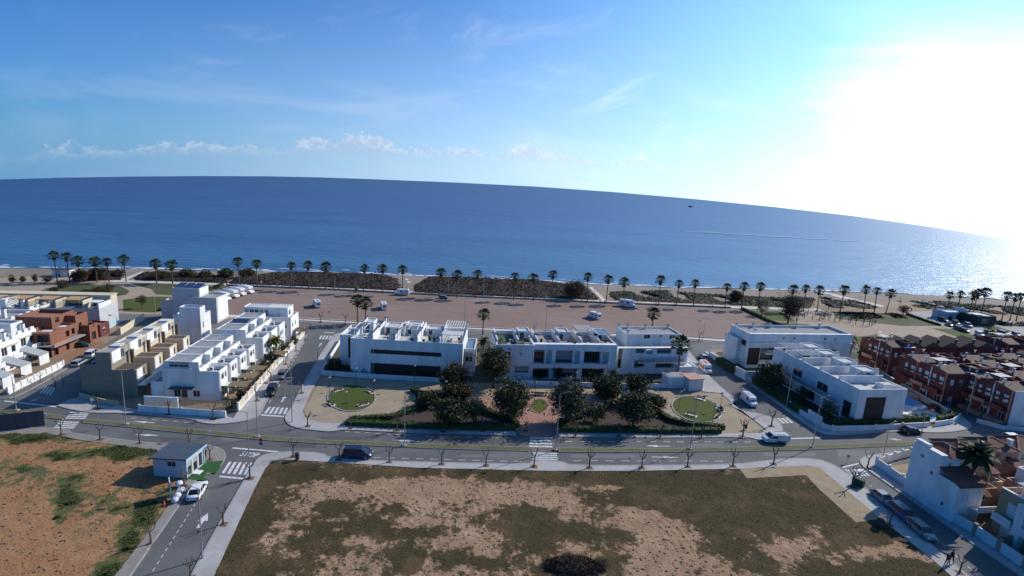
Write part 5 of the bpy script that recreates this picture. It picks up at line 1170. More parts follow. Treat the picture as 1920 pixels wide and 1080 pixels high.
b.block(0, 8, 0, 6, 0, 3.4, greywall, {'front': [(1, 3, .2, 2.4, 'w'), (4.5, 7, .2, 2.4, 'w')]}, par=.1, roof=offwhite); MB().prism([(8.2, -1), (13.2, -1), (13.2, 5), (8.2, 5)], 2.4, [2.6, 2.6, 4.4, 4.4]).build('tent_roof', canvas, b.e)
for u in (8.5, 12.8): b.box('tent_post', u, u + .15, -.8, -.65, 0, 2.4, offwhite)
b = Bld('beach_bar', tuple(G(1830, 611))[:2], 10, 'dark green beach bar with white roof terrace near the right edge', 'building')
b.block(0, 8.4, 0, 7, 0, 3.8, pm('dark_green_boards', (.035, .06, .05), (.03, .05, .042), 2, .8), {'front': [(2, 5, 1, 2.6, 'w')]}, par=.3, roof=white); b.box('roof_sheet', 1, 5.5, 1.5, 5, 3.85, 3.95, white)
# ================================================================== VEGETATION
leaf_dark = leafmat('olive_leaf', (.030, .038, .016), (.078, .078, .036), .55)
leaf_mid = leafmat('tree_leaf', (.035, .055, .016), (.075, .095, .03), .7)
leaf_brown = leafmat('rusty_leaf', (.11, .075, .036), (.06, .052, .024), .6)
leaf_park = leafmat('park_leaf', (.034, .042, .016), (.10, .095, .038), .9)
leaf_olive = leafmat('grey_olive_leaf', (.045, .05, .028), (.105, .105, .06), .9)
leaf_yel = leafmat('yellow_palm_leaf', (.12, .13, .025), (.20, .16, .03), .8)
leaf_scrub = leafmat('scrub_leaf', (.085, .065, .05), (.055, .05, .032), .15)
leaf_dune = leafmat('dune_leaf', (.07, .08, .042), (.10, .10, .06), .12)
leaf_weed = leafmat('weed_leaf', (.05, .075, .02), (.085, .10, .03), .5)
frond = leafmat('palm_frond', (.028, .045, .016), (.06, .075, .03), 1.0)
skirt_m = pm('dead_fronds', (.17, .125, .075), (.12, .085, .05), 2, .95)
twig = pm('dry_twig', (.045, .032, .026), (.085, .06, .045), 2, .95)
def leaf_quad(mb, p, s, rnd, flat=.0):
    n = Vector((rnd.gauss(0, 1), rnd.gauss(0, 1), rnd.gauss(0, 1) + flat)).normalized(); a = n.orthogonal().normalized(); a.rotate(Matrix.Rotation(rnd.uniform(0, 6.28), 3, n)); b = n.cross(a)
    l, w = s * rnd.uniform(.7, 1.3), s * rnd.uniform(.35, .6)
    mb.poly([p - a * l, p + b * w, p + a * l, p - b * w])
def crown_mesh(name, rx, ry, rz, clumps, per, size, mat, seed, hollow=.55):
    rnd = random.Random(seed); mb = MB()
    for _ in range(clumps):
        while True:
            d = Vector((rnd.uniform(-1, 1), rnd.uniform(-1, 1), rnd.uniform(-1, 1)))
            if hollow < d.length < 1: break
        k = .80 + .42 * noise.noise(d * 1.5 + Vector((seed * 3.7, 0, 0))); c = Vector((d.x * rx, d.y * ry, d.z * rz)) * k
        cr = rnd.uniform(.14, .34) * min(rx, rz)
        for _ in range(per):
            q = Vector((rnd.gauss(0, 1), rnd.gauss(0, 1), rnd.gauss(0, .8))) * cr * .62
            leaf_quad(mb, c + q, size, rnd, .5)
    for _ in range(clumps * 6):     # inner leaves
        d = Vector((rnd.gauss(0, .36), rnd.gauss(0, .36), rnd.gauss(0, .36))); leaf_quad(mb, Vector((d.x * rx, d.y * ry, d.z * rz)), size * 1.7, rnd)
    return mb.mesh(name, mat)
def broad_tree(px, top, wid, label, mat=None, name='park_tree', seed=1, low=.16, squash=1.0, cat='tree', group=None, dens=1.0, lean=0.0):
    """px = foot in the picture, top = picture row of the crown's top, wid = crown width in picture pixels"""
    p = G(*px); h = HT(px[0], px[1], top); zc = (p - EYE).dot(_FW); r = wid / 2 * zc / FPX
    cz0 = h * low; rz = (h - cz0) / 2; e = empty(name, p, 0, label, cat, group); rnd = random.Random(seed)
    tr = MB(); t0 = Vector((0, 0, 0)); fork = Vector((lean, 0, cz0 + rz * .35))
    tr.tube([t0, (lean * .4, 0, cz0 * .5), fork], [.05 * h * .55 + .06, .04 * h * .5 + .05, .03 * h * .5 + .04], 7)
    for k in range(5):
        a = 2 * pi * k / 5 + rnd.random(); q = fork + Vector((cos(a) * r * .55, sin(a) * r * .55 * squash, rz * rnd.uniform(.4, .9)))
        tr.tube([fork - Vector((0, 0, .2)), fork.lerp(q, .5) + Vector((0, 0, .1)), q], [.09, .06, .03], 5)
    tr.build('trunk', bark, e)
    n = int(78 * dens * max(.45, min(2.2, (r * r) / 9)))
    me = crown_mesh('crown', r * .92, r * .92 * squash, rz, n, 34, max(.11, min(.20, r * .055)), mat or leaf_dark, seed)
    link('crown', me, None, e, (lean, 0, cz0 + rz)); return e
PT = 'big park trees'
broad_tree((925, 727), 645, 72, 'tall dark tree between the two central white blocks', leaf_park, seed=3)
broad_tree((850, 735), 680, 64, 'rusty brown-green tree right of the ribbon-window block', leaf_brown, seed=4)
broad_tree((958, 792), 712, 90, 'broad olive tree on the left side of the red plaza', leaf_park, seed=5, low=.14)
broad_tree((1062, 794), 711, 88, 'broad olive tree on the right side of the red plaza', leaf_olive, seed=6, low=.14)
broad_tree((1135, 762), 703, 66, 'dark tree right of the plaza near the garden wall', leaf_dark, seed=7, low=.18)
broad_tree((1192, 752), 699, 58, 'dark tree beside the white garden store', leaf_dark, seed=8, low=.18)
broad_tree((1186, 802), 738, 88, 'spreading low olive tree in the right planting bed', leaf_park, seed=9, low=.14)
broad_tree((842, 802), 746, 74, 'low olive tree in the left planting bed', leaf_dark, seed=10, low=.12)
broad_tree((888, 794), 744, 58, 'low grey-green tree near the plaza edge', leaf_olive, seed=11, low=.12)
broad_tree((800, 762), 733, 56, 'dark shrubby tree behind the left planting bed', leaf_dark, seed=131, low=.02)
broad_tree((860, 752), 716, 66, 'dark low tree below the rusty tree', leaf_brown, seed=132, low=.04)
broad_tree((1118, 792), 756, 46, 'low dark tree on the right planting bed near the plaza', leaf_dark, seed=133, low=.05)
broad_tree((1228, 772), 738, 50, 'dark shrubby tree left of the right oval lawn', leaf_dark, seed=134, low=.03)
broad_tree((1140, 742), 706, 60, 'dark low tree against the garden wall right of the plaza', leaf_dark, seed=135, low=.03)
broad_tree((1735, 722), 694, 30, 'dark tree between the red terraces', leaf_dark, name='garden_tree', seed=136, low=.05)
broad_tree((1812, 745), 716, 30, 'dark bushy tree at the bend before the red terraces', leaf_dark, name='garden_tree', seed=137, low=.03)
broad_tree((1850, 690), 660, 26, 'dark tree rising behind the red terraces', leaf_dark, name='garden_tree', seed=138, low=.1)
broad_tree((776, 712), 688, 26, 'small bare reddish tree before the ribbon-window block', leaf_brown, seed=12, dens=.35)
broad_tree((753, 702), 672, 22, 'small conifer in the garden below the ribbon window', leaf_dark, seed=13, low=.05)
broad_tree((1440, 735), 678, 62, 'dark bushy tree in front of the angular white block', leaf_dark, name='garden_tree', seed=14, low=.12)
broad_tree((1550, 790), 752, 26, 'small round tree at the foot of the pool block', leaf_mid, name='garden_tree', seed=15, low=.1)
broad_tree((1500, 758), 722, 30, 'small dark tree along the shaded side of the pool block', leaf_dark, name='garden_tree', seed=16, low=.1)
broad_tree((1622, 684), 640, 40, 'dense dark tree between the white and red houses', leaf_dark, name='garden_tree', seed=17, low=.05)
broad_tree((1594, 664), 622, 26, 'slender tree at the right end of the angular block', leaf_dark, name='garden_tree', seed=18, low=.12)
broad_tree((1788, 752), 704, 38, 'grey-green tree in front of the pool-side red terrace', leaf_mid, name='street_tree', seed=19, low=.25)
broad_tree((267, 578), 552, 21, 'round green tree standing alone on the left lawn', leaf_mid, name='park_tree', seed=20, low=.3)
broad_tree((1477, 606), 549, 42, 'big dark tamarisk at the right corner of the car park', leaf_brown, name='tamarisk', seed=21, low=.05)
broad_tree((1428, 592), 562, 26, 'bare brownish tamarisk beside the promenade lawn', leaf_brown, name='tamarisk', seed=22, low=.1, dens=.6)
broad_tree((1379, 566), 543, 30, 'rounded dark bush on the dune right of centre', leaf_scrub, name='dune_bush', seed=23, low=0, cat='bush')
broad_tree((1075, 561), 523, 50, 'big rusty dome-shaped bush on the dune', leaf_brown, name='dune_bush', seed=24, low=0, cat='bush')
broad_tree((1693, 590), 570, 22, 'dark bush beside the forecourt path', leaf_dark, name='dune_bush', seed=25, low=.05, cat='bush')
broad_tree((1855, 640), 612, 26, 'dark tree among the cars of the seafront car park', leaf_dark, name='street_tree', seed=26, low=.1)
for i, (x, y, t, w) in enumerate(sorted(((24, 531, 515, 14), (43, 529, 517, 12), (66, 530, 512, 12), (102, 549, 538, 20), (118, 540, 524, 26), (190, 556, 536, 40), (160, 552, 541, 24), (150, 528, 505, 40), (185, 524, 500, 44), (222, 520, 503, 28), (90, 530, 517, 20), (205, 545, 530, 20)))):
    broad_tree((x, y), t, w, 'rounded shrub in the park at the far left, %s from the left' % ordinal(i), (leaf_brown, leaf_dark, leaf_scrub)[i % 3], name='park_shrub', seed=30 + i, low=0, cat='shrub', group='shrubs of the left park')
for i, (x, y, t, w) in enumerate(((300, 524, 507, 36), (351, 521, 503, 32), (386, 522, 506, 28), (424, 521, 503, 34), (463, 521, 503, 38))):
    broad_tree((x, y), t, w, 'dark rounded dune bush, %s from the left behind the promenade' % ordinal(i), leaf_dark if i % 2 else leaf_brown, name='dune_bush', seed=50 + i, low=0, cat='bush', group='dark dune bushes')
for i, (x, y, t, w) in enumerate(((435, 764, 748, 24), (455, 748, 728, 20), (500, 700, 672, 26), (515, 684, 655, 22), (536, 664, 642, 24), (556, 648, 630, 20))):
    broad_tree((x - 4, y), t, w, 'garden shrub, %s behind the side street fence' % ordinal(i), leaf_dark if i % 2 else leaf_mid, name='garden_shrub', seed=60 + i, low=.02, cat='shrub', group='shrubs behind the side street fence')
for i, (x, y, t, w) in enumerate(((620, 697, 668, 22), (634, 698, 672, 22), (660, 701, 684, 20), (682, 702, 686, 18), (1012, 712, 692, 18), (1045, 714, 684, 24), (1105, 716, 690, 22), (1150, 716, 690, 24), (1215, 722, 706, 24), (1246, 716, 694, 22), (1262, 722, 708, 26), (1640, 716, 690, 24))):
    broad_tree((x, y), t, w, 'dark garden shrub, %s along the garden walls of the white blocks' % ordinal(i), leaf_yel if i == 10 else leaf_dark, name='garden_shrub', seed=70 + i, low=.0, cat='shrub', group='shrubs along the white garden walls')

def hedge(px, w, h, label, mat=None, seed=1, name='hedge'):
    p = [G(x, y) for x, y in px]; e = empty(name, p[0], 0, label, 'hedge'); rnd = random.Random(seed); mb = MB(); n0 = p[0]
    core = strip('stems', px, -w * .36, w * .36, 0, h * .86, leaf_hedge); core.data.transform(Matrix.Translation(-n0)); core.parent = e
    for a, b in zip(p, p[1:]):
        d = b - a; L_ = d.length; nn = Vector((-d.y, d.x, 0)).normalized()
        for _ in range(int(L_ * (w + 2 * h) * 17)):
            t = rnd.random(); s = rnd.uniform(-1, 1); z = h * rnd.random() ** .5
            if rnd.random() < .5: s = math.copysign(.78 + .36 * rnd.random(), s)
            else: z = h * (rnd.uniform(.84, 1.05) + .16 * noise.noise((a + d * t) * .8))
            leaf_quad(mb, a + d * t + nn * s * w / 2 + Vector((0, 0, z)) - n0, .15, rnd, .3)
    mb.build('leaves', mat or leaf_hedge, e); return e
hedge([(649, 796), (700, 799), (800, 803), (905, 806), (966, 806)], 1.5, 1.0, 'long clipped hedge along the pavement left of the plaza', seed=1)
hedge([(655, 790), (735, 785), (772, 773), (797, 759), (862, 757)], 1.1, .9, 'curving hedge on the left lawn side of the planting bed', leaf_mid, seed=2)
hedge([(772, 733), (795, 745), (830, 747), (870, 742)], 1.2, 1.0, 'dark hedge behind the left planting bed', seed=3)
hedge([(892, 764), (925, 780), (958, 787), (970, 802)], 1.1, 1.0, 'curved hedge on the left rim of the red plaza', seed=4)
hedge([(1049, 809), (1150, 810), (1250, 812), (1350, 812)], 1.5, 1.1, 'long clipped hedge along the pavement right of the plaza', seed=5)
hedge([(1046, 797), (1090, 783), (1120, 772), (1155, 760)], 1.1, 1.0, 'curved hedge on the right rim of the red plaza', seed=6)
hedge([(1232, 775), (1255, 790), (1295, 800), (1358, 805)], 1.1, 1.0, 'curving hedge on the right lawn side of the planting bed', seed=7)
hedge([(1165, 748), (1200, 752), (1230, 748)], 1.2, 1.0, 'dark hedge behind the right planting bed', seed=8)
hedge([(1560, 800), (1640, 799), (1738, 792)], 1.4, 1.7, 'tall dark hedge along the avenue before the pool', seed=9)
hedge([(1758, 792), (1784, 787), (1796, 776)], 1.2, 1.5, 'short dark hedge right of the pool gate', seed=10)
hedge([(1391, 580), (1430, 598), (1480, 620)], 1.2, .9, 'dark hedge along the right edge of the car park', seed=11)
hedge([(418, 535), (375, 552), (300, 584)], 1.2, 1.0, 'dark hedge between the left lawns and the car park', seed=12)
hedge([(612, 694), (645, 698), (690, 703)], 1.6, 1.5, 'dark shrub hedge behind the left garden wall', seed=13)
hedge([(1345, 680), (1385, 704), (1392, 704)], 1.8, 1.6, 'dark planting behind the wall of the angular block', seed=14)
hedge([(1410, 716), (1460, 750), (1500, 776)], 1.4, 1.3, 'dark planting behind the long wall of the pool block', seed=15)
hedge([(1700, 590), (1740, 604), (1763, 611)], 1.0, .8, 'low hedge edging the right park lawn', seed=16)

# ---- palms
def palm_parts(seed, R=2.15, n=46):
    rnd = random.Random(seed); cr = MB(); sk = MB()
    for i in range(n):
        a = i * 2.39996 + rnd.uniform(-.2, .2); el_ = math.asin(max(-.5, min(.99, .98 - 1.42 * (i + .5) / n + rnd.uniform(-.08, .08))))
        d = Vector((cos(a) * cos(el_), sin(a) * cos(el_), sin(el_))); side = Vector((-sin(a), cos(a), 0)); up = d.cross(side) * -1
        b0 = Vector((0, 0, -.1)); b1 = d * R * .58 * rnd.uniform(.8, 1.15)
        cr.tube([b0, b1], [.035, .02], 3, cap=False)
        fr = R * rnd.uniform(.36, .50); k = 9; pts = []
        for j in range(k):
            t = (j / (k - 1) - .5) * 3.0; rr = fr * (1.0 if j % 2 == 0 else .62) * (1 - .18 * abs(t) / 1.5)
            dr = Vector((0, 0, -.16 * rr * rr / fr)); pts.append(b1 + (d * cos(t) + side * sin(t)) * rr + dr)
        for j in range(k - 1): cr.poly([b1, pts[j], pts[j + 1]])
    for i in range(26):
        a = rnd.uniform(0, 6.28); z0 = rnd.uniform(-.1, -.5); ln = rnd.uniform(.6, 1.3); w = .16; o = Vector((cos(a), sin(a), 0)); s = Vector((-sin(a), cos(a), 0))
        sk.poly([o * .18 + s * w + Vector((0, 0, z0)), o * .55 + s * w * 1.6 + Vector((0, 0, z0 - ln)), o * .55 - s * w * 1.6 + Vector((0, 0, z0 - ln)), o * .18 - s * w + Vector((0, 0, z0))])
    return cr.mesh('crown', frond), sk.mesh('dead_frond_skirt', skirt_m)
PALMS = [palm_parts(s) for s in (1, 2, 3, 4)]
rnd = random.Random(11); tb = MB(); zs = [i / 8 for i in range(9)]
tb.tube([(0, 0, z) for z in zs], [.26, .20, .185, .175, .17, .165, .16, .16, .17], 8); trunk_mesh = tb.mesh('trunk', pm('palm_trunk', (.13, .105, .08), (.09, .07, .055), 3, .95, .5, 12))
def palm(px, crown_y, label, group=None, s=1.0, name='fan_palm', var=None):
    p = G(*px); h = HT(px[0], px[1], crown_y); e = empty(name, p, rnd.uniform(0, 6.28), label, 'palm tree', group); c, k = PALMS[rnd.randrange(4) if var is None else var]
    t = link('trunk', trunk_mesh, None, e); t.scale = (s, s, h)
    lx, ly = rnd.uniform(-.05, .05), rnd.uniform(-.05, .05); t.rotation_euler = (lx, ly, 0)
    top = Vector((ly * h, -lx * h, h)); q = s * rnd.uniform(1.0, 1.3)
    for nm, me in (('crown', c), ('dead_frond_skirt', k)):
        o = link(nm, me, None, e, top); o.scale = (q, q, q)
    return e
ROW = [(108, 479, 530), (131, 481, 530), (149, 490, 530), (182, 490, 529), (205, 490, 529), (237, 487, 529), (294, 494, 531), (324, 497, 532), (449, 490, 536), (481, 494, 537), (545, 498, 541), (579, 497, 543), (610, 500, 544), (682, 503, 548), (718, 503, 550), (755, 505, 552), (823, 511, 556), (857, 516, 558), (891, 514, 559), (963, 518, 562), (1000, 521, 564), (1033, 514, 565), (1101, 519, 568), (1136, 523, 569), (1169, 529, 570), (1235, 525, 573), (1268, 532, 574), (1300, 531, 575), (1359, 538, 578), (1390, 536, 579), (1421, 537, 580), (1478, 542, 583), (1506, 541, 583), (1532, 544, 584), (1575, 543, 584), (1619, 543, 585), (1639, 545, 586), (1661, 550, 587), (1774, 553, 592), (1793, 552, 592), (1816, 554, 594), (1822, 549, 596), (1838, 548, 597), (1878, 555, 600), (1893, 557, 601), (1905, 556, 602)]
for i, (x, c, y) in enumerate(ROW): palm((x, y), c + 1, 'tall fan palm, %s from the left in the beachfront row' % ordinal(i), 'beachfront row of fan palms', .95)
for px, c, lab in (((671, 606), 563, 'left fan palm of the pair behind the ribbon-window block'), ((685, 607), 570, 'right fan palm of the pair behind the ribbon-window block'), ((905, 627), 590, 'fan palm standing in the gap between the central white blocks'), ((1221, 628), 589, 'fan palm behind the raised storey of the stepped block'), ((1270, 716), 648, 'tall fan palm in front of the stepped white block')):
    palm(px, c, lab, None, 1.05 if px[0] > 1260 else .95)
def feather_palm(px, crown_y, label, R, mat, n=46, tr=.26):
    p = G(*px); h = HT(px[0], px[1], crown_y); e = empty('date_palm', p, 0, label, 'palm tree'); mb = MB(); rr = random.Random(5)
    for i in range(n):
        a = i * 2.39996; el_ = 1.3 - 1.75 * i / n; side = Vector((-sin(a), cos(a), 0)); prev = None
        L_ = R * rr.uniform(.85, 1.1)
        for j in range(8):
            t = j / 7; q = Vector((cos(a), sin(a), 0)) * L_ * t * cos(el_ * (1 - .3 * t)) + Vector((0, 0, L_ * t * sin(el_) - .42 * L_ * t * t))
            w = .34 * R / 2.2 * sin(pi * min(1, .12 + t * .88)) + .02
            cur = (q + side * w + Vector((0, 0, .10)), q, q - side * w + Vector((0, 0, .10)))
            if prev and j % 1 == 0: mb.poly([prev[0], cur[0], cur[1], prev[1]]); mb.poly([prev[1], cur[1], cur[2], prev[2]])
            prev = cur
    link('crown', mb.mesh('crown', mat), None, e, (0, 0, h)); t = link('trunk', trunk_mesh, None, e); t.scale = (tr / .2, tr / .2, h); return e
feather_palm((1806, 958), 852, 'big feathery palm before the lower right houses', 2.9, frond, 60)
feather_palm((517, 676), 640, 'yellow-green feathery palm in the side street gardens', 2.1, leaf_yel, 34, .16)
feather_palm((906, 655), 640, 'low feathery palm in the gap between the central blocks', 1.9, frond, 30, .2)

# ---- scrub on the dunes
def inside_px(poly, x, y): return inside((x, y), poly)
def seg_dist(x, y, poly):
    m = 1e9
    for a, b in zip(poly, poly[1:] + poly[:1]):
        dx, dy = b[0] - a[0], b[1] - a[1]; t = max(0, min(1, ((x - a[0]) * dx + (y - a[1]) * dy) / (dx * dx + dy * dy + 1e-9)))
        m = min(m, math.hypot(x - a[0] - dx * t, y - a[1] - dy * t))
    return m
def scrub(name, polys, mats, label, hh, seed, n_tuft, gaps=.0, step=.85, cat='scrub'):
    """a low rolling mass of scrub with ragged upright growth"""
    rr = random.Random(seed); mb = MB(); top = []
    for poly in polys:
        wp = [(q.x, q.y) for q in pts2(poly)]; x0, x1 = min(q[0] for q in wp), max(q[0] for q in wp); y0, y1 = min(q[1] for q in wp), max(q[1] for q in wp); idx = {}
        nx, ny = int((x1 - x0) / step) + 1, int((y1 - y0) / step) + 1
        for j in range(ny + 1):
            for i in range(nx + 1):
                x, y = x0 + i * step + rr.uniform(-.3, .3) * step, y0 + j * step + rr.uniform(-.3, .3) * step
                if not inside((x, y), wp): continue
                f = min(1, seg_dist(x, y, wp) / 3.0); k = noise.noise(Vector((x * .07, y * .07, seed))) * .5 + noise.noise(Vector((x * .25, y * .25, seed + 5))) * .32
                g = noise.noise(Vector((x * .12, y * .12, seed + 9)))
                h = hh * (.62 + k) * f ** .6 + rr.uniform(-.12, .2) * hh * f
                if g < gaps: h = -.25
                idx[i, j] = len(mb.v); mb.v.append((x, y, max(-.25, h)))
                if h > .1: top.append((x, y, h))
        for (i, j) in list(idx):
            if (i + 1, j) in idx and (i, j + 1) in idx and (i + 1, j + 1) in idx: mb.f.append((idx[i, j], idx[i + 1, j], idx[i + 1, j + 1], idx[i, j + 1])); mb.m.append(0)
    for _ in range(n_tuft):
        v = Vector(rr.choice(top)) + Vector((rr.uniform(-.5, .5), rr.uniform(-.5, .5), -.15)); m = 1 if rr.random() < .35 else 0
        for _ in range(5):
            a = rr.uniform(0, 6.28); s = Vector((cos(a), sin(a), 0)) * rr.uniform(.05, .13); t = v + Vector((rr.gauss(0, .22), rr.gauss(0, .22), rr.uniform(.3, .75)))
            mb.poly([v - s, v + s, t], m)
    return tag(mb.build(name, mats, smooth=False), label, cat, kind='stuff')
scrub_a = pm('scrub_brown', (.046, .034, .029), (.030, .025, .019), .5, .95, .9, 3, c3=(.058, .038, .030), scale3=.07)
scrub_b = pm('scrub_dry', (.062, .046, .034), (.045, .038, .025), .5, .95)
scrub_g = pm('scrub_green', (.060, .062, .038), (.042, .046, .026), .5, .95, .9, 3, c3=(.085, .08, .055), scale3=.07)
scrub_h = pm('scrub_pale', (.10, .098, .06), (.075, .08, .045), .5, .95)
scrub('dune_scrub', [[(430, 529), (500, 513), (610, 512), (700, 516), (748, 524), (752, 546), (620, 540), (430, 533)], [(776, 535), (802, 522), (900, 523), (1000, 527), (1050, 532), (1098, 540), (1128, 563), (1000, 559), (880, 554), (776, 549)]], [scrub_a, scrub_b], 'dense brown reed scrub covering the central dunes', 1.6, 1, 5200, -.9)
scrub('dune_scrub', [[(240, 526), (270, 512), (330, 512), (430, 515), (430, 532), (300, 528)], [(140, 526), (150, 510), (235, 510), (228, 526)]], [scrub_a, scrub_g], 'dark scrub behind the left lawns', 1.1, 2, 2000, -.3)
scrub('dune_scrub', [[(1140, 548), (1250, 546), (1340, 553), (1450, 559), (1500, 557), (1530, 561), (1520, 578), (1390, 573), (1250, 567), (1148, 563)]], [scrub_g, scrub_h], 'grey-green scrub on the dune right of the beach path', .95, 3, 2600, -.25)
scrub('dune_scrub', [[(1535, 557), (1600, 563), (1650, 576), (1640, 580), (1540, 577)], [(1680, 564), (1760, 565), (1920, 577), (1990, 582), (1990, 598), (1850, 588), (1720, 577)]], [scrub_g, scrub_h], 'low grey-green scrub on the right-hand dunes', .8, 4, 2200, -.12)
scrub('dune_scrub', [[(1850, 600), (1990, 604), (1990, 614), (1880, 612)]], [scrub_g, scrub_a], 'dark scrub behind the beach bar at the right edge', 1.0, 6, 500, -.2)
scrub('dune_scrub', [[(1560, 586), (1680, 588), (1700, 597), (1600, 598)]], [scrub_a, scrub_b], 'brown bare shrubs around the right park', 1.0, 5, 800, -.1)

# ---- weeds and clods on the plots
def tufts(name, V, veg, lo, n, hgt, mat, label, seed, blades=5, wid=.05):
    rr = random.Random(seed); mb = MB(); cand = [v for v, g in zip(V, veg) if g > lo]
    for _ in range(n):
        v = Vector(rr.choice(cand)) + Vector((rr.uniform(-.12, .12), rr.uniform(-.12, .12), -.02)); k = rr.uniform(.5, 1.3)
        for _ in range(blades):
            a = rr.uniform(0, 6.28); o = Vector((cos(a), sin(a), 0)); s = Vector((-o.y, o.x, 0)) * wid * k
            t = v + o * rr.uniform(.05, .22) * k + Vector((0, 0, hgt * k * rr.uniform(.6, 1.2))); mb.poly([v + o * .03 - s, v + o * .03 + s, t])
    return tag(mb.build(name, mat), label, 'grass', kind='stuff')
tufts('weeds', PV, PVEG, .50, 9000, .10, leafmat('dry_weed', (.072, .056, .025), (.11, .08, .04), .4), 'olive weeds scattered over the central plot', 1, 4, .03)
tufts('weeds', PV2, PVEG2, .60, 4500, .14, leaf_weed, 'fresh green weeds growing on the left plot', 2, 5, .04)
def clods(name, V, veg, n, mat, label, seed, hi=.3):
    rr = random.Random(seed); mb = MB(); cand = [v for v, g in zip(V, veg) if g < hi]
    for _ in range(n):
        v = Vector(rr.choice(cand)) + Vector((rr.uniform(-.12, .12), rr.uniform(-.12, .12), 0)); r = .05 + .12 * rr.random() ** 3
        mb.ball(v, (r * rr.uniform(.8, 1.8), r * rr.uniform(.8, 1.4), r * .8), 5, 3, 0, .4, rr)
    return tag(mb.build(name, mat), label, 'clods', kind='stuff')
clods('clods', PV, PVEG, 2200, soil, 'small clods of earth strewn over the central plot', 3)
clods('clods', PV2, PVEG2, 1600, pm('red_clod', (.26, .15, .09), (.20, .12, .07), 2, .95), 'small reddish clods strewn over the left plot', 4)
def bush_pile(px, wpx, hpx, label, name, mat, seed, n=420):
    p = G(*px); zc = (p - EYE).dot(_FW); r = wpx / 2 * zc / FPX; h = hpx * zc / FPX; e = empty(name, p, 0, label, 'bush'); rr = random.Random(seed); mb = MB(); co = MB()
    for _ in range(n):
        a = rr.uniform(0, 6.28); k = rr.random() ** .5; q = Vector((cos(a) * r * k, sin(a) * r * .45 * k, h * .55 * rr.random() * (1 - k * .6)))
        d = Vector((cos(a) + rr.gauss(0, .6), sin(a) + rr.gauss(0, .6), rr.uniform(.2, 1.4))).normalized() * rr.uniform(.4, .95); mb.tube([q, q + d * .5 + Vector((0, 0, .05)), q + d], [.022, .016, .006], 3, cap=False)
    for _ in range(2600):
        a = rr.uniform(0, 6.28); k = rr.random() ** .5; leaf_quad(co, Vector((cos(a) * r * k, sin(a) * r * .42 * k, h * .62 * rr.random() ** .8 * (1 - k * k * .8))), .12, rr)
    mb.build('twigs', mat, e); co.build('dense_core', mat, e); return e
bush_pile((1078, 1064), 118, 36, 'big dark dead bush on the central plot near the bottom edge', 'dead_bush', twig, 1, 700)
for i, (x, y, w, h) in enumerate(sorted(((228, 862, 80, 12), (130, 945, 34, 16), (112, 862, 44, 9), (66, 826, 60, 10), (272, 975, 28, 22), (240, 1030, 30, 24), (205, 1076, 34, 20), (108, 972, 26, 12), (290, 945, 30, 14)))):
    p = G(x, y); zc = (p - EYE).dot(_FW); r = w / 2 * zc / FPX; e = empty('weed_clump', p, 0, 'green weed clump on the left plot, %s from the left' % ordinal(i), 'weeds', 'green weed clumps on the left plot'); rr = random.Random(90 + i); mb = MB()
    for _ in range(520):
        a = rr.uniform(0, 6.28); k = rr.random() ** .8 * (.75 + .35 * sin(a * 3 + i)); leaf_quad(mb, Vector((cos(a) * r * .8 * k, sin(a) * r * .6 * k, rr.uniform(.02, .38) * (1.1 - k))), .085, rr, .6)
    mb.build('leaves', leaf_weed, e)
# ================================================================== STREET FURNITURE
rnd = random.Random(77)
# ---- pollarded street trees: three shapes, copied
def pollard_mesh(seed):
    r = random.Random(seed); tk = MB(); br = MB()
    tk.tube([(0, 0, 0), (.03 * r.uniform(-1, 1), .03, .9), (.06 * r.uniform(-1, 1), 0, 1.75)], [.13, .095, .10], 7)
    n = r.choice((3, 4, 5))
    for k in range(n):
        a = 2 * pi * k / n + r.uniform(-.4, .4); o = Vector((cos(a), sin(a), 0)); b = Vector((0, 0, 1.68)); m = b + o * .38 + Vector((0, 0, .28)); t = b + o * .62 + Vector((0, 0, .28 + r.uniform(.45, .85)))
        br.tube([b, m, t], [.075, .06, .05], 5); br.ball(t, .085, 6, 4, 0, .2, r)
        for _ in range(3): br.tube([t, t + Vector((r.gauss(0, .12), r.gauss(0, .12), r.uniform(.2, .5)))], [.018, .006], 3, cap=False)
    return tk.mesh('trunk', bark), br.mesh('branches', bark)
POL = [pollard_mesh(s) for s in (1, 2, 3, 5)]
pit_m = MB().box(-.5, .5, -.5, .5, .126, .131).mesh('tree_pit', pm('tree_pit_soil', (.20, .12, .08), (.15, .09, .06), 3, .95))
def pollard(px, ty, label, group, pit=True, z=.125):
    p = G(*px, z); h = HT(px[0], px[1], ty) if ty else 3.1; t, b = POL[rnd.randrange(4)]; e = empty('pollarded_tree', (p.x, p.y, z if pit else 0), rnd.uniform(0, 6.28), label, 'tree', group); e.scale = (h / 3.0,) * 3
    link('trunk', t, None, e); link('branches', b, None, e)
    if pit:
        q = link('tree_pit', pit_m, None, e, (0, 0, -.125)); q.rotation_euler = (0, 0, -e.rotation_euler.z); q.scale = (1, 1, 1)
    return e
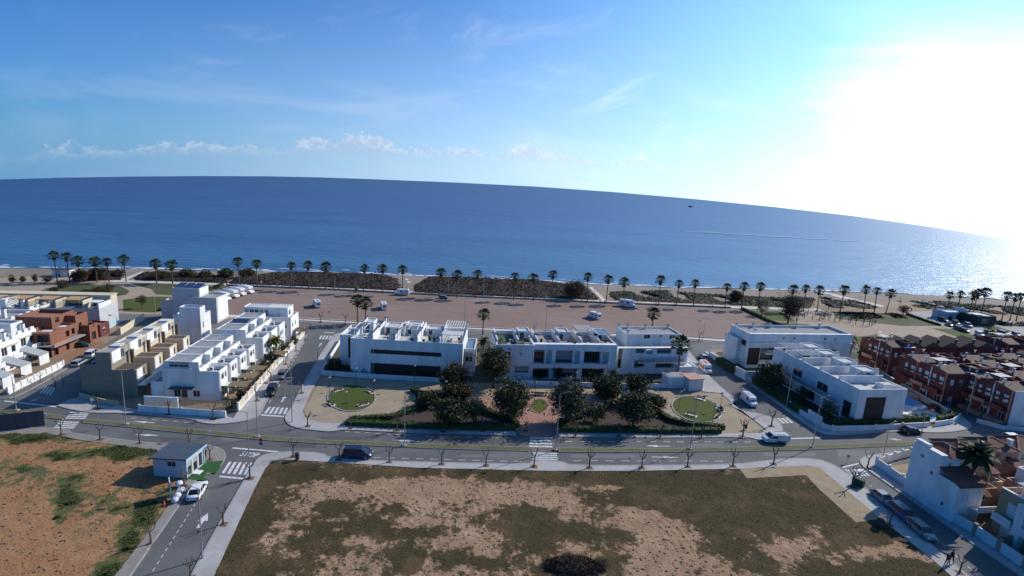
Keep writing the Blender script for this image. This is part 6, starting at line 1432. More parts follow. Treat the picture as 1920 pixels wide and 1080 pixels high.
SETS = [('along the near pavement of the avenue', [(550, 856, 822), (636, 861, 828), (730, 866, 836), (828, 870, 838), (911, 873, 842), (1001, 875, 840), (1105, 877, 843), (1203, 877, 845), (1289, 875, 843), (1374, 874, 842), (1450, 870, 838)]),
        ('on the left near pavement by the dirt plot', [(115, 815, 785), (188, 824, 792), (262, 831, 800), (355, 832, 802), (394, 862, 832)]),
        ('beside the foreground street', [(469, 897, 860), (419, 983, 945), (357, 1082, 1046), (283, 1019, 980), (346, 914, 880)]),
        ('on the far pavement left of the side street', [(184, 767, 738), (317, 776, 748), (400, 786, 755)]),
        ('on the far pavement along the park', [(577, 799, 770), (657, 803, 780), (744, 808, 772), (831, 809, 785), (905, 808, 782), (986, 807, 785), (1079, 818, 792), (1160, 818, 792), (1238, 820, 792), (1315, 820, 793), (1392, 819, 785), (1446, 799, 768), (1384, 754, 732)]),
        ('along the side street', [(482, 751, 724), (508, 714, 688), (536, 683, 660), (555, 658, 636), (572, 637, 617), (565, 737, 710)]),
        ('along the far left street', [(104, 726, 703), (119, 719, 700), (164, 696, 675), (76, 717, 696)]),
        ('along the seafront road', [(554, 602, 584), (601, 604, 585), (648, 606, 588), (1002, 624, 607), (1050, 626, 609), (1101, 628, 611), (1311, 638, 620), (1361, 641, 624)]),
        ('around the lower right street', [(1626, 878, 846), (1598, 913, 878), (1720, 930, 896), (1799, 1074, 1040), (1668, 984, 955)])]
for where, pts in SETS:
    for i, (x, y, t) in enumerate(sorted(pts)): pollard((x, y), t, 'bare pollarded tree %s, %s from the left' % (where, ordinal(i)), 'pollarded street trees', pit=(where not in ('along the far left street',)))

# ---- street lamps
def lamp_meshes():
    pole = MB().tube([(0, 0, 0), (0, 0, .25), (0, 0, .26), (0, 0, 1)], [.16, .15, .085, .05], 8)
    return pole
def street_lamp(px, ty, label, az, group='tall street lamps', arm=1.3, z=.0, dark=True, pedestal=True):
    p = G(*px); h = HT(px[0], px[1], ty); e = empty('street_lamp', (p.x, p.y, z), az, label, 'street lamp', group); m = steel
    MB().tube([(0, 0, 0), (0, 0, .5), (0, 0, .52), (0, 0, h * .6), (0, 0, h - .15)], [.13, .12, .085, .07, .05], 8).build('pole', m, e)
    MB().tube([(0, 0, h - .2), (arm * .4, 0, h - .05), (arm, 0, h)], [.04, .035, .03], 5).build('arm', m, e)
    o = MB().box(arm - .1, arm + .62, -.14, .14, h - .03, h + .07).box(arm, arm + .5, -.11, .11, h + .071, h + .13).build('lamp_head', darksteel if dark else steel, e)
    MB().box(arm + .05, arm + .55, -.1, .1, h - .05, h - .032).build('diffuser', frame_white, o)
    if pedestal: MB().box(-.35, .35, -.3, .3, 0, .2).build('footing', pm('footing_concrete', (.42, .33, .27), (.36, .29, .24), 2, .9), e)
    return e
for px, t, az, lab in (((237, 797), 695, .2, 'tall median lamp near the left zebra crossing'), ((31, 771), 706, .2, 'tall median lamp behind the hoarding'), ((483, 821), 720, .2, 'tall median lamp opposite the side street'), ((758, 837), 727, .2, 'tall median lamp left of the plaza crossing'), ((1042, 845), 738, .3, 'tall median lamp beside the plaza crossing'), ((1294, 843), 745, .3, 'tall median lamp below the right lawn'), ((1523, 840), 745, .3, 'tall median lamp at the sea street junction'), ((1723, 831), 772, .3, 'tall median lamp before the pool block')):
    street_lamp(px, t, lab, az, z=.1)
for px, t, az, lab in (((469, 897), 773, 3.1, 'tall lamp at the corner of the foreground street'), ((380, 1048), 915, 3.1, 'tall lamp on the foreground street pavement near the bottom'), ((548, 792), 672, 3.0, 'tall lamp at the park corner of the side street'), ((596, 681), 611, 3.0, 'tall lamp halfway up the side street'), ((1653, 869), 795, .5, 'tall lamp beside the corner house courtyard'), ((222, 638), 592, 3.1, 'lamp beside the cream wall on the far left street'), ((1813, 777), 702, 2.9, 'tall lamp at the bend before the red terraces'), ((1474, 764), 690, .4, 'tall lamp along the pool block wall'), ((570, 606), 553, 3, 'lamp on the seafront road near the end house'), ((870, 621), 551, 3, 'lamp on the seafront road behind the ribbon-window block'), ((1022, 628), 556, 3, 'lamp on the seafront road behind the balcony block'), ((1317, 641), 603, 3, 'lamp on the seafront road by the sea street'), ((628, 632), 586, 3, 'lamp at the seafront end of the side street'), ((292, 590), 532, 3, 'lamp on the seafront road beside the left lawn')):
    street_lamp(px, t, lab, az, z=.12 if px[1] > 700 else .0, pedestal=False)
for i, x in enumerate((628, 760, 840, 907, 980, 1047, 1113, 1202, 1330, 1560, 1610, 1685)):
    y = lerp_tab(PROM, x) - 1.5; street_lamp((x, y), y - 22, 'slim promenade lamp, %s from the left behind the low wall' % ordinal(i), 1.6, 'slim promenade lamps', arm=.3, pedestal=False)
def lantern(px, ty, label):
    p = G(*px); h = HT(px[0], px[1], ty); e = empty('park_lantern', p, 0, label, 'lantern', 'park lanterns')
    MB().tube([(0, 0, 0), (0, 0, .3), (0, 0, .31), (0, 0, h - .35)], [.09, .08, .045, .035], 7).build('pole', darksteel, e)
    o = MB().ball((0, 0, h - .12), .22, 9, 6).build('globe', frame_white, e, True); MB().ball((0, 0, h + .04), (.24, .24, .1), 9, 4).build('cap', darksteel, o)
for i, (x, y, t) in enumerate(sorted(((618, 742, 706), (649, 769, 733), (667, 728, 689), (701, 748, 712), (777, 728, 684), (835, 752, 714), (1002, 752, 716), (1067, 745, 706), (1078, 736, 697), (1136, 722, 680), (1173, 768, 733), (1272, 770, 733), (1336, 792, 757), (1350, 769, 737), (1281, 742, 730)))):
    lantern((x, y), t, 'park lantern with white globe, %s from the left in the park' % ordinal(i))

# ---- benches, bins, signs
def bench_meshes():
    st = [MB().box(-.85, .85, -.22 + .15 * k, -.10 + .15 * k, .42, .46).mesh('seat_slat', wood) for k in range(3)]; bk = [MB().box(-.85, .85, .25, .28, .56 + .16 * k, .67 + .16 * k).mesh('back_slat', wood) for k in range(2)]
    lg = MB().box(-.05, .05, -.2, .28, 0, .419).box(-.04, .04, .281, .33, 0, .85).mesh('leg', darksteel); return st, bk, lg
BST, BBK, BLG = bench_meshes(); bench_base = MB().box(-1.1, 1.1, -.5, .5, .131, .16).mesh('plinth', prompave)
def bench(px, az, label, group='park benches'):
    p = G(*px); e = empty('park_bench', (p.x, p.y, .03), az, label, 'bench', group)
    for m in BST: link('seat_slat', m, None, e)
    for m in BBK: link('back_slat', m, None, e)
    for x in (-.7, .7): link('leg', BLG, None, e, (x, 0, 0))
    link('plinth', bench_base, None, e); return e
for (x, y, a), lab in zip(((634, 733, .8), (694, 736, -.7), (621, 759, 2.4), (681, 760, -2.4)), ('upper left', 'upper right', 'lower left', 'lower right')): bench((x, y), a, 'wooden bench at the %s rim of the left oval lawn' % lab)
for (x, y, a), lab in zip(((1313, 750, -.6), (1296, 780, 2.6), (1350, 770, -1.5), (1346, 782, -2.2)), ('upper right', 'lower left', 'right', 'lower right')): bench((x, y), a, 'wooden bench at the %s rim of the right oval lawn' % lab)
for i, (x, y) in enumerate(((1003, 741), (1011, 741), (1018, 742))): bench((x, y), pi, 'dark bench behind the round plaza lawn, %s from the left' % ordinal(i))
def litter_bin(px, label, mat=None, s=1.0, z=.125):
    p = G(*px); e = empty('litter_bin', (p.x, p.y, z), 0, label, 'bin', None, s)
    MB().tube([(0, 0, .12), (0, 0, .85)], [.2, .25], 10).build('drum', mat or darksteel, e); MB().tube([(0, 0, .9), (0, 0, .96)], [.28, .2], 10).build('lid', mat or darksteel, e); MB().tube([(-.3, 0, 0), (-.3, 0, 1.1)], .03, 5).build('stand', darksteel, e)
litter_bin((558, 864), 'small grey bin on the near pavement corner', s=1.3); litter_bin((668, 548), 'dark bin beside the promenade wall', s=2.0, z=0); litter_bin((1398, 806), 'dark bin by the sea street corner of the park'); litter_bin((1352, 771), 'dark bin beside the right oval lawn')
def wheelie(px, az, label, mat, s=1.0):
    p = G(*px); e = empty('waste_container', (p.x, p.y, .02), az, label, 'container', None, s)
    MB().prism([(-.8, -.45), (.8, -.45), (.8, .45), (-.8, .45)], .18, 1.15).build('body', mat, e); MB().side([(-.52, 1.152), (.52, 1.152), (.4, 1.38), (-.1, 1.48)], -.84, .84).build('lid', mat, e)
    for x in (-.6, .6):
        for y in (-.35, .35): MB().tube([(x - .05, y, .09), (x + .05, y, .09)], .09, 8).build('wheel', darksteel, e)
green_c = pm('green_plastic', (.02, .045, .03), (.03, .06, .04), 2, .5)
wheelie((1608, 912), 2.2, 'dark green waste container on the lower right pavement', green_c, .95); wheelie((1652, 985), .8, 'dark waste container at the edge of the central plot', darksteel, 1.0)
def pole_sign(px, ty, label, discs, az=0.0, z=.1):
    p = G(*px); h = HT(px[0], px[1], ty); e = empty('traffic_sign', (p.x, p.y, z), az, label, 'sign'); MB().tube([(0, 0, 0), (0, 0, h)], .035, 6).build('pole', steel, e)
    for k, m in enumerate(discs):
        zc = h - .32 - .62 * k; MB().tube([(0, -.05, zc), (0, -.075, zc)], .3, 12).build('disc', m, e)
red_s = pm('sign_red', (.45, .02, .02), (.40, .02, .02), 2, .5); blue_s = pm('sign_blue', (.02, .07, .35), (.02, .06, .30), 2, .5); white_s = pm('sign_white', (.75, .75, .75), (.7, .7, .7), 2, .5)
pole_sign((490, 842), 822, 'red and blue traffic signs on one post at the side street junction', [red_s, blue_s]); pole_sign((86, 790), 776, 'small white sign at the left end of the median', [white_s]); pole_sign((174, 770), 747, 'white sign post at the foot of the taupe gable', [white_s]); pole_sign((1588, 868), 853, 'grey sign post at the lower right junction', [steel]); pole_sign((392, 818), 808, 'small white sign on the median above the cabin', [white_s])
# ---- things around the cabin
p = G(320, 934); e = empty('notice_board', p, -.9, 'tall white and green notice board beside the site cabin', 'board')
MB().box(-.85, .85, -.04, .04, .35, 2.6).build('panel', white_s, e); MB().box(-.65, .65, -.06, -.045, .75, 2.35).build('poster', pm('dark_green_print', (.03, .07, .06), (.05, .10, .09), 3, .6), e)
for x in (-.8, .8): MB().box(x - .06, x + .06, .041, .12, 0, 2.7).build('post', steel, e)
for i, (x, y, s) in enumerate(((328, 944, .85), (333, 938, 1.0), (340, 926, .95), (336, 914, .9))):
    p = G(x, y); e = empty('rubble_sack', (p.x, p.y, .12), i, 'white rubble sack, %s from the front in the heap by the board' % ordinal(i), 'sack', 'white rubble sacks', s); rr = random.Random(i); mb = MB().ball((0, 0, .48), (.52, .5, .5), 10, 7, 0, .07, rr); mb.build('bag', pm('white_sackcloth', (.66, .67, .72), (.52, .54, .60), 3, .9), e, True)
    MB().tube([(-.3, 0, .9), (-.1, 0, 1.12), (.1, 0, 1.12), (.3, 0, .9)], .03, 5).build('loop', blue_s, e)
p = G(308, 950); e = empty('traffic_cone', (p.x, p.y, .1), 0, 'orange traffic cone near the rubble sacks', 'cone'); MB().tube([(0, 0, .04), (0, 0, .75)], [.2, .04], 10).build('cone', pm('cone_orange', (.55, .10, .03), (.48, .09, .03), 2, .6), e); MB().box(-.25, .25, -.25, .25, 0, .039).build('base', darksteel, e)
p = G(375, 856); e = empty('parasol_table', (p.x, p.y, .12), 0, 'small white garden table outside the cabin', 'table'); MB().tube([(0, 0, .70), (0, 0, .74)], .5, 14).build('top', white_s, e); MB().tube([(0, 0, 0), (0, 0, .70)], .05, 6).build('leg', white_s, e); MB().tube([(0, 0, 0.0), (0, 0, .05)], .28, 10).build('foot', white_s, e)

# ================================================================== VEHICLES
tyre = pm('tyre_rubber', (.015, .015, .016), (.025, .025, .026), 6, .8); rim_m = pm('alloy_rim', (.35, .36, .37), (.28, .29, .3), 4, .35, metal=.7); lampw = pm('headlamp_glass', (.7, .72, .75), (.6, .62, .65), 4, .15); lampr = pm('tail_lamp', (.35, .02, .02), (.3, .02, .02), 4, .3); carglass = pm('car_glass', (.012, .015, .02), (.02, .024, .03), 2, .08, spec=.45)
def paint(name, c): return pm('paint_' + name, c, tuple(v * .88 for v in c), .8, .28, spec=.55)
P_WHITE, P_BLUE, P_BLACK, P_SILVER, P_GREY, P_GREEN = paint('white', (.74, .74, .75)), paint('dark_blue', (.02, .028, .075)), paint('black', (.018, .019, .022)), paint('silver', (.36, .38, .40)), paint('grey', (.13, .14, .155)), paint('dark_green', (.03, .07, .06))
def loft(mb, secs, m=0):
    """closed rings of equal length joined along x"""
    b = len(mb.v); k = len(secs[0])
    for s in secs: mb.v += [tuple(q) for q in s]
    for i in range(len(secs) - 1):
        for j in range(k):
            q = (j + 1) % k; mb.f.append((b + i * k + j, b + i * k + q, b + (i + 1) * k + q, b + (i + 1) * k + j)); mb.m.append(m)
    mb.f.append(tuple(b + j for j in range(k))[::-1]); mb.m.append(m); e_ = b + (len(secs) - 1) * k; mb.f.append(tuple(e_ + j for j in range(k))); mb.m.append(m)
def ring(x, w, z0, z1, r=.12): return [(x, -w + r, z0), (x, w - r, z0), (x, w, z0 + r), (x, w, z1 - r), (x, w - r, z1), (x, -w + r, z1), (x, -w, z1 - r), (x, -w, z0 + r)]
def wheels(e, xs, w, r=.32):
    for x in xs:
        for s in (-1, 1):
            t = MB().tube([(x, s * (w - .20), r), (x, s * (w + .012), r)], r, 14).build('wheel', tyre, e); MB().tube([(x, s * (w + .013), r), (x, s * (w + .03), r)], r * .62, 10).build('rim', rim_m, t)
CARS = {  # length, half width, belt, roof, cabin: x of (rear foot, rear roof, front roof, front foot), nose height
    'sedan': (4.5, .88, .92, 1.42, (-1.75, -1.05, .35, 1.05), .78), 'hatch': (4.1, .87, .96, 1.48, (-1.98, -1.72, .45, 1.15), .84), 'suv': (4.5, .93, 1.08, 1.70, (-2.15, -1.9, .5, 1.2), .98), 'mpv': (4.6, .92, 1.05, 1.74, (-2.2, -2.0, .75, 1.65), .92)}
def car(px, az, kind, mat, label, group=None, s=1.0, z=.02):
    L_, w, bz, rz, (a, b_, c, d), nz_ = CARS[kind]; p = G(*px); e = empty('parked_car', (p.x, p.y, z), az, label, 'car', group, s * .92); h = L_ / 2; mb = MB()
    loft(mb, [ring(-h, w * .86, .38, bz * .86), ring(-h + .18, w * .97, .25, bz * .97), ring(-h + .9, w, .20, bz), ring(.4, w, .20, bz), ring(d, w, .20, bz * .97), ring(h - .35, w * .95, .22, nz_), ring(h - .06, w * .84, .32, nz_ * .82), ring(h, w * .76, .40, nz_ * .68)])
    bod = mb.build('body', mat, e, True); bod.data.polygons.foreach_set('use_smooth', [len(f.vertices) == 4 for f in bod.data.polygons])
    mb = MB(); loft(mb, [[(a, -w + .06, bz - .03), (a, w - .06, bz - .03), (b_, w * .80, rz - .05), (b_, -w * .80, rz - .05)], [(0 if a < 0 < d else a + .1, -w + .04, bz - .03), (0, w - .04, bz - .03), (.0, w * .82, rz - .03), (.0, -w * .82, rz - .03)], [(d, -w + .08, bz - .05), (d, w - .08, bz - .05), (c, w * .80, rz - .06), (c, -w * .80, rz - .06)]])
    mb.build('windows', carglass, e)
    mb = MB(); loft(mb, [[(b_ - .06, -w * .79, rz - .06), (b_ - .06, w * .79, rz - .06), (b_, w * .72, rz), (b_, -w * .72, rz)], [(c + .04, -w * .79, rz - .06), (c + .04, w * .79, rz - .06), (c - .04, w * .72, rz - .005), (c - .04, -w * .72, rz - .005)]]); rf = mb.build('roof', mat, e)
    for sd in (-1, 1):
        pl = MB()
        for x0, x1 in ((a, b_), (d, c)): pl.tube([(x0, sd * (w - .05), bz - .02), (x1, sd * w * .80, rz - .04)], .045, 4)
        pl.tube([((a + d) / 2 - .25, sd * (w - .02), bz - .02), ((b_ + c) / 2 - .1, sd * w * .815, rz - .04)], .05, 4); pl.build('pillar', mat, e)
        MB().box(h - .22, h - .03, sd * w * .62 - .16, sd * w * .62 + .16, nz_ * .66, nz_ * .86).build('headlight', lampw, e); MB().box(-h - .005, -h + .12, sd * w * .68 - .14, sd * w * .68 + .14, bz * .62, bz * .86).build('tail_light', lampr, e)
        MB().box(d - .35, d - .15, sd * (w + .09) - .09, sd * (w + .09) + .09, bz, bz + .14).build('wing_mirror', mat, e)
    wheels(e, (-h + .82, h - .85), w - .01, .33); return e
def head(px, px2):
    A, B = G(*px), G(*px2); return math.atan2((B - A).y, (B - A).x)
car((671, 857), .03, 'mpv', P_BLUE, 'dark blue people carrier driving on the near lane of the avenue', s=1.05)
car((371, 926), head((371, 926), (383, 905)), 'sedan', P_WHITE, 'white saloon parked by the rubble sacks on the foreground street')
car((509, 738), head((509, 738), (502, 752)), 'suv', P_BLACK, 'black car parked nearest the avenue on the side street', 'cars on the side street'); car((528, 708), head((528, 708), (521, 720)), 'hatch', P_GREY, 'dark grey car parked farther up the side street', 'cars on the side street')
car((1708, 812), .1, 'sedan', P_BLACK, 'black saloon on the avenue before the pool block')
g = 'cars parked on the lower right street'
for (x, y), k, m, lab in (((1655, 940), 'sedan', paint('slate', (.26, .27, .29)), 'silver-grey saloon, rear of the three cars parked on the lower right street'), ((1692, 970), 'suv', paint('steel_blue', (.10, .13, .22)), 'steel blue car in the middle of the three on the lower right street'), ((1727, 1001), 'hatch', paint('pale_green_grey', (.24, .28, .27)), 'pale green-grey car, front of the three on the lower right street')): car((x, y), head((1658, 940), (1722, 994)), k, m, lab, g)
car((173, 667), head((173, 667), (190, 655)), 'suv', P_WHITE, 'white off-roader on the dirt frontage by the far left street', s=.95); car((149, 684), head((149, 684), (166, 674)), 'hatch', P_SILVER, 'pale blue-white car on the far left street', s=.95); car((153, 650), .2, 'sedan', P_GREEN, 'dark car in the shade of the unfinished brick house', s=.9)
for i, (x, y, k, m) in enumerate(sorted(((1779, 611, 'sedan', P_BLACK), (1792, 609, 'suv', P_BLACK), (1797, 618, 'hatch', P_GREY), (1807, 622, 'sedan', P_BLACK), (1815, 613, 'suv', P_SILVER), (1836, 630, 'suv', P_WHITE), (1852, 626, 'hatch', P_SILVER), (1838, 640, 'sedan', P_WHITE), (1868, 632, 'hatch', P_BLACK), (1880, 628, 'suv', P_GREY), (1893, 634, 'sedan', P_WHITE), (1905, 630, 'hatch', P_BLACK), (1864, 645, 'sedan', P_SILVER), (1786, 600, 'hatch', P_WHITE), (1768, 603, 'suv', P_BLACK), (1822, 606, 'sedan', P_BLACK), (1806, 604, 'hatch', P_GREY), (1884, 642, 'suv', P_BLACK)), key=lambda q: q[0])): car((x, y), head((1780, 606), (1810, 624)) + (0 if i % 2 else .4), k, m, 'car in the seafront car park at right, %s from the left' % ordinal(i), 'cars in the seafront car park')
car((1825, 655), .4, 'suv', P_WHITE, 'white car among the red terraces', s=.95); car((1900, 826), .1, 'hatch', P_WHITE, 'white car at the right edge of the avenue'); car((1318, 672), head((1318, 672), (1306, 660)), 'hatch', P_SILVER, 'silver car behind the ambulance on the sea street', s=.9)
car((832, 560), .1, 'hatch', P_GREY, 'grey car parked against the promenade wall', s=.9); car((1750, 768), .6, 'hatch', paint('red', (.25, .03, .025)), 'red car parked between the pool wall and the red terraces', s=.9)
def van(px, az, label, L_=5.2, w=.98, rz=2.25, mat=None, kind='van', cat='van', name='van', s=1.0, stripe=None, nose=.95):
    mat = mat or P_WHITE; p = G(*px); e = empty(name, (p.x, p.y, .02), az, label, cat, None, s * .86); h = L_ / 2; mb = MB()
    if kind == 'pickup':
        loft(mb, [ring(.15, w * .98, .35, rz), ring(.9, w, .32, rz), ring(h - .75, w, .3, 1.25), ring(h - .1, w * .95, .32, 1.05), ring(h, w * .9, .38, .9)]); mb.build('cab', mat, e)
        MB().box(-h, .05, -w, w, .62, .78).build('flatbed', steel, e)
        for y0 in (-w, w - .05): MB().box(-h, .05, y0, y0 + .05, .79, 2.0).build('side_board', offwhite, e)
        MB().box(-h, -h + .05, -w + .06, w - .06, .79, 2.0).build('tailgate', offwhite, e); MB().box(-h + .06, 0.0, -w + .06, w - .06, 1.5, 1.9).build('load', canvas, e)
    else:
        loft(mb, [ring(-h, w * .95, .32, rz - .08), ring(-h + .2, w, .28, rz), ring(h - 1.75, w, .28, rz), ring(h - 1.2, w, .28, rz - .22), ring(h - nose, w * .99, .28, 1.28), ring(h - .15, w * .94, .3, 1.02), ring(h, w * .86, .38, .85)]); mb.build('body', mat, e)
    xa, xb, za, zb = (h - 1.42, h - nose - .02, rz - .34, 1.32) if kind != 'pickup' else (.98, h - .78, rz - .12, 1.3)
    MB().poly([(xb + .05, -w * .86, zb + .02), (xb + .05, w * .86, zb + .02), (xa + .14, w * .80, za + .04), (xa + .14, -w * .80, za + .04)]).build('windscreen', carglass, e)
    for sd in (-1, 1):
        y = sd * (w + .006); q = [(xa - .9, y, zb - .05), (xb - .25, y, zb - .05), (xa - .05, y, za), (xa - .9, y, za)]
        MB().poly(q if sd < 0 else q[::-1]).build('side_window', carglass, e)
        MB().box(h - .12, h + .005, sd * w * .66 - .15, sd * w * .66 + .15, .68, .88).build('headlight', lampw, e); MB().box(-h - .01, -h + .03, sd * w * .84 - .08, sd * w * .84 + .08, .9, 1.3).build('tail_light', lampr, e)
        MB().box(xb - .3, xb - .15, sd * (w + .15) - .08, sd * (w + .15) + .08, 1.3, 1.6).build('wing_mirror', darksteel, e)
        if stripe: MB().box(-h + .1, h - 1.5, sd * (w + .012) - .004, sd * (w + .012) + .004, .9, 1.7).build('side_stripe', stripe, e)
    MB().box(-h + .8, h - 2.0, -.55, .55, rz + .005, rz + .06).build('roof_panel', stripe or steel, e)
    wheels(e, (-h + .95, h - .95), w - .02, .34); return e
van((1404, 757), head((1390, 745), (1418, 768)), 'white van parked beside the right oval lawn', rz=2.35)
van((1322, 696), head((1310, 682), (1334, 706)), 'white and orange ambulance parked on the sea street', L_=5.6, rz=2.6, name='ambulance', cat='ambulance', stripe=pm('orange_stripe', (.60, .13, .04), (.55, .12, .04), 2, .5))
van((1453, 829), pi + .05, 'white flatbed truck turning at the sea street junction', kind='pickup', name='flatbed_truck', cat='truck', rz=1.95)
def motorhome(px, az, label, s=1.0):
    p = G(*px); e = empty('motorhome', (p.x, p.y, .01), az, label, 'motorhome', 'motorhomes in the gravel car park', s); w = 1.12; mb = MB()
    loft(mb, [ring(-3.2, w * .97, .45, 2.75), ring(-3.0, w, .4, 2.88), ring(1.3, w, .4, 2.88), ring(2.35, w * .96, 1.75, 2.72), ring(2.6, w * .9, 1.95, 2.5)]); mb.build('living_box', P_WHITE, e)
    mb = MB(); loft(mb, [ring(1.25, w * .9, .35, 2.2), ring(1.75, w * .9, .33, 1.95), ring(2.55, w * .88, .33, 1.25), ring(3.25, w * .84, .35, 1.05), ring(3.4, w * .78, .42, .85)]); mb.build('cab', P_WHITE, e)
    MB().poly([(2.5, -w * .76, 1.27), (2.5, w * .76, 1.27), (1.9, w * .74, 1.9), (1.9, -w * .74, 1.9)]).build('windscreen', carglass, e)
    for sd in (-1, 1):
        for x0, x1 in ((-2.5, -1.5), (-.4, .7)):
            q = [(x0, sd * (w + .006), 1.55), (x1, sd * (w + .006), 1.55), (x1, sd * (w + .006), 2.2), (x0, sd * (w + .006), 2.2)]; MB().poly(q if sd < 0 else q[::-1]).build('side_window', carglass, e)
        q = [(-3.0, sd * (w + .004), .95), (1.2, sd * (w + .004), .95), (1.2, sd * (w + .004), 1.15), (-3.0, sd * (w + .004), 1.15)]; MB().poly(q if sd < 0 else q[::-1]).build('side_stripe', bluegrey, e)
        MB().box(3.3, 3.41, sd * .68 - .15, sd * .68 + .15, .66, .86).build('headlight', lampw, e)
    MB().box(-3.21, -3.205, -.6, .6, 1.5, 2.2).build('rear_window', carglass, e); MB().box(-1.6, -.9, -.35, .35, 2.885, 2.98).build('skylight', carglass, e); MB().box(-2.6, -2.1, -.25, .25, 2.885, 3.0).build('vent', P_GREY, e)
    wheels(e, (-1.7, 2.55), w - .05, .36); return e
for px, az, lab in (((417, 562), -.35, 'motorhome at the front of the row beside the hedge'), ((433, 557), -.35, 'second motorhome in the row beside the hedge'), ((446, 553), -.35, 'third motorhome in the row beside the hedge'), ((461, 549), -.35, 'rearmost motorhome in the row beside the hedge'), ((594, 575), 2.15, 'white motorhome alone on the left of the car park'), ((719, 579), 1.95, 'white motorhome seen from behind near the palm pair'), ((754, 553), 3.2, 'motorhome beside the beach access at the promenade wall'), ((1114, 597), 2.2, 'white motorhome alone on the right of the car park'), ((1176, 575), -.35, 'motorhome against the promenade wall on the right')):
    motorhome(px, az, lab, .92 if az == -.35 else .78)
# ---- fishing boat far out
q = sea_at(1297, 388.5); e = empty('fishing_boat', (q.x, q.y, q.z), .15, 'dark fishing boat far out on the sea', 'boat'); S = 1.0; k = (q - EYE).dot(_FW) / FPX
L_ = 9.5 * k; mb = MB(); loft(mb, [[(-L_ / 2, -L_ * .1, 0), (-L_ / 2, L_ * .1, 0), (-L_ / 2, L_ * .12, L_ * .13), (-L_ / 2, -L_ * .12, L_ * .13)], [(0, -L_ * .12, -.1), (0, L_ * .12, -.1), (0, L_ * .15, L_ * .12), (0, -L_ * .15, L_ * .12)], [(L_ / 2, -.05, L_ * .04), (L_ / 2, .05, L_ * .04), (L_ / 2, .1, L_ * .2), (L_ / 2, -.1, L_ * .2)]]); mb.build('hull', P_BLACK, e)
MB().box(-L_ * .32, -L_ * .05, -L_ * .08, L_ * .08, L_ * .12, L_ * .3).build('wheelhouse', P_BLUE, e); MB().tube([(L_ * .15, 0, L_ * .1), (L_ * .15, 0, L_ * .42)], L_ * .012, 5).build('mast', darksteel, e)

# ================================================================== PEOPLE
def person(px, az, label, top, legs, h=1.72, stride=.12, hairc=(.03, .02, .015), z=.125, arm=.15):
    """one continuous skinned body; clothing bands by material, hair as a child"""
    p = G(*px); o_e = empty('person', (p.x, p.y, z), az, label, 'person', 'people'); k = h / 1.72
    J = {'pelvis': (0, 0, .93), 'chest': (0, 0, 1.28), 'neck': (.01, 0, 1.47), 'head': (.03, 0, 1.60), 'crown': (.02, 0, 1.70)}
    bones = [('pelvis', 'chest'), ('chest', 'neck'), ('neck', 'head'), ('head', 'crown')]; rad = {'pelvis': (.16, .12), 'chest': (.18, .12), 'neck': (.06, .06), 'head': (.095, .085), 'crown': (.06, .06)}
    for n_, s in (('l', 1), ('r', -1)):
        st = stride * s
        J.update({n_ + 'hip': (0, .10 * s, .88), n_ + 'knee': (.05 + st * .7, .10 * s, .49), n_ + 'ank': (st, .10 * s, .08), n_ + 'toe': (st + .17, .11 * s, .035), n_ + 'sho': (0, .20 * s, 1.40), n_ + 'elb': (-arm * .3 * s, .26 * s, 1.13), n_ + 'wri': (arm * -.2 * s + .10, .25 * s, .90), n_ + 'han': (.13 - arm * .2 * s, .245 * s, .80)})
        bones += [('pelvis', n_ + 'hip'), (n_ + 'hip', n_ + 'knee'), (n_ + 'knee', n_ + 'ank'), (n_ + 'ank', n_ + 'toe'), ('chest', n_ + 'sho'), (n_ + 'sho', n_ + 'elb'), (n_ + 'elb', n_ + 'wri'), (n_ + 'wri', n_ + 'han')]
        rad.update({n_ + 'hip': (.10, .10), n_ + 'knee': (.065, .065), n_ + 'ank': (.045, .045), n_ + 'toe': (.04, .03), n_ + 'sho': (.075, .07), n_ + 'elb': (.05, .05), n_ + 'wri': (.035, .035), n_ + 'han': (.045, .025)})
    names = list(J); me = bpy.data.meshes.new('body'); me.from_pydata([Vector(J[q]) * k for q in names], [(names.index(a), names.index(b)) for a, b in bones], [])
    o = bpy.data.objects.new('body', me); COL.objects.link(o); md = o.modifiers.new('skin', 'SKIN')
    for i, q in enumerate(names): me.skin_vertices[0].data[i].radius = tuple(r_ * k for r_ in rad[q])
    me.skin_vertices[0].data[0].use_root = True; sb = o.modifiers.new('sub', 'SUBSURF'); sb.levels = 1; sb.render_levels = 1
    dg = bpy.context.evaluated_depsgraph_get(); m2 = bpy.data.meshes.new_from_object(o.evaluated_get(dg)); bpy.data.objects.remove(o); m2.materials.clear()
    for m in (skin_m, top, legs, tyre): m2.materials.append(m)
    for f in m2.polygons:
        zc = f.center.z / k; side_ = abs(f.center.y) / k; f.use_smooth = True
        f.material_index = 3 if zc < .09 else (2 if zc < .95 and side_ < .215 else (0 if zc < .87 or zc > 1.47 else 1))
    b = link('body', m2, None, o_e); hm = MB().ball((.0, 0, 1.64 * k), (.112 * k, .10 * k, .10 * k), 9, 6).build('hair', pm('hair_%d' % int(hairc[0] * 1000), hairc, tuple(c * 1.4 for c in hairc), 8, .7), o_e, True); return o_e
skin_m = pm('skin', (.46, .28, .20), (.42, .25, .18), 6, .6)
def cloth(n, c): return pm('cloth_' + n, c, tuple(v * .8 for v in c), 3, .9)
C_BLACK, C_WHITE, C_NAVY, C_RED, C_GREY = cloth('black', (.015, .015, .018)), cloth('white', (.66, .66, .66)), cloth('navy', (.02, .03, .07)), cloth('red', (.28, .03, .035)), cloth('grey', (.12, .12, .125))
person((385, 862), 2.6, 'person in dark clothes standing outside the site cabin', C_BLACK, C_BLACK, stride=.03); person((371, 862), -.6, 'person in a white top standing by the cabin table', C_WHITE, C_NAVY, stride=.03)
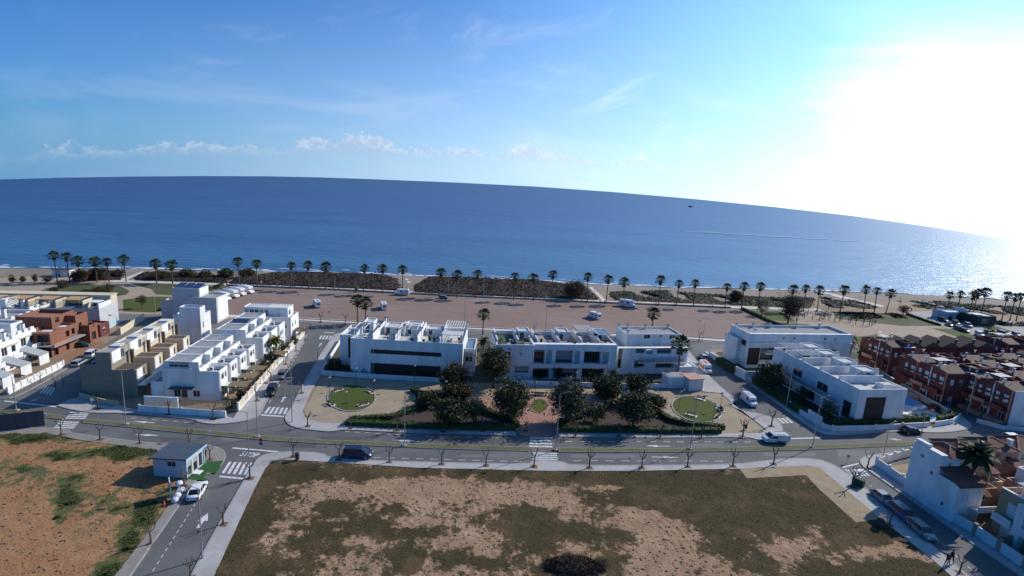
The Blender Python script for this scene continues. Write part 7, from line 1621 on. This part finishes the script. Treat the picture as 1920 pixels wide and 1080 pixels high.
a = head((1770, 1056), (1800, 1080)); person((1774, 1062), a, 'person in dark red walking on the lower right pavement', cloth('dark_red', (.09, .025, .03)), C_BLACK, stride=.2); person((1782, 1056), a, 'person in black walking beside the one in dark red', C_BLACK, C_NAVY, stride=.2)
WALK = ['person in red walking on the promenade near the left motorhomes', 'person in white walking beside the one in red on the promenade', 'person in black standing at the water edge left of centre', 'person in navy on the beach path right of the rusty bush', 'person in black walking on the promenade in the right park', 'person in navy on the path beside the forecourt', 'person in black on the path at the right corner of the car park', 'person in grey on the path before the red rear row']
for i, (x, dy, c) in enumerate(((483, -1.5, C_RED), (490, -1.5, C_WHITE), (703, -30.5, C_BLACK), (1133, 3.5, C_NAVY), (1553, -1, C_BLACK), (1708, 1, C_NAVY), (1493, 24, C_BLACK), (1640, 26, C_GREY))):
    person((x, lerp_tab(PROM, x) + dy), rnd.uniform(0, 6), WALK[i], c, C_BLACK, z=.02)

# ---- pool loungers, park pergolas, beach parasols
for i, (x, y, a) in enumerate(sorted(((1700, 778, .3), (1712, 771, .5), (1728, 768, .5), (1693, 785, .2)))):
    p = G(x, y); e = empty('sun_lounger', (p.x, p.y, .065), a, 'white sun lounger on the pool terrace, %s from the left' % ordinal(i), 'lounger', 'loungers by the pool'); MB().box(-.95, .45, -.32, .32, .28, .36).build('bed', frame_white, e); MB().prism([(.46, -.32), (1.05, -.32), (1.05, .32), (.46, .32)], [.3, .62, .62, .3], [.38, .7, .7, .38]).build('backrest', frame_white, e)
    for x_ in (-.85, .4):
        for y_ in (-.28, .28): MB().box(x_ - .03, x_ + .03, y_ - .03, y_ + .03, 0, .279).build('leg', steel, e)
for i, (x, y, r) in enumerate(((1518, 596, 4.2), (1612, 607, 3.6), (1560, 600, 3.0))):
    p = G(x, y); e = empty('round_pergola', (p.x, p.y, 0), 0, ['large', 'small', 'middle'][i] + ' round timber pergola in the right park', 'pergola'); mb = MB()
    me = MB().box(-.07, .07, -.07, .07, 0, 2.4).mesh('post', wood)
    for k in range(10):
        a = 2 * pi * k / 10; link('post', me, None, e, (cos(a) * r, sin(a) * r, 0)); mb.tube([(cos(a) * r * .45, sin(a) * r * .45, 2.46), (cos(a) * r * 1.1, sin(a) * r * 1.1, 2.46)], .06, 4)
    mb.build('rafters', wood, e); rg = [(cos(2 * pi * k / 20) * r, sin(2 * pi * k / 20) * r, 2.52) for k in range(21)]; MB().tube(rg, .07, 4).build('ring_beam', wood, e)
for i, (x, y) in enumerate(sorted(((1560, 552), (1720, 572), (1733, 574), (1746, 578), (1762, 583), (760, 533), (764, 538)))):
    p = G(x, y); e = empty('beach_parasol', (p.x, p.y, 0.03), 0, 'pale beach parasol near the sand, %s from the left' % ordinal(i), 'parasol', 'beach parasols'); MB().tube([(0, 0, 0), (0, 0, 2.3)], .04, 5).build('pole', wood, e); MB().tube([(0, 0, 1.9), (0, 0, 2.45)], [1.2, .05], 10).build('canopy', canvas, e)
